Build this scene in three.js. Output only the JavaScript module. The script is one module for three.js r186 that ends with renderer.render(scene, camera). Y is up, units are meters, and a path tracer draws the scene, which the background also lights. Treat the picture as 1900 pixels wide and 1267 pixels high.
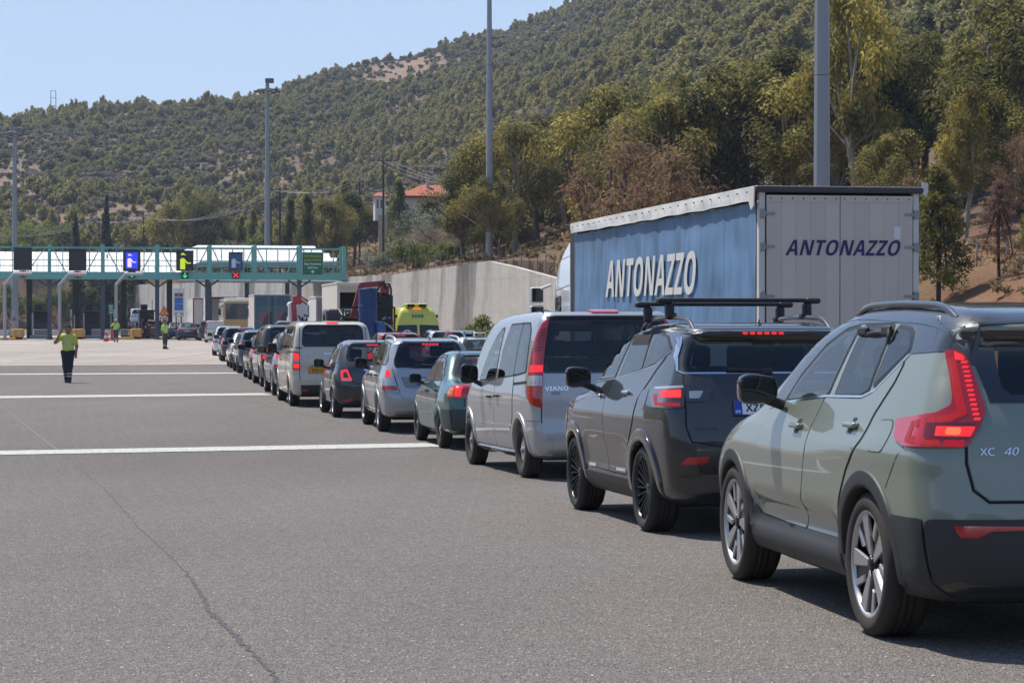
import * as THREE from 'three';
import { mergeGeometries } from 'three/addons/utils/BufferGeometryUtils.js';
import { edgeTable, triTable } from 'three/addons/objects/MarchingCubes.js';
import { RoundedBoxGeometry } from 'three/addons/geometries/RoundedBoxGeometry.js';
import { ImprovedNoise } from 'three/addons/math/ImprovedNoise.js';

// ---------- camera, sky, sun, exposure ----------
const scene = new THREE.Scene();
const F = 4000, EYE = 2.05, HZ = 586;             // lens in photo pixels, eye height, horizon row
const camera = new THREE.PerspectiveCamera(2 * Math.atan(633.5 / F) * 180 / Math.PI, 1024 / 682, 0.1, 4000);
camera.position.set(0, EYE, 0);
camera.rotation.set(-Math.atan((633.5 - HZ) / F), 0, 0);
camera.filmGauge = 22.3; camera.userData.fStop = 16; camera.focus = 26;
const SUN = new THREE.Vector3(-0.335, 0.885, -0.322).normalize();
{
  const W = 512, H = 256, data = new Float32Array(W * H * 4), c = new THREE.Color();
  const hor = [0.575, 0.72, 0.90], mid = [0.26, 0.42, 0.74], zen = [0.06, 0.13, 0.34];
  for (let j = 0; j < H; j++) {
    const el = ((j + 0.5) / H - 0.5) * Math.PI, y = Math.sin(el);
    for (let i = 0; i < W; i++) {
      const az = ((i + 0.5) / W - 0.5) * 2 * Math.PI, x = Math.cos(az) * Math.cos(el), z = Math.sin(az) * Math.cos(el);
      const cs = Math.max(0, x * SUN.x + y * SUN.y + z * SUN.z), glow = 0.35 * Math.pow(cs, 8) + 1.2 * Math.pow(cs, 60);
      const t = Math.min(1, Math.max(0, y) / 0.35), u = Math.min(1, Math.max(0, y - 0.35) / 0.65);
      for (let k = 0; k < 3; k++) data[(j * W + i) * 4 + k] = (u > 0 ? mid[k] + (zen[k] - mid[k]) * Math.pow(u, 0.8) : hor[k] + (mid[k] - hor[k]) * Math.pow(t, 1.15)) + glow * [1, 0.97, 0.9][k];
      data[(j * W + i) * 4 + 3] = 1;
    }
  }
  const sky = new THREE.DataTexture(data, W, H, THREE.RGBAFormat, THREE.FloatType);
  sky.mapping = THREE.EquirectangularReflectionMapping; sky.magFilter = THREE.LinearFilter; sky.needsUpdate = true;
  scene.background = sky; scene.environment = sky;
}
const sun = new THREE.DirectionalLight(new THREE.Color(1, 0.945, 0.86), 5);
sun.name = 'sun'; sun.position.copy(SUN).multiplyScalar(300).add(new THREE.Vector3(0, 0, -60)); sun.target.position.set(0, 0, -60);
sun.castShadow = true; sun.shadow.mapSize.set(4096, 4096);
Object.assign(sun.shadow.camera, { left: -160, right: 160, top: 260, bottom: -160, near: 1, far: 900 });
scene.add(sun, sun.target);
scene.fog = new THREE.FogExp2(new THREE.Color(0.62, 0.74, 0.92), 0.0002);
const renderer = new THREE.WebGLRenderer({ antialias: true });
renderer.toneMapping = THREE.LinearToneMapping; renderer.toneMappingExposure = 1.18;
renderer.shadowMap.enabled = true;

// ---------- small helpers ----------
const rng = (s) => () => { s = (s + 0x6d2b79f5) | 0; let t = Math.imul(s ^ (s >>> 15), 1 | s); t = (t + Math.imul(t ^ (t >>> 7), 61 | t)) ^ t; return ((t ^ (t >>> 14)) >>> 0) / 4294967296; };
const clamp = (x, a = 0, b = 1) => Math.min(b, Math.max(a, x)), lerp = (a, b, t) => a + (b - a) * t;
const smooth = (a, b, x) => { const t = clamp((x - a) / (b - a)); return t * t * (3 - 2 * t); };
const perlin = new ImprovedNoise(), n3 = (x, y, z = 0.37) => perlin.noise(x, y, z);
const fbm = (x, y, o = 4, z = 0.37) => { let s = 0, a = 1; for (let i = 0; i < o; i++) { s += a * n3(x, y, z + i * 7.3); x *= 2.03; y *= 2.03; a *= 0.5; } return s; };
const V = (x, y, z) => new THREE.Vector3(x, y, z);
const names = {};
const numbered = (n) => { const k = names[n] = (names[n] ?? -1) + 1; return k ? n + '_' + String(k).padStart(3, '0') : n; };
const tag = (o, label, category, group, kind) => { if (label) o.userData.label = label; if (category) o.userData.category = category; if (group) o.userData.group = group; if (kind) o.userData.kind = kind; return o; };
function thing(name, label, category, pos = [0, 0, 0], turn = 0, group) {
  const o = new THREE.Group(); o.name = numbered(name); o.position.set(...pos); o.rotation.y = turn; scene.add(o);
  return tag(o, label, category, group);
}
function mesh(name, geo, mat, parent = scene) {
  const m = new THREE.Mesh(Array.isArray(geo) ? join(geo) : geo, mat); m.castShadow = m.receiveShadow = true;
  m.name = parent === scene ? numbered(name) : name; parent.add(m); return m;
}
function sub(name, parent, pos = [0, 0, 0]) { const g = new THREE.Group(); g.name = name; g.position.set(...pos); parent.add(g); return g; }
const structure = (o) => (o.userData.kind = 'structure', o);
function join(list) {
  list = list.flat(Infinity).filter((g) => g && g.attributes.position.count);
  const keep = ['position', 'normal', 'uv', 'color'].filter((k) => list.every((g) => g.attributes[k]));
  return mergeGeometries(list.map((g) => {
    let c = g.index ? g.toNonIndexed() : g.clone();
    for (const k of Object.keys(c.attributes)) if (!keep.includes(k)) c.deleteAttribute(k);
    c.morphAttributes = {}; return c;
  }));
}
const lin = (hex) => new THREE.Color(hex);
function mat(color, rough = 0.7, metal = 0, extra = {}) {
  const c = Array.isArray(color) ? new THREE.Color().setRGB(...color) : new THREE.Color(color);
  return new THREE.MeshPhysicalMaterial({ color: c, roughness: rough, metalness: metal, ...extra });
}
const paint = (c, o = {}) => mat(c, 0.42, 0.25, { clearcoat: 1, clearcoatRoughness: 0.03, ...o });
const lamp = (c, k) => mat([0, 0, 0], 0.4, 0, { emissive: new THREE.Color().setRGB(...c), emissiveIntensity: k });
// boxes, tubes and posts
const box = (w, h, d, x = 0, y = 0, z = 0) => new THREE.BoxGeometry(w, h, d).translate(x, y, z);
const rbox = (w, h, d, r, x = 0, y = 0, z = 0, seg = 2) => new RoundedBoxGeometry(w, h, d, seg, Math.min(r, w / 2.01, h / 2.01, d / 2.01)).translate(x, y, z);
function rod(a, b, r, r2 = r, seg = 8, caps = true) {
  const A = V(...a), B = V(...b), d = B.clone().sub(A), L = d.length();
  const g = new THREE.CylinderGeometry(r2, r, L, seg, 1, !caps).translate(0, L / 2, 0);
  g.applyQuaternion(new THREE.Quaternion().setFromUnitVectors(V(0, 1, 0), d.normalize()));
  return g.translate(A.x, A.y, A.z);
}
function bar(a, b, w, h) {           // square bar from a to b
  const A = V(...a), B = V(...b), d = B.clone().sub(A), L = d.length();
  const g = new THREE.BoxGeometry(w, h, L).translate(0, 0, L / 2);
  const m = new THREE.Matrix4().lookAt(d.normalize(), V(0, 0, 0), Math.abs(d.y) > 0.99 ? V(0, 0, 1) : V(0, 1, 0));
  return g.applyMatrix4(m).translate(A.x, A.y, A.z);
}
const tube = (pts, r, seg = 24, rs = 6) => new THREE.TubeGeometry(new THREE.CatmullRomCurve3(pts.map((p) => V(...p))), seg, r, rs);
function mirrorX(g) {
  g = g.index ? g.toNonIndexed() : g.clone();
  for (const k of ['position', 'normal']) { const a = g.attributes[k]; if (a) for (let i = 0; i < a.count; i++) a.setX(i, -a.getX(i)); }
  for (const k of Object.keys(g.attributes)) { const a = g.attributes[k], s = a.itemSize, v = a.array; for (let i = 0; i < a.count; i += 3) for (let c = 0; c < s; c++) { const t = v[(i + 1) * s + c]; v[(i + 1) * s + c] = v[(i + 2) * s + c]; v[(i + 2) * s + c] = t; } }
  return g;
}
// a canvas texture for flat print
function print(w, h, draw, repeat) {
  const cv = document.createElement('canvas'); cv.width = w; cv.height = h; draw(cv.getContext('2d'), w, h);
  const t = new THREE.CanvasTexture(cv); t.colorSpace = THREE.SRGBColorSpace; if (repeat) t.wrapS = t.wrapT = THREE.RepeatWrapping; return t;
}
function dataTex(n, f, srgb = true, m = n) {       // f(u, v) -> [r,g,b] 0..1, tiled
  const a = new Uint8Array(n * m * 4);
  for (let j = 0; j < m; j++) for (let i = 0; i < n; i++) { const c = f(i / n, j / m, i, j), o = (j * n + i) * 4; for (let k = 0; k < 3; k++) a[o + k] = clamp(c[k]) * 255; a[o + 3] = 255; }
  const t = new THREE.DataTexture(a, n, m); t.wrapS = t.wrapT = THREE.RepeatWrapping; t.magFilter = THREE.LinearFilter; t.minFilter = THREE.LinearMipmapLinearFilter; t.generateMipmaps = true;
  if (srgb) t.colorSpace = THREE.SRGBColorSpace; t.needsUpdate = true; return t;
}
// ground height and the survey of the photograph: a point of the ground, or at a distance, from its bearing
const ground = (d) => 0.53 * (1 - smooth(2, 38, d));
const at = (px, py, d) => [(px - 950) * d / F, EYE - (py - HZ) * d / F, -d];
function onGround(px, py) { let d = 30; for (let i = 0; i < 40; i++) d = lerp(d, (EYE - ground(d)) * F / (py - HZ), 0.6); return [(px - 950) * d / F, ground(d), -d]; }
// ---------- ground, road ----------
const stonesTex = (() => {          // asphalt: aggregate of grey stones in dark binder
  const N = 1024, r = rng(5), val = new Float32Array(N * N).fill(0.3);
  const h = new Float32Array(N * N);
  for (let k = 0; k < 26000; k++) {
    const x = r() * N, y = r() * N, R = 1.6 + r() * r() * 5.2, b = 0.08 + 0.55 * r() + (r() < 0.08 ? 0.3 : 0), e = 0.7 + 0.6 * r();
    for (let j = -7; j <= 7; j++) for (let i = -7; i <= 7; i++) { const q = (i * i * e + j * j / e) / (R * R); if (q < 1) { const o = ((Math.floor(y + j) + N) % N) * N + (Math.floor(x + i) + N) % N; val[o] = b * (0.85 + 0.15 * (1 - q)); h[o] = Math.sqrt(1 - q) * (0.5 + b); } }
  }
  return { map: dataTex(N, (u, v, i, j) => { const b = val[j * N + i] * 0.72 + 0.26, w = 0.03 * n3(u * 40, v * 40); return [b + w + 0.012, b + w, b + w * 0.6 - 0.004]; }),
    bump: dataTex(N, (u, v, i, j) => { const b = h[j * N + i]; return [b, b, b]; }, false) };
})();
stonesTex.map.repeat.set(1 / 1.5, 1 / 1.5); stonesTex.bump.repeat.copy(stonesTex.map.repeat);
const asphaltMat = new THREE.MeshPhysicalMaterial({ map: stonesTex.map, bumpMap: stonesTex.bump, bumpScale: 0.011, roughness: 0.88, vertexColors: true, color: new THREE.Color().setRGB(0.83, 0.785, 0.735), specularIntensity: 0.6 });
function sheet(x0, x1, d0, d1, nx, nd, lift, colour) {
  const g = new THREE.PlaneGeometry(1, 1, nx, nd), p = g.attributes.position, uv = g.attributes.uv, col = new Float32Array(p.count * 3);
  for (let i = 0; i < p.count; i++) {
    const x = lerp(x0, x1, p.getX(i) + 0.5), v = p.getY(i) + 0.5, d = lerp(d0, d1, v * v * 0.6 + v * 0.4);
    p.setXYZ(i, x, ground(d) + lift, -d); uv.setXY(i, x, d); const c = colour(x, d); col.set(c, i * 3);
  }
  g.setAttribute('color', new THREE.BufferAttribute(col, 3)); g.computeVertexNormals(); return g;
}
const wear = (x, d) => {
  const s = Math.sin(0.16), cx = x * Math.cos(0.16) + d * s, a = 1 + 0.16 * fbm(x * 0.09 + 3, d * 0.06, 4) + 0.1 * fbm(cx * 0.9, d * 0.03, 3, 5.1) + 0.06 * fbm(x * 0.7, d * 0.5, 2, 9.9);
  return [a * 1.01, a, a * 0.985];
};
const road = structure(mesh('road', sheet(-75, 60, -15, 330, 150, 220, 0, wear), asphaltMat));
tag(road, 'grey asphalt road of the toll plaza approach', 'road');
// concrete apron in front of the toll booths
const concTex = dataTex(512, (u, v) => { const s = (f, o) => n3(Math.cos(u * 6.283) * f + 9, Math.sin(u * 6.283) * f + n3(Math.cos(v * 6.283) * f, Math.sin(v * 6.283) * f, o) * 2, o); const b = 0.82 + 0.1 * s(3, 1) + 0.08 * s(14, 2) + 0.06 * n3(u * 240, v * 240); return [b, b * 0.985, b * 0.965]; });
concTex.repeat.set(1 / 6, 1 / 6);
const concMat = new THREE.MeshPhysicalMaterial({ map: concTex, roughness: 0.9, vertexColors: true, color: new THREE.Color().setRGB(0.52, 0.465, 0.42), specularIntensity: 0.5 });
const slope = 0.27;                 // joints and stop lines run across the lanes, turned a little from the view
const joints = thing('concrete_apron', 'pale concrete apron between the asphalt and the toll booths', 'apron'); joints.userData.kind = 'structure';
delete joints.userData.category;
{
  let k = 0; const r = rng(71);
  for (let i = 0; i < 9; i++) for (let j = 0; j < 14; j++) {      // cast slabs with open joints
    const d0 = 88.5 + i * 16, x0 = -72 + j * 6.2, x1 = x0 + 6.14, d1 = d0 + 15.93, tone = 0.92 + 0.14 * r();
    const q = (x, d) => [x, 0.012, -(d + slope * (x + 18))];
    const g = new THREE.PlaneGeometry(1, 1, 4, 8), p = g.attributes.position, uv = g.attributes.uv, col = [];
    for (let m = 0; m < p.count; m++) { const x = lerp(x0, x1, p.getX(m) + 0.5), d = lerp(d0, d1, p.getY(m) + 0.5), a = tone * (1 + 0.12 * fbm(x * 0.15, d * 0.12, 3) + 0.1 * fbm(x * 0.9, d * 0.05, 2)); p.setXYZ(m, ...q(x, d)); uv.setXY(m, x, d); col.push(a, a, a); }
    g.setAttribute('color', new THREE.Float32BufferAttribute(col, 3)); g.computeVertexNormals(); mesh('slab', g, concMat, joints);
  }
}
// painted lines
const paintTex = dataTex(256, (u, v) => { const w = 0.93 - Math.max(0, 0.8 * n3(u * 26, v * 26) - 0.1) - 0.1 * Math.abs(n3(u * 90, v * 90, 3)); return [w, w, w * 0.98]; });
paintTex.repeat.set(1 / 1.1, 1 / 1.1);
const lineMat = new THREE.MeshPhysicalMaterial({ map: paintTex, roughness: 0.75, color: new THREE.Color().setRGB(0.56, 0.56, 0.55) });
function strip(a, b, w, lift, n = 24, wob = 0) {      // ground strip from a to b ([x, d]), w metres deep along the road
  const g = new THREE.PlaneGeometry(1, 1, n, 1), p = g.attributes.position, uv = g.attributes.uv, L = Math.hypot(b[0] - a[0], b[1] - a[1]), nx = -(b[1] - a[1]) / L, nd = (b[0] - a[0]) / L;
  for (let i = 0; i < p.count; i++) { const t = p.getX(i) + 0.5, s = (p.getY(i)) * w * (1 + wob * n3(t * 9, 3)) + wob * 0.6 * n3(t * 14, 8), x = lerp(a[0], b[0], t) + nx * s, d = lerp(a[1], b[1], t) + nd * s; p.setXYZ(i, x, ground(d) + lift, -d); uv.setXY(i, x, d); }
  g.computeVertexNormals(); return g;
}
const G = (px, py) => { const q = onGround(px, py); return [q[0], -q[2]]; };
for (const [a, b, w, lift, l] of [
  [G(-60, 842), G(812, 826), 1.2, 0.008, 'wide white stop line, the one nearest across the asphalt'],
  [G(-60, 738), G(498, 731.5), 1.5, 0.008, 'white stop line across the asphalt behind the walking worker'],
  [G(-60, 695), G(440, 692.5), 1.5, 0.008, 'white stop line across the asphalt beside the concrete edge'],
]) tag(structure(mesh('stop_line', strip(a, b, w, lift), lineMat)), l, 'road marking');
for (const [a, b, l] of [[G(-40, 672.5), G(200, 671), 'thin white line on the concrete nearest the asphalt'], [G(-40, 658), G(395, 656.5), 'thin white line across the middle of the concrete'], [G(-40, 649.5), G(392, 648), 'thin white line on the concrete in front of the booths'], [G(-40, 634), G(90, 640), 'slanting white line on the concrete before the left booth']])
  tag(structure(mesh('lane_line', strip(a, b, 0.7, 0.018, 8), lineMat)), l, 'road marking');
// joint and crack in the asphalt
const tarMat = mat([0.05, 0.048, 0.047], 0.75);
function crack(pts, w, label) {
  const list = [], r = rng(9);
  for (let i = 0; i + 1 < pts.length; i++) { const a = G(...pts[i]), b = G(...pts[i + 1]); list.push(strip(a, b, w * (0.7 + 0.6 * r()), 0.003, 40, 0.05 + w)); }
  tag(structure(mesh('road_crack', join(list), tarMat)), label, 'crack');
}
crack([[345, 1062], [392, 1140], [455, 1200], [525, 1275]], 0.022, 'dark jagged crack in the near asphalt');
crack([[120, 846], [190, 905], [262, 985], [345, 1062]], 0.007, 'fine crack running up to the wide white stop line');
const jointMat = mat([0.125, 0.12, 0.115], 0.9);
for (const [a, b, l] of [[[195, 682], [640, 786], 'straight paving joint slanting to the small dark car'], [[0, 752], [116, 842], 'faint paving joint left of the wide stop line']])
  tag(structure(mesh('paving_joint', strip(G(...a), G(...b), 0.06, 0.004, 30, 0.02), jointMat)), l, 'paving joint');

// ---------- terrain ----------
const edge = [[-200, 300], [-58.5, 334], [-58, 330], [-1.3, 150], [2.9, 136.7], [8, 118], [11.5, 80], [15, 45], [17, -30]];   // [x, d] border between paving and slope
function outside(x, d) {             // distance beyond the border, negative on the paved side
  let best = 1e9, sgn = -1;
  for (let i = 0; i + 1 < edge.length; i++) {
    const [ax, ad] = edge[i], [bx, bd] = edge[i + 1], ex = bx - ax, ed = bd - ad, t = clamp(((x - ax) * ex + (d - ad) * ed) / (ex * ex + ed * ed)), q = Math.hypot(x - ax - ex * t, d - ad - ed * t);
    if (q < best - 1e-6) { best = q; }
  }
  let inside = false; const poly = [...edge, [-200, -30]];
  for (let i = 0, j = poly.length - 1; i < poly.length; j = i++) { const [xi, yi] = poly[i], [xj, yj] = poly[j]; if ((yi > d) !== (yj > d) && x < (xj - xi) * (d - yi) / (yj - yi) + xi) inside = !inside; }
  return inside ? -best : best;
}
const TC = [-0.42, -0.2375, -0.175, -0.125, -0.075, -0.00875, 0.025, 0.075, 0.1375, 0.19, 0.2375, 0.42];     // bearings (x over distance)
const TD = [0, 60, 85, 110, 135, 170, 220, 270, 305, 340, 390, 460, 550, 650, 750, 850, 950, 1100, 1500];    // distances
const TH = [
  [0, 0, 0, 0, 0, 0, 0, 0, 6.5, 10, 13, 20, 34, 48, 60, 58, 55, 50, 40],
  [0, 0, 0, 0, 0, 0, 0, 0, 6.5, 10, 14, 22, 38, 56, 70, 68, 62, 55, 40],
  [0, 0, 0, 0, 0, 0, 0, 6, 7.5, 10, 14, 22, 37, 56, 74.5, 76, 70, 60, 40],
  [0, 0, 0, 0, 0, 5, 5.7, 6.2, 8, 10, 14, 21, 35, 54, 75, 84, 82, 70, 50],
  [0, 0, 0, 4.5, 4.6, 4.8, 6, 8, 10, 13, 18, 25, 36, 56, 78, 97, 100, 90, 60],
  [0, 0, 0, 4.9, 5.3, 6.5, 9, 12, 16, 21, 28, 38, 52, 70, 91, 110, 123, 122, 80],
  [1, 1, 3, 4.4, 5, 8, 12, 16, 21, 27, 35, 46, 60, 79, 102, 122, 135, 142, 90],
  [1.5, 1.5, 3, 4, 6, 10, 16, 22, 28, 36, 46, 60, 80, 104, 130, 152, 168, 184, 110],
  [2, 2.2, 3.3, 5, 8, 14, 22, 31, 38, 47, 58, 74, 95, 120, 146, 168, 184, 200, 120],
  [2.2, 2.8, 3.6, 6, 10, 17, 27, 38, 46, 56, 68, 84, 104, 128, 153, 174, 188, 204, 120],
  [2.4, 3, 3.8, 7, 12, 20, 32, 44, 53, 63, 74, 89, 108, 131, 155, 175, 188, 204, 120],
  [3, 3.5, 4, 9, 14, 24, 38, 52, 62, 72, 84, 99, 116, 136, 158, 176, 188, 200, 120],
];
const find = (a, v) => { let i = 0; while (i < a.length - 2 && v > a[i + 1]) i++; return [i, clamp((v - a[i]) / (a[i + 1] - a[i]))]; };
const cr = (p0, p1, p2, p3, t) => 0.5 * (2 * p1 + (p2 - p0) * t + (2 * p0 - 5 * p1 + 4 * p2 - p3) * t * t + (3 * p1 - p0 - 3 * p2 + p3) * t * t * t);
function hillAt(x, d) {
  const [i, u] = find(TC, x / Math.max(d, 1)), [j, v] = find(TD, d), q = (a, n) => clamp(a, 0, n - 1);
  const col = (c) => lerp(TH[c][j], TH[c][j + 1], v);
  const s = u * u * (3 - 2 * u);
  return lerp(col(i), col(i + 1), lerp(u, s, 0.5));
}
function land(x, d) {
  const o = outside(x, d), wall = x < 5 && x > -57.5 && d < 334 ? 1 : 0;
  if (o < (wall ? 0.6 : 0)) return -0.6;
  const h = hillAt(x, d), k = wall ? 1 : smooth(0, x > 0 ? 9 : 12, o);
  const rough = smooth(0, 12, o);
  return lerp(-0.05, h, k) + rough * (0.25 * n3(x * 0.25, d * 0.25) + 0.8 * n3(x * 0.06, d * 0.06) * smooth(60, 200, d)) + smooth(330, 480, d) * (4.2 * n3(x * 0.012, d * 0.012, 4.2) + 2 * n3(x * 0.035, d * 0.03, 2.2));
}
const bare = (x, d) => {              // 1 where the slope is bare earth
  const px = 950 + F * x / d, blob = (cx, cd, rx, rd) => Math.exp(-(((px - cx) / rx) ** 2) - (((d - cd) / rd) ** 2));
  return clamp(0.02 + 0.35 * Math.max(0, fbm(x * 0.018 + 2, d * 0.018, 4) + 0.06) + 0.8 * blob(755, 800, 85, 60) + 0.6 * blob(640, 900, 140, 60) + 0.5 * blob(990, 985, 80, 60) + 0.75 * blob(20, 540, 60, 90) + 0.7 * blob(200, 440, 130, 36) + 0.4 * blob(430, 600, 60, 40) + 0.35 * blob(560, 560, 50, 40));
};
const earthMat = new THREE.MeshPhysicalMaterial({ roughness: 1, vertexColors: true, specularIntensity: 0.2, bumpScale: 0.25 });
{
  const nt = 300, rows = []; for (let d = 6; d < 1500; d += d < 60 ? 3 : d < 160 ? 1.8 : d < 360 ? 2.6 : d < 1000 ? 5 : 25) rows.push(d);
  const pos = [], col = [], uv = [], idx = [];
  rows.forEach((d, j) => { for (let i = 0; i <= nt; i++) {
    const t = lerp(-0.34, 0.36, i / nt), x = t * d, y = land(x, d), o = outside(x, d), cut = smooth(22, 8, o) * (x < 0 ? 1 : 0.0);
    pos.push(x, y, -d); uv.push(x * 0.5, d * 0.5);
    const f = fbm(x * 0.3, d * 0.3, 3), g = fbm(x * 0.05, d * 0.05, 3), b = smooth(0.2, 0.6, bare(x, d));
    const dry = [0.30 + 0.08 * f, 0.2 + 0.05 * f, 0.105 + 0.03 * f], red = [0.27 + 0.1 * f, 0.15 + 0.06 * f, 0.09 + 0.03 * f], scrub = [0.23 + 0.07 * f, 0.165 + 0.05 * f, 0.125], pink = [0.33 + 0.08 * f, 0.235 + 0.05 * f, 0.165 + 0.03 * f];
    const far = Math.max(smooth(300, 420, d), x > -20 ? smooth(94, 116, d) * 0.9 : 0);
    for (let k = 0; k < 3; k++) col.push(Math.max(0.02, lerp(lerp(lerp(dry[k], red[k], clamp(0.5 + g + cut * 0.6)), lerp(scrub[k], pink[k], b), far), pink[k] * 1.1, cut * clamp(0.3 + f))));
  } });
  for (let j = 0; j + 1 < rows.length; j++) for (let i = 0; i < nt; i++) { const a = j * (nt + 1) + i, b = a + nt + 1; idx.push(a, a + 1, b, b, a + 1, b + 1); }
  const g = new THREE.BufferGeometry(); g.setAttribute('position', new THREE.Float32BufferAttribute(pos, 3)); g.setAttribute('color', new THREE.Float32BufferAttribute(col, 3)); g.setAttribute('uv', new THREE.Float32BufferAttribute(uv, 2)); g.setIndex(idx); g.computeVertexNormals();
  earthMat.bumpMap = dataTex(256, (u, v) => { const b = 0.5 + 0.3 * n3(u * 16, v * 16) + 0.25 * n3(u * 48, v * 48) + 0.2 * n3(u * 110, v * 110); return [b, b, b]; }, false);
  tag(structure(mesh('hills', g, earthMat)), 'dry brown hillside rising behind the toll plaza', 'hill');
}
// ---------- hills round the rest of the plain, seen only as reflections ----------
{
  const na = 96, pos = [], col = [], idx = [], R = [120, 170, 230, 300, 380], E = [-0.6, 8, 30, 55, 72];
  for (let i = 0; i <= na; i++) { const a = lerp(0.47, 2 * Math.PI - 0.42, i / na), side = smooth(0, 0.12, i / na) * smooth(1, 0.9, i / na); for (let j = 0; j < 5; j++) { const rr = R[j] * (1 + 0.15 * n3(i * 0.21, j * 0.3)), h = E[j] * (0.8 + 0.5 * n3(i * 0.13, 4)) * lerp(0.8, 1, side); pos.push(Math.sin(a) * rr, j ? h : -0.6, -Math.cos(a) * rr); const k = 1 + 0.5 * n3(i * 1.7, j * 2.1); col.push(0.075 * k, 0.068 * k, 0.034 * k); } }
  for (let i = 0; i < na; i++) for (let j = 0; j < 4; j++) { const a = i * 5 + j, b = a + 5; idx.push(a, a + 1, b, b, a + 1, b + 1); }
  const g = new THREE.BufferGeometry(); g.setAttribute('position', new THREE.Float32BufferAttribute(pos, 3)); g.setAttribute('color', new THREE.Float32BufferAttribute(col, 3)); g.setIndex(idx); g.computeVertexNormals();
  const m = g.attributes.normal; let s = 0; for (let i = 0; i < m.count; i++) s += m.getY(i); if (s < 0) { for (let i = 0; i < idx.length; i += 3) [idx[i + 1], idx[i + 2]] = [idx[i + 2], idx[i + 1]]; g.setIndex(idx); g.computeVertexNormals(); }
  tag(structure(mesh('hills', g, new THREE.MeshPhysicalMaterial({ roughness: 1, vertexColors: true, specularIntensity: 0.1 }))), 'scrub covered hills closing the plain beyond the picture', 'hill');
  const base = new THREE.PlaneGeometry(1600, 1600).rotateX(-Math.PI / 2).translate(0, -0.75, -200); tag(structure(mesh('ground', base, mat([0.16, 0.13, 0.09], 1))), 'dry ground of the plain', 'ground');
}
// ---------- vehicle bodies: side outline x section x plan, joined with rounded edges ----------
function chaikin(P, n = 2) {
  for (; n > 0; n--) { const o = []; for (let i = 0; i < P.length; i++) { const a = P[i], b = P[(i + 1) % P.length]; if (a[2]) o.push(a); else o.push([a[0] * 0.75 + b[0] * 0.25, a[1] * 0.75 + b[1] * 0.25]); if (!b[2]) o.push([a[0] * 0.25 + b[0] * 0.75, a[1] * 0.25 + b[1] * 0.75]); } P = o; }
  return P;
}
function curve(K) {                    // monotone cubic through [x, y] keys
  const n = K.length, d = [], m = [];
  for (let i = 0; i < n - 1; i++) d.push((K[i + 1][1] - K[i][1]) / (K[i + 1][0] - K[i][0]));
  for (let i = 0; i < n; i++) m.push(i === 0 ? d[0] : i === n - 1 ? d[n - 2] : d[i - 1] * d[i] <= 0 ? 0 : 2 * d[i - 1] * d[i] / (d[i - 1] + d[i]));
  return (x) => {
    if (x <= K[0][0]) return K[0][1]; if (x >= K[n - 1][0]) return K[n - 1][1];
    let i = 0; while (x > K[i + 1][0]) i++;
    const h = K[i + 1][0] - K[i][0], t = (x - K[i][0]) / h, t2 = t * t, t3 = t2 * t;
    return (2 * t3 - 3 * t2 + 1) * K[i][1] + (t3 - 2 * t2 + t) * h * m[i] + (-2 * t3 + 3 * t2) * K[i + 1][1] + (t3 - t2) * h * m[i + 1];
  };
}
const smax = (a, b, k) => { const h = Math.max(k - Math.abs(a - b), 0) / k; return Math.max(a, b) + h * h * k * 0.25; };
function sdOut(P, z, y) { let best = 1e9, s = 1; for (let i = 0, j = P.length - 1; i < P.length; j = i++) { const ix = P[i][0], iy = P[i][1], jx = P[j][0], jy = P[j][1], ex = jx - ix, ey = jy - iy, wx = z - ix, wy = y - iy, t = clamp((wx * ex + wy * ey) / (ex * ex + ey * ey + 1e-12)), q = (wx - ex * t) ** 2 + (wy - ey * t) ** 2; if (q < best) best = q; const a = y >= iy, b = y < jy, c = ex * wy > ey * wx; if ((a && b && c) || (!a && !b && !c)) s = -s; } return s * Math.sqrt(best); }
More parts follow.
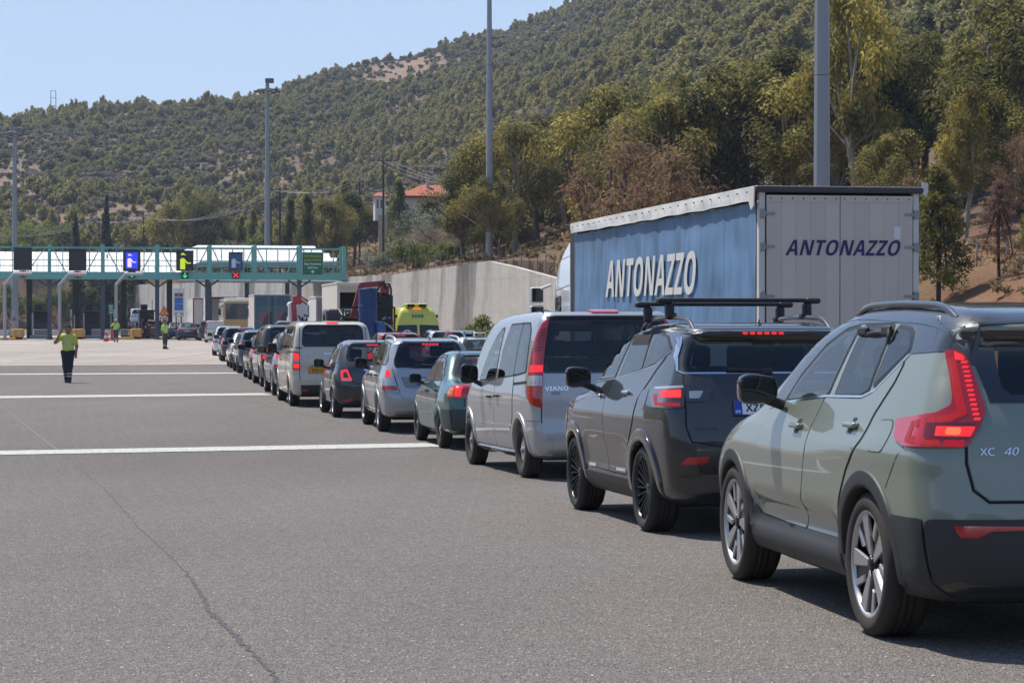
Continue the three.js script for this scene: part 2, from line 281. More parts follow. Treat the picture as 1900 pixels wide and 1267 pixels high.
class Body {
  // side: [z, y] outline (z backwards from the rear axle), half: [y, w], plan: [z, share of w], arches: [z, y, r]
  constructor(o) {
    const up = (y) => y + (o.raise ?? 0) * clamp((y - 0.85) / 0.5); o.side = o.side.map(([z, y, ...r]) => [z, up(y), ...r]); o.half = o.half.map(([y, w]) => [up(y), w]);
    this.o = o; const P = chaikin(o.side, o.smooth ?? 2); this.n = P.length; this.P = new Float64Array(P.flatMap((p) => [p[0], p[1]]));
    this.hw = curve(o.half); this.pl = curve(o.plan); this.k = o.k ?? (() => 0.14); this.bow = o.bow ?? (() => 0.08); this.relief = o.relief;
    const zs = P.map((p) => p[0]), ys = P.map((p) => p[1]);
    this.z0 = Math.min(...zs) - 0.12; this.z1 = Math.max(...zs) + 0.12; this.y0 = Math.min(...ys) - 0.08; this.y1 = Math.max(...ys) + 0.08; this.x1 = Math.max(...o.half.map((h) => h[1])) + 0.1;
  }
  sd(z, y) {
    const P = this.P, n = this.n; let best = 1e9, s = 1, jx = P[2 * n - 2], jy = P[2 * n - 1];
    for (let i = 0; i < 2 * n; i += 2) {
      const ix = P[i], iy = P[i + 1], ex = jx - ix, ey = jy - iy, wx = z - ix, wy = y - iy, t = Math.min(1, Math.max(0, (wx * ex + wy * ey) / (ex * ex + ey * ey + 1e-12))), qx = wx - ex * t, qy = wy - ey * t, q = qx * qx + qy * qy;
      if (q < best) best = q;
      const c1 = y >= iy, c2 = y < jy, c3 = ex * wy > ey * wx; if ((c1 && c2 && c3) || (!c1 && !c2 && !c3)) s = -s;
      jx = ix; jy = iy;
    }
    return s * Math.sqrt(best);
  }
  f(x, y, z) {
    const ax = Math.abs(x), w = this.hw(y) * this.pl(z), a = this.sd(z + ax * ax * this.bow(z, y), y);
    let b = (ax - w) * 0.96; if (this.relief && ax > 0.3) b += this.relief(z, y);
    let s = smax(a, b, this.k(y, z));
    for (const [az, ay, r] of this.o.arches) { const c = Math.max(Math.hypot(z - az, y - ay) - r, w - 0.32 - ax); if (-c > s) s = -c; }
    return s;
  }
  // the same body with its cabin hollowed out and the window openings cut
  hollow(x, y, z) {
    const s = this.f(x, y, z), c = this.cabin; if (!c || y < c.y - 0.2 || z < c.z0 - 0.3) return s;
    let h = Math.max(s + c.t, c.y - y, c.z0 - z, z - c.z1);
    for (const o of c.open) { const d = o.view === 'L' ? Math.max(sdOut(o.P, z, y), 0.3 - Math.abs(x)) : o.view === 'B' ? Math.max(sdOut(o.P, x, y), o.z - z) : Math.max(sdOut(o.P, x, y), z - o.z); if (d < h) h = d; }
    return Math.max(s, -h);
  }
  grad(x, y, z, e = 0.004, f = this.f) {
    const g = V(f.call(this, x + e, y, z) - f.call(this, x - e, y, z), f.call(this, x, y + e, z) - f.call(this, x, y - e, z), f.call(this, x, y, z + e) - f.call(this, x, y, z - e)); const l = g.length() || 1;
    this.gl = l / (2 * e); return g.divideScalar(l);
  }
  mesh(cell = 0.03, low = null) {
    const fm = this.cabin ? this.hollow : this.f;
    const nx = Math.ceil(this.x1 / cell), ny = Math.ceil((this.y1 - this.y0) / cell), nz = Math.ceil((this.z1 - this.z0) / cell), sx = 1, sy = nx + 1, sz = (nx + 1) * (ny + 1);
    const X = (i) => -this.x1 + this.x1 * i / nx, Y = (j) => this.y0 + (this.y1 - this.y0) * j / ny, Z = (k) => this.z0 + (this.z1 - this.z0) * k / nz;
    const val = new Float32Array(sz * (nz + 1));
    for (let k = 0; k <= nz; k++) for (let j = 0; j <= ny; j++) {
      const a0 = this.sd(Z(k), Y(j));
      for (let i = 0; i <= nx; i++) val[k * sz + j * sy + i] = a0 > 0.35 ? a0 : a0 < -0.35 && X(i) > -0.3 && !this.cabin ? -0.3 : fm.call(this, X(i), Y(j), Z(k));
    }
    const ids = new Map(), pos = [], nor = [], idx = [];
    const off = [0, sx, sx + sy, sy, sz, sx + sz, sx + sy + sz, sy + sz];
    const E = [[0, 1, 0, 0], [1, 2, 1, 1], [3, 2, 0, 3], [0, 3, 1, 0], [4, 5, 0, 4], [5, 6, 1, 5], [7, 6, 0, 7], [4, 7, 1, 4], [0, 4, 2, 0], [1, 5, 2, 1], [2, 6, 2, 2], [3, 7, 2, 3]];
    const vert = (q, e) => {
      const [a, b, ax, o] = E[e], key = (q + off[o]) * 3 + ax; let id = ids.get(key); if (id !== undefined) return id;
      const qa = q + off[a], qb = q + off[b], va = val[qa], vb = val[qb], t = va / (va - vb), P = (m) => { const k = Math.floor(m / sz), r = m - k * sz, j = Math.floor(r / sy); return [X(r - j * sy), Y(j), Z(k)]; };
      const pa = P(qa), pb = P(qb); let p = V(lerp(pa[0], pb[0], t), lerp(pa[1], pb[1], t), lerp(pa[2], pb[2], t)), g;
      for (let it = 0; it < 3; it++) { g = this.grad(p.x, p.y, p.z, 0.004, fm); const d = clamp(fm.call(this, p.x, p.y, p.z) / Math.max(this.gl, 0.4), -cell * 0.5, cell * 0.5); p.addScaledVector(g, -d); }
      if (pa[0] > -1e-6 && pb[0] > -1e-6) { p.x = 0; }
      id = pos.length / 3; pos.push(p.x, p.y, p.z); g = this.grad(p.x, p.y, p.z, 0.006, fm); nor.push(g.x, g.y, g.z); ids.set(key, id); return id;
    };
    for (let k = 0; k < nz; k++) for (let j = 0; j < ny; j++) for (let i = 0; i < nx; i++) {
      const q = k * sz + j * sy + i; let c = 0; for (let b = 0; b < 8; b++) if (val[q + off[b]] > 0) c |= 1 << b;
      if (!edgeTable[c]) continue;
      for (let t = c * 16; triTable[t] !== -1; t += 3) {
        const a = vert(q, triTable[t]), b = vert(q, triTable[t + 1]), d = vert(q, triTable[t + 2]);
        idx.push(a, b, d);
      }
    }
    const pv = (i) => V(pos[3 * i], pos[3 * i + 1], pos[3 * i + 2]);
    for (let i = 0; i < idx.length; i += 3) { const a = pv(idx[i]), b = pv(idx[i + 1]), c = pv(idx[i + 2]), n = b.clone().sub(a).cross(c.clone().sub(a)); const m = idx[i]; const s = V(nor[3 * m] + nor[3 * idx[i + 1]], nor[3 * m + 1] + nor[3 * idx[i + 1] + 1], nor[3 * m + 2] + nor[3 * idx[i + 1] + 2]); if (n.dot(s) < 0) { const t = idx[i + 1]; idx[i + 1] = idx[i + 2]; idx[i + 2] = t; } }
    const g = new THREE.BufferGeometry(); g.setAttribute('position', new THREE.Float32BufferAttribute(pos, 3)); g.setAttribute('normal', new THREE.Float32BufferAttribute(nor, 3)); g.setIndex(idx);
    if (low) { const c = []; for (let i = 0; i < pos.length; i += 3) { const k = pos[i + 1] < low(pos[i + 2]) ? 0.12 : 1; c.push(k, k, k); } g.setAttribute('color', new THREE.Float32BufferAttribute(c, 3)); }
    const r = g.toNonIndexed(); return join([r, mirrorX(r)]);
  }
  frame(view) {
    if (view === 'T') return { dir: V(0, -1, 0), right: V(1, 0, 0), up: V(0, 0, -1) };
    const a = (view === 'L' ? 0 : view === 'B' ? 90 : view === 'F' ? -90 : view) * Math.PI / 180;
    return { dir: V(Math.cos(a), 0, -Math.sin(a)), right: V(Math.sin(a), 0, Math.cos(a)), up: V(0, 1, 0) };
  }
  hit(fr, u, v) {
    let p = V(0, 0, 0).addScaledVector(fr.right, u).addScaledVector(fr.up, v).addScaledVector(fr.dir, -6), t = 0, best = 1e9, bt = 0;
    for (let i = 0; i < 300; i++) {
      const q = p.clone().addScaledVector(fr.dir, t), d = this.f(q.x, q.y, q.z);
      if (d < best) { best = d; bt = t; }
      if (d < 0.0004) break; t += Math.max(d * 0.7, 0.0015); if (t > 12) { t = bt; break; }
    }
    return p.addScaledVector(fr.dir, t);
  }
  // a panel that lies on the body: outline in a view, raised by off, with edges going down into the body
  patch(poly, { view = 'L', off = 0.004, max = 0.07, skirt = true, depth = 0.012 } = {}) {
    const fr = this.frame(view), dense = (P) => { const o = []; P.forEach((a, i) => { const b = P[(i + 1) % P.length], n = Math.max(1, Math.ceil(Math.hypot(b[0] - a[0], b[1] - a[1]) / max)); for (let k = 0; k < n; k++) o.push([lerp(a[0], b[0], k / n), lerp(a[1], b[1], k / n)]); }); return o; };
    let A = 0; poly.forEach((a, i) => { const b = poly[(i + 1) % poly.length]; A += a[0] * b[1] - b[0] * a[1]; }); const out = dense(A < 0 ? [...poly].reverse() : poly);
    const us = out.map((p) => p[0]), vs = out.map((p) => p[1]), u0 = Math.min(...us), u1 = Math.max(...us), v0 = Math.min(...vs), v1 = Math.max(...vs);
    const clip = (P, k, c, s) => { const o = []; for (let i = 0; i < P.length; i++) { const a = P[i], b = P[(i + 1) % P.length], da = (a[k] - c) * s, db = (b[k] - c) * s; if (da >= 0) o.push(a); if ((da > 0 && db < 0) || (da < 0 && db > 0)) { const t = da / (da - db), q = [lerp(a[0], b[0], t), lerp(a[1], b[1], t)]; q[k] = c; o.push(q); } } return o; };
    const flatT = [], nu = Math.max(1, Math.ceil((u1 - u0) / max)), nv = Math.max(1, Math.ceil((v1 - v0) / max));
    for (let i = 0; i < nu; i++) {
      let S = nu > 1 ? clip(clip(out, 0, lerp(u0, u1, i / nu), 1), 0, lerp(u0, u1, (i + 1) / nu), -1) : out; if (S.length < 3) continue;
      for (let j = 0; j < nv; j++) {
        const C = nv > 1 ? clip(clip(S, 1, lerp(v0, v1, j / nv), 1), 1, lerp(v0, v1, (j + 1) / nv), -1) : S; if (C.length < 3) continue;
        const pts = C.map((p) => new THREE.Vector2(p[0], p[1]));
        for (const t of THREE.ShapeUtils.triangulateShape(pts, [])) { const [p, q, r] = t.map((k) => C[k]), ar = (q[0] - p[0]) * (r[1] - p[1]) - (r[0] - p[0]) * (q[1] - p[1]); if (Math.abs(ar) > 1e-9) flatT.push(...(ar > 0 ? [p, q, r] : [p, r, q])); }
      }
    }
    const cache = new Map(), on = (u, v) => { const k = Math.round(u * 1e5) + ',' + Math.round(v * 1e5); let c = cache.get(k); if (!c) { const p = this.hit(fr, u, v), n = this.grad(p.x, p.y, p.z, 0.008); if (n.dot(fr.dir) > -0.05) n.copy(fr.dir).negate(); cache.set(k, c = [p, n]); } return c; };
    const pos = [], nor = [], uv = [];
    for (const [u, v] of flatT) { const [p, n] = on(u, v); pos.push(p.x + n.x * off, p.y + n.y * off, p.z + n.z * off); nor.push(n.x, n.y, n.z); uv.push((u - u0) / (u1 - u0), (v - v0) / (v1 - v0)); }
    if (skirt) for (const C of [out]) C.forEach((a, i) => {
      const b = C[(i + 1) % C.length], [pa, na] = on(...a), [pb, nb] = on(...b), A1 = pa.clone().addScaledVector(na, off), B1 = pb.clone().addScaledVector(nb, off), A0 = pa.clone().addScaledVector(na, -depth), B0 = pb.clone().addScaledVector(nb, -depth), m = B1.clone().sub(A1).cross(na).normalize();
      for (const q of [A0, B0, B1, A0, B1, A1]) { pos.push(q.x, q.y, q.z); nor.push(m.x, m.y, m.z); uv.push(0.5, 0.5); }
    });
    const r = new THREE.BufferGeometry(); r.setAttribute('position', new THREE.Float32BufferAttribute(pos, 3)); r.setAttribute('normal', new THREE.Float32BufferAttribute(nor, 3)); r.setAttribute('uv', new THREE.Float32BufferAttribute(uv, 2)); return r;
  }
  line(pts, w, { view = 'L', off = 0.0015, close = false, max = 0.06, skirt = false } = {}) {
    const P = close ? [...pts, pts[0]] : pts, list = [];
    for (let i = 0; i + 1 < P.length; i++) { const [a, b] = [P[i], P[i + 1]], L = Math.hypot(b[0] - a[0], b[1] - a[1]) || 1, nx = -(b[1] - a[1]) / L * w / 2, ny = (b[0] - a[0]) / L * w / 2, e = w * 0.3 / L, ex = (b[0] - a[0]) * e, ey = (b[1] - a[1]) * e; list.push(this.patch([[a[0] - nx - ex, a[1] - ny - ey], [b[0] - nx + ex, b[1] - ny + ey], [b[0] + nx + ex, b[1] + ny + ey], [a[0] + nx - ex, a[1] + ny - ey]], { view, off, max, skirt })); }
    return join(list);
  }
  at(view, u, v) { return this.hit(this.frame(view), u, v); }
}
// corner rounding of a 2D outline
function rnd(P, r, n = 4) {
  const o = []; P.forEach((b, i) => {
    const a = P[(i + P.length - 1) % P.length], c = P[(i + 1) % P.length], la = Math.hypot(a[0] - b[0], a[1] - b[1]), lc = Math.hypot(c[0] - b[0], c[1] - b[1]), rr = Math.min(b[2] ?? r, la * 0.48, lc * 0.48);
    const p = [lerp(b[0], a[0], rr / la), lerp(b[1], a[1], rr / la)], q = [lerp(b[0], c[0], rr / lc), lerp(b[1], c[1], rr / lc)];
    for (let k = 0; k <= n; k++) { const t = k / n; o.push([(1 - t) ** 2 * p[0] + 2 * t * (1 - t) * b[0] + t * t * q[0], (1 - t) ** 2 * p[1] + 2 * t * (1 - t) * b[1] + t * t * q[1]]); }
  }); return o;
}
const inset = (P, d) => { const c = P.length; let A = 0; P.forEach((a, i) => { const b = P[(i + 1) % c]; A += a[0] * b[1] - b[0] * a[1]; }); const s = Math.sign(A); return P.map((b, i) => { const a = P[(i + c - 1) % c], e = P[(i + 1) % c]; let ux = b[0] - a[0], uy = b[1] - a[1], vx = e[0] - b[0], vy = e[1] - b[1]; const lu = Math.hypot(ux, uy) || 1, lv = Math.hypot(vx, vy) || 1; ux /= lu; uy /= lu; vx /= lv; vy /= lv; let nx = -(uy + vy) * s, ny = (ux + vx) * s; const l = Math.hypot(nx, ny) || 1; return [b[0] + nx / l * d, b[1] + ny / l * d]; }); };
const flipU = (P) => P.map(([u, v, ...r]) => [-u, v, ...r]);

// materials of vehicles
const rubber = mat([0.022, 0.021, 0.02], 0.8), dusty = mat([0.036, 0.03, 0.026], 0.9), glassDark = mat([0.006, 0.008, 0.01], 0.02, 0, { ior: 1.52 }), glassMid = mat([0.03, 0.04, 0.042], 0.02, 0, { ior: 1.52 });
const pane = (t, c = [1, 1.03, 1.02]) => mat(c.map((v) => v * t), 0.01, 0, { transmission: 1, thickness: 0, ior: 1.52 }), glassClear = pane(0.72), glassPrivacy = pane(0.2), glassGreen = pane(0.62, [0.95, 1.08, 1.03]);
const blackTrim = mat([0.02, 0.021, 0.023], 0.55), glossBlack = mat([0.008, 0.008, 0.01], 0.1, 0, { clearcoat: 1 }), chrome = mat([0.75, 0.76, 0.78], 0.16, 1), alloy = mat([0.5, 0.5, 0.51], 0.38, 0.8), seamMat = mat([0.004, 0.004, 0.005], 0.8), darkAlloy = mat([0.03, 0.032, 0.036], 0.25, 0.7), steelGrey = mat([0.3, 0.3, 0.31], 0.5, 0.5), under = mat([0.012, 0.012, 0.012], 0.9);
const redLens = mat([0.42, 0.008, 0.014], 0.08, 0, { clearcoat: 1 }), darkRed = mat([0.14, 0.004, 0.008], 0.08, 0, { clearcoat: 1 }), clearLens = mat([0.42, 0.43, 0.45], 0.08, 0.2, { clearcoat: 1 }), amberLens = mat([0.75, 0.2, 0.02], 0.1, 0, { clearcoat: 1 });
const redLit = lamp([1, 0.03, 0.035], 0.85), redHot = lamp([1, 0.13, 0.05], 1.4), redDeep = lamp([0.8, 0.012, 0.02], 0.4);
const plateMat = (t) => new THREE.MeshPhysicalMaterial({ map: t, roughness: 0.4 });
const plateTex = (text, bg = '#e8e8e8', fg = '#15171c', eu = true) => print(256, 64, (c, w, h) => { c.fillStyle = bg; c.fillRect(0, 0, w, h); c.strokeStyle = '#222'; c.lineWidth = 3; c.strokeRect(1, 1, w - 2, h - 2); if (eu) { c.fillStyle = '#1c3fae'; c.fillRect(3, 3, 30, h - 6); c.fillStyle = '#dfe6ff'; c.font = 'bold 16px sans-serif'; c.fillText('GR', 5, h - 10); } c.fillStyle = fg; c.font = 'bold 46px sans-serif'; c.textAlign = 'center'; c.fillText(text, w / 2 + (eu ? 16 : 0), h - 15); });

// wheels, outer face towards -x
const toX = (g) => g.rotateZ(Math.PI / 2);
const wheelKits = new Map();
function wheelKit(R, W, r, style) {
  const key = [R, W, r, style].join(); if (wheelKits.has(key)) return wheelKits.get(key);
  const h = W / 2, c = 0.022, P = [[r - 0.012, -h + 0.02], [r + 0.006, -h + 0.004], [lerp(r, R, 0.5), -h - 0.006], [R - c, -h + 0.008], [R - 0.006, -h + c], [R, -h + 0.04]];
  for (const q of [-0.3, 0, 0.3]) P.push([R, q * h - 0.008], [R - 0.009, q * h - 0.006], [R - 0.009, q * h + 0.006], [R, q * h + 0.008]);
  P.push([R, h - 0.04], [R - 0.006, h - c], [R - c, h - 0.008], [lerp(r, R, 0.5), h + 0.006], [r + 0.006, h - 0.004], [r - 0.012, h - 0.02]);
  const lat = (pts, n = 48) => { const g = toX(new THREE.LatheGeometry(pts.map((p) => new THREE.Vector2(p[0], p[1])), n)); return g; };
  const tyre = lat(P); const o = h - 0.015;                    // outer side is +y of the lathe, which toX turns to -x
  const kit = { tyre, parts: [] }, add = (name, g, m) => kit.parts.push([name, join(Array.isArray(g) ? g : [g]), m]);
  const flatDisc = (r0, r1, x0, x1, n = 40) => lat([[r0, x0], [r1, x1]], n);
  const blade = (pts, x0, x1, t = 0.012) => {                  // flat blade from polar points [radius, degrees], dished from x0 at the hub to x1 at the rim
    const s = new THREE.Shape(pts.map(([q, a]) => new THREE.Vector2(q * Math.cos(a * Math.PI / 180), q * Math.sin(a * Math.PI / 180)))), g = new THREE.ExtrudeGeometry(s, { depth: t, bevelEnabled: true, bevelSize: 0.003, bevelThickness: 0.003, bevelSegments: 1 }), p = g.attributes.position;
    for (let i = 0; i < p.count; i++) { const y = p.getX(i), z = p.getY(i), q = Math.hypot(y, z); p.setXYZ(i, -(lerp(x0, x1, q / r) - t + p.getZ(i)), y, -z); } g.computeVertexNormals(); return g;
  };
  const barrel = [lat([[r - 0.006, -h + 0.03], [r - 0.02, 0], [r - 0.006, o]], 40), flatDisc(0.0, r - 0.02, -0.02, -0.02)];
  if (style === 'aero') {
    add('rim', [lat([[r + 0.004, o + 0.002], [r + 0.002, o + 0.006], [r - 0.016, o + 0.004], [r - 0.02, o - 0.02]], 56)], alloy);
    const bl = [], dk = []; for (let i = 0; i < 5; i++) { const a = i * 72; bl.push(blade([[0.045, a - 12], [r - 0.015, a - 5], [r - 0.013, a + 4], [r - 0.015, a + 15], [0.06, a + 22]], o - 0.02, o - 0.002)); bl.push(blade([[0.13, a + 40], [r - 0.015, a + 34], [r - 0.013, a + 40], [0.15, a + 50]], o - 0.022, o - 0.006)); dk.push(blade([[0.05, a + 14], [r - 0.018, a + 12], [r - 0.016, a + 28], [r - 0.018, a + 44], [0.06, a + 48]], o - 0.032, o - 0.016)); }
    add('spoke', bl, alloy); add('aero_panel', dk, darkAlloy); add('hub_cap', [lat([[0, o - 0.004], [0.03, o - 0.006], [0.036, o - 0.016], [0.04, o - 0.05]], 24)], darkAlloy); add('barrel', barrel, under);
    add('brake_disc', [flatDisc(0.05, 0.16, -0.005, -0.005)], steelGrey);
  } else if (style === 'multi') {
    add('rim', [lat([[r + 0.004, o], [r + 0.002, o + 0.005], [r - 0.014, o + 0.003], [r - 0.018, o - 0.03]], 56)], darkAlloy);
    const bl = []; for (let i = 0; i < 10; i++) { const a = i * 36; for (const s of [-1, 1]) bl.push(blade([[0.05, a - 5 * s - 3], [r - 0.012, a - 9 * s - 1.6], [r - 0.012, a - 9 * s + 1.6], [0.05, a - 5 * s + 3]], o - 0.045, o - 0.004, 0.02)); }
    add('spoke', bl, darkAlloy); add('hub_cap', [lat([[0, o - 0.03], [0.034, o - 0.032], [0.06, o - 0.05], [0.07, o - 0.08]], 24)], glossBlack); add('barrel', barrel, under); add('brake_disc', [flatDisc(0.05, 0.16, -0.005, -0.005)], steelGrey);
  } else if (style === 'steel') {                              // worn plastic cover over a steel wheel, round openings
    add('rim', [lat([[r + 0.004, o - 0.004], [r - 0.02, o], [r - 0.035, o - 0.03]], 40)], dusty);
    const s = new THREE.Shape(); s.absarc(0, 0, r - 0.03, 0, Math.PI * 2); for (let i = 0; i < 8; i++) { const q = new THREE.Path(), a = i * Math.PI / 4; q.absellipse(Math.cos(a) * (r - 0.075), Math.sin(a) * (r - 0.075), 0.028, 0.02, 0, Math.PI * 2, true, a + Math.PI / 2); s.holes.push(q); }
    const g = new THREE.ExtrudeGeometry(s, { depth: 0.006, bevelEnabled: false, curveSegments: 30 }), p = g.attributes.position; for (let i = 0; i < p.count; i++) { const y = p.getX(i), z = p.getY(i), q = Math.hypot(y, z); p.setXYZ(i, -(o - 0.03 + 0.025 * Math.cos(q / r * 2.4) + p.getZ(i)), y, -z); } g.computeVertexNormals();
    add('wheel_cover', [g], mat([0.42, 0.4, 0.38], 0.5, 0.2)); add('barrel', barrel, under); add('hub_cap', [lat([[0, o + 0.008], [0.03, o + 0.006], [0.04, o - 0.01]], 20)], steelGrey);
  } else {                                                     // five plain spokes
    add('rim', [lat([[r + 0.004, o], [r, o + 0.005], [r - 0.016, o + 0.002], [r - 0.02, o - 0.03]], 40)], style === 'dark' ? darkAlloy : alloy);
    const bl = [], n = style === 'seven' ? 7 : 5; for (let i = 0; i < n; i++) { const a = i * 360 / n; bl.push(blade([[0.03, a - 26], [r * 0.5, a - 11], [r - 0.01, a - 12], [r - 0.008, a], [r - 0.01, a + 12], [r * 0.5, a + 11], [0.03, a + 26]], o - 0.012, o - 0.006, 0.016)); }
    add('spoke', bl, style === 'dark' ? darkAlloy : alloy); add('hub_cap', [lat([[0, o + 0.004], [0.03, o], [0.036, o - 0.03]], 20)], steelGrey); add('barrel', barrel, under);
  }
  wheelKits.set(key, kit); return kit;
}
function addWheels(car, wb, track, R, W, r, style, tyreMat = rubber) {
  const kit = wheelKit(R, W, r, style), x = track / 2;
  for (const z of [0, -wb]) for (const s of [-1, 1]) {
    const w = sub('wheel', car, [s * (x - W / 2), R, z]); if (s > 0) w.rotation.y = Math.PI; w.rotation.x = z ? 0.4 : 1.1;
    mesh('tyre', kit.tyre, tyreMat, w); for (const [n, g, m] of kit.parts) mesh(n, g, m, w);
  }
  mesh('chassis', [box(track - 0.5, 0.22, wb + 0.5, 0, 0.32, -wb / 2), box(track - 0.4, 0.08, 0.08, 0, R, 0), box(track - 0.4, 0.08, 0.08, 0, R, -wb)], under, car);
}
// door mirror, reaching out to the left of p
function mirrorGeo(p, w, h, d) {
  const s = new THREE.SphereGeometry(1, 24, 16), a = s.attributes.position;
  for (let i = 0; i < a.count; i++) { let x = a.getX(i), y = a.getY(i), z = a.getZ(i); const sq = (q, e) => Math.sign(q) * Math.pow(Math.abs(q), e); x = sq(x, 0.55); y = sq(y, 0.55); z = z > 0 ? Math.min(z, 0.35) / 0.35 * 0.3 : z; a.setXYZ(i, p[0] - w / 2 - 0.035 + x * w / 2, p[1] + y * h / 2 * (1 - 0.12 * x), p[2] + z * d * 0.7); }
  s.computeVertexNormals(); return s;
}
function addMirrors(car, p, w, h, d, shell, base = blackTrim) {
  for (const s of [1, -1]) {
    const q = (g) => s > 0 ? g : mirrorX(g), m = sub('side_mirror', car), cx = p[0] - w / 2 - 0.035;
    mesh('mirror_shell', q(mirrorGeo(p, w, h, d)), shell, m); mesh('mirror_foot', q(join([rod([p[0] + 0.04, p[1] - h * 0.62, p[2] - d * 0.1], [cx + w * 0.15, p[1] - h * 0.3, p[2] - d * 0.1], 0.032, 0.028)])), base, m);
    mesh('mirror_glass', q(rbox(w * 0.84, h * 0.78, 0.008, 0.004, cx, p[1], p[2] + d * 0.215)), glassDark, m);
  }
}
function wiper(body, view, u, v, len) { const p = body.at(view, u, v), q = body.at(view, u + len, v - 0.01); return join([rod([p.x, p.y, p.z + 0.03], [q.x, q.y, q.z + 0.03], 0.014, 0.008), rbox(0.09, 0.05, 0.05, 0.02, q.x, q.y - 0.005, q.z + 0.02)]); }
// sets the car down: its left rear tyre stands on the ground at a surveyed bearing
function park(car, px, py, deg, track) {
  const q = onGround(px, py), d = -q[2], t = deg * Math.PI / 180, sl = (ground(d - 0.5) - ground(d + 0.5));
  car.rotation.order = 'YXZ'; car.rotation.y = t; car.rotation.x = -Math.atan(sl);
  const x = q[0] + Math.cos(t) * track / 2, z = q[2] - Math.sin(t) * track / 2; car.position.set(x, ground(-z), z);
}
// ---------- parts laid onto a body ----------
import { FontLoader } from 'three/addons/loaders/FontLoader.js';
import { TextGeometry } from 'three/addons/geometries/TextGeometry.js';
const fontBold = await new FontLoader().loadAsync('fonts/droid/droid_sans_bold.typeface.json'), fontPlain = await new FontLoader().loadAsync('fonts/droid/droid_sans_regular.typeface.json');
const letters = (s, size, depth = 0.004, font = fontBold, slant = 0, wide = 1) => { const g = new TextGeometry(s, { font, size, depth, curveSegments: 4, bevelEnabled: false }); g.computeBoundingBox(); const b = g.boundingBox; g.translate(-(b.min.x + b.max.x) / 2, -(b.min.y + b.max.y) / 2, 0); g.applyMatrix4(new THREE.Matrix4().makeShear(0, 0, slant, 0, 0, 0)); g.scale(wide, 1, 1); return g; };
function onto(B, g, view, u, v, off = 0.006) {
  const fr = B.frame(view), p = B.hit(fr, u, v), n = B.grad(p.x, p.y, p.z, 0.02), x = fr.right.clone().addScaledVector(n, -fr.right.dot(n)).normalize(), y = n.clone().cross(x);
  return g.clone().applyMatrix4(new THREE.Matrix4().makeBasis(x, y, n).setPosition(p.addScaledVector(n, off)));
}
const plusMirror = (g) => join([g, mirrorX(g)]);
function sideParts(car, B, s) {
  for (const [i, w] of (s.windows ?? []).entries()) for (const q of [(g) => g, mirrorX]) {
    const P = rnd(w.poly, w.r ?? 0.03);
    if (w.rim !== 0) mesh('window_surround', q(B.line(inset(P, 0.004), 0.05, { off: 0.0035, close: true, max: 0.1 })), w.rimMat ?? blackTrim, car);
    const g = mesh(w.name ?? 'side_window', q(B.patch(P, { off: 0.0055, max: 0.12, depth: 0 })), w.mat ?? s.glass ?? glassDark, car); if (w.label && q !== mirrorX) g.userData.label = w.label;
  }
  for (const d of s.doors ?? []) for (const q of [(g) => g, mirrorX]) {
    const P = rnd(d.poly, d.r ?? 0.04), m = mesh(d.name ?? 'door', q(B.patch(P, { off: 0.006, max: 0.06, depth: 0.02 })), s.paint, car);
    mesh('door_seam', q(B.line(inset(P, -0.004), 0.011, { off: 0.003, close: true })), seamMat, m);
    if (d.handle) {
      const [z, y] = d.handle, p = B.at('L', z, y), g = new THREE.CapsuleGeometry(0.016, 0.15, 4, 10).rotateX(Math.PI / 2).scale(1.1, 1, 1).translate(p.x - 0.03, p.y, p.z), c = mesh('cup', q(B.patch(rnd([[z - 0.06, y - 0.045], [z + 0.03, y - 0.045], [z + 0.03, y + 0.035], [z - 0.06, y + 0.035]], 0.03), { off: 0.0065, skirt: false })), d.cup ?? blackTrim, m);
      mesh('handle', q(join([g, rod([p.x + 0.005, p.y, p.z - 0.075], [p.x - 0.03, p.y, p.z - 0.075], 0.014), rod([p.x + 0.005, p.y, p.z + 0.075], [p.x - 0.03, p.y, p.z + 0.075], 0.014)])), d.handleMat ?? s.paint, m);
    }
  }
  for (const l of s.panels ?? []) { const sides = l.one ? [(g) => g] : [(g) => g, mirrorX]; for (const q of sides) { const g = mesh(l.name, q(B.patch(l.sharp ? l.poly : rnd(l.poly, l.r ?? 0.03), { view: l.view ?? 'L', off: l.off ?? 0.008, max: l.max ?? 0.08, skirt: l.skirt ?? true })), l.mat, l.parent ?? car); if (l.label) g.userData.label = l.label; } }
  for (const l of s.seams ?? []) { const g = B.line(l.pts, l.w ?? 0.008, { view: l.view ?? 'L', off: l.off ?? 0.0015 }); mesh(l.name ?? 'seam', g, l.mat ?? seamMat, car); if (!l.one) mesh(l.name ?? 'seam', mirrorX(g), l.mat ?? seamMat, car); }
  for (const a of s.lips ?? []) { const g = archRing(B, a[0], a[1], a[2], a[3], a[4], a[5], a[6] ?? 0.012); mesh('wheel_arch', g, a[7] ?? s.paint, car); mesh('wheel_arch', mirrorX(g), a[7] ?? s.paint, car); }
}
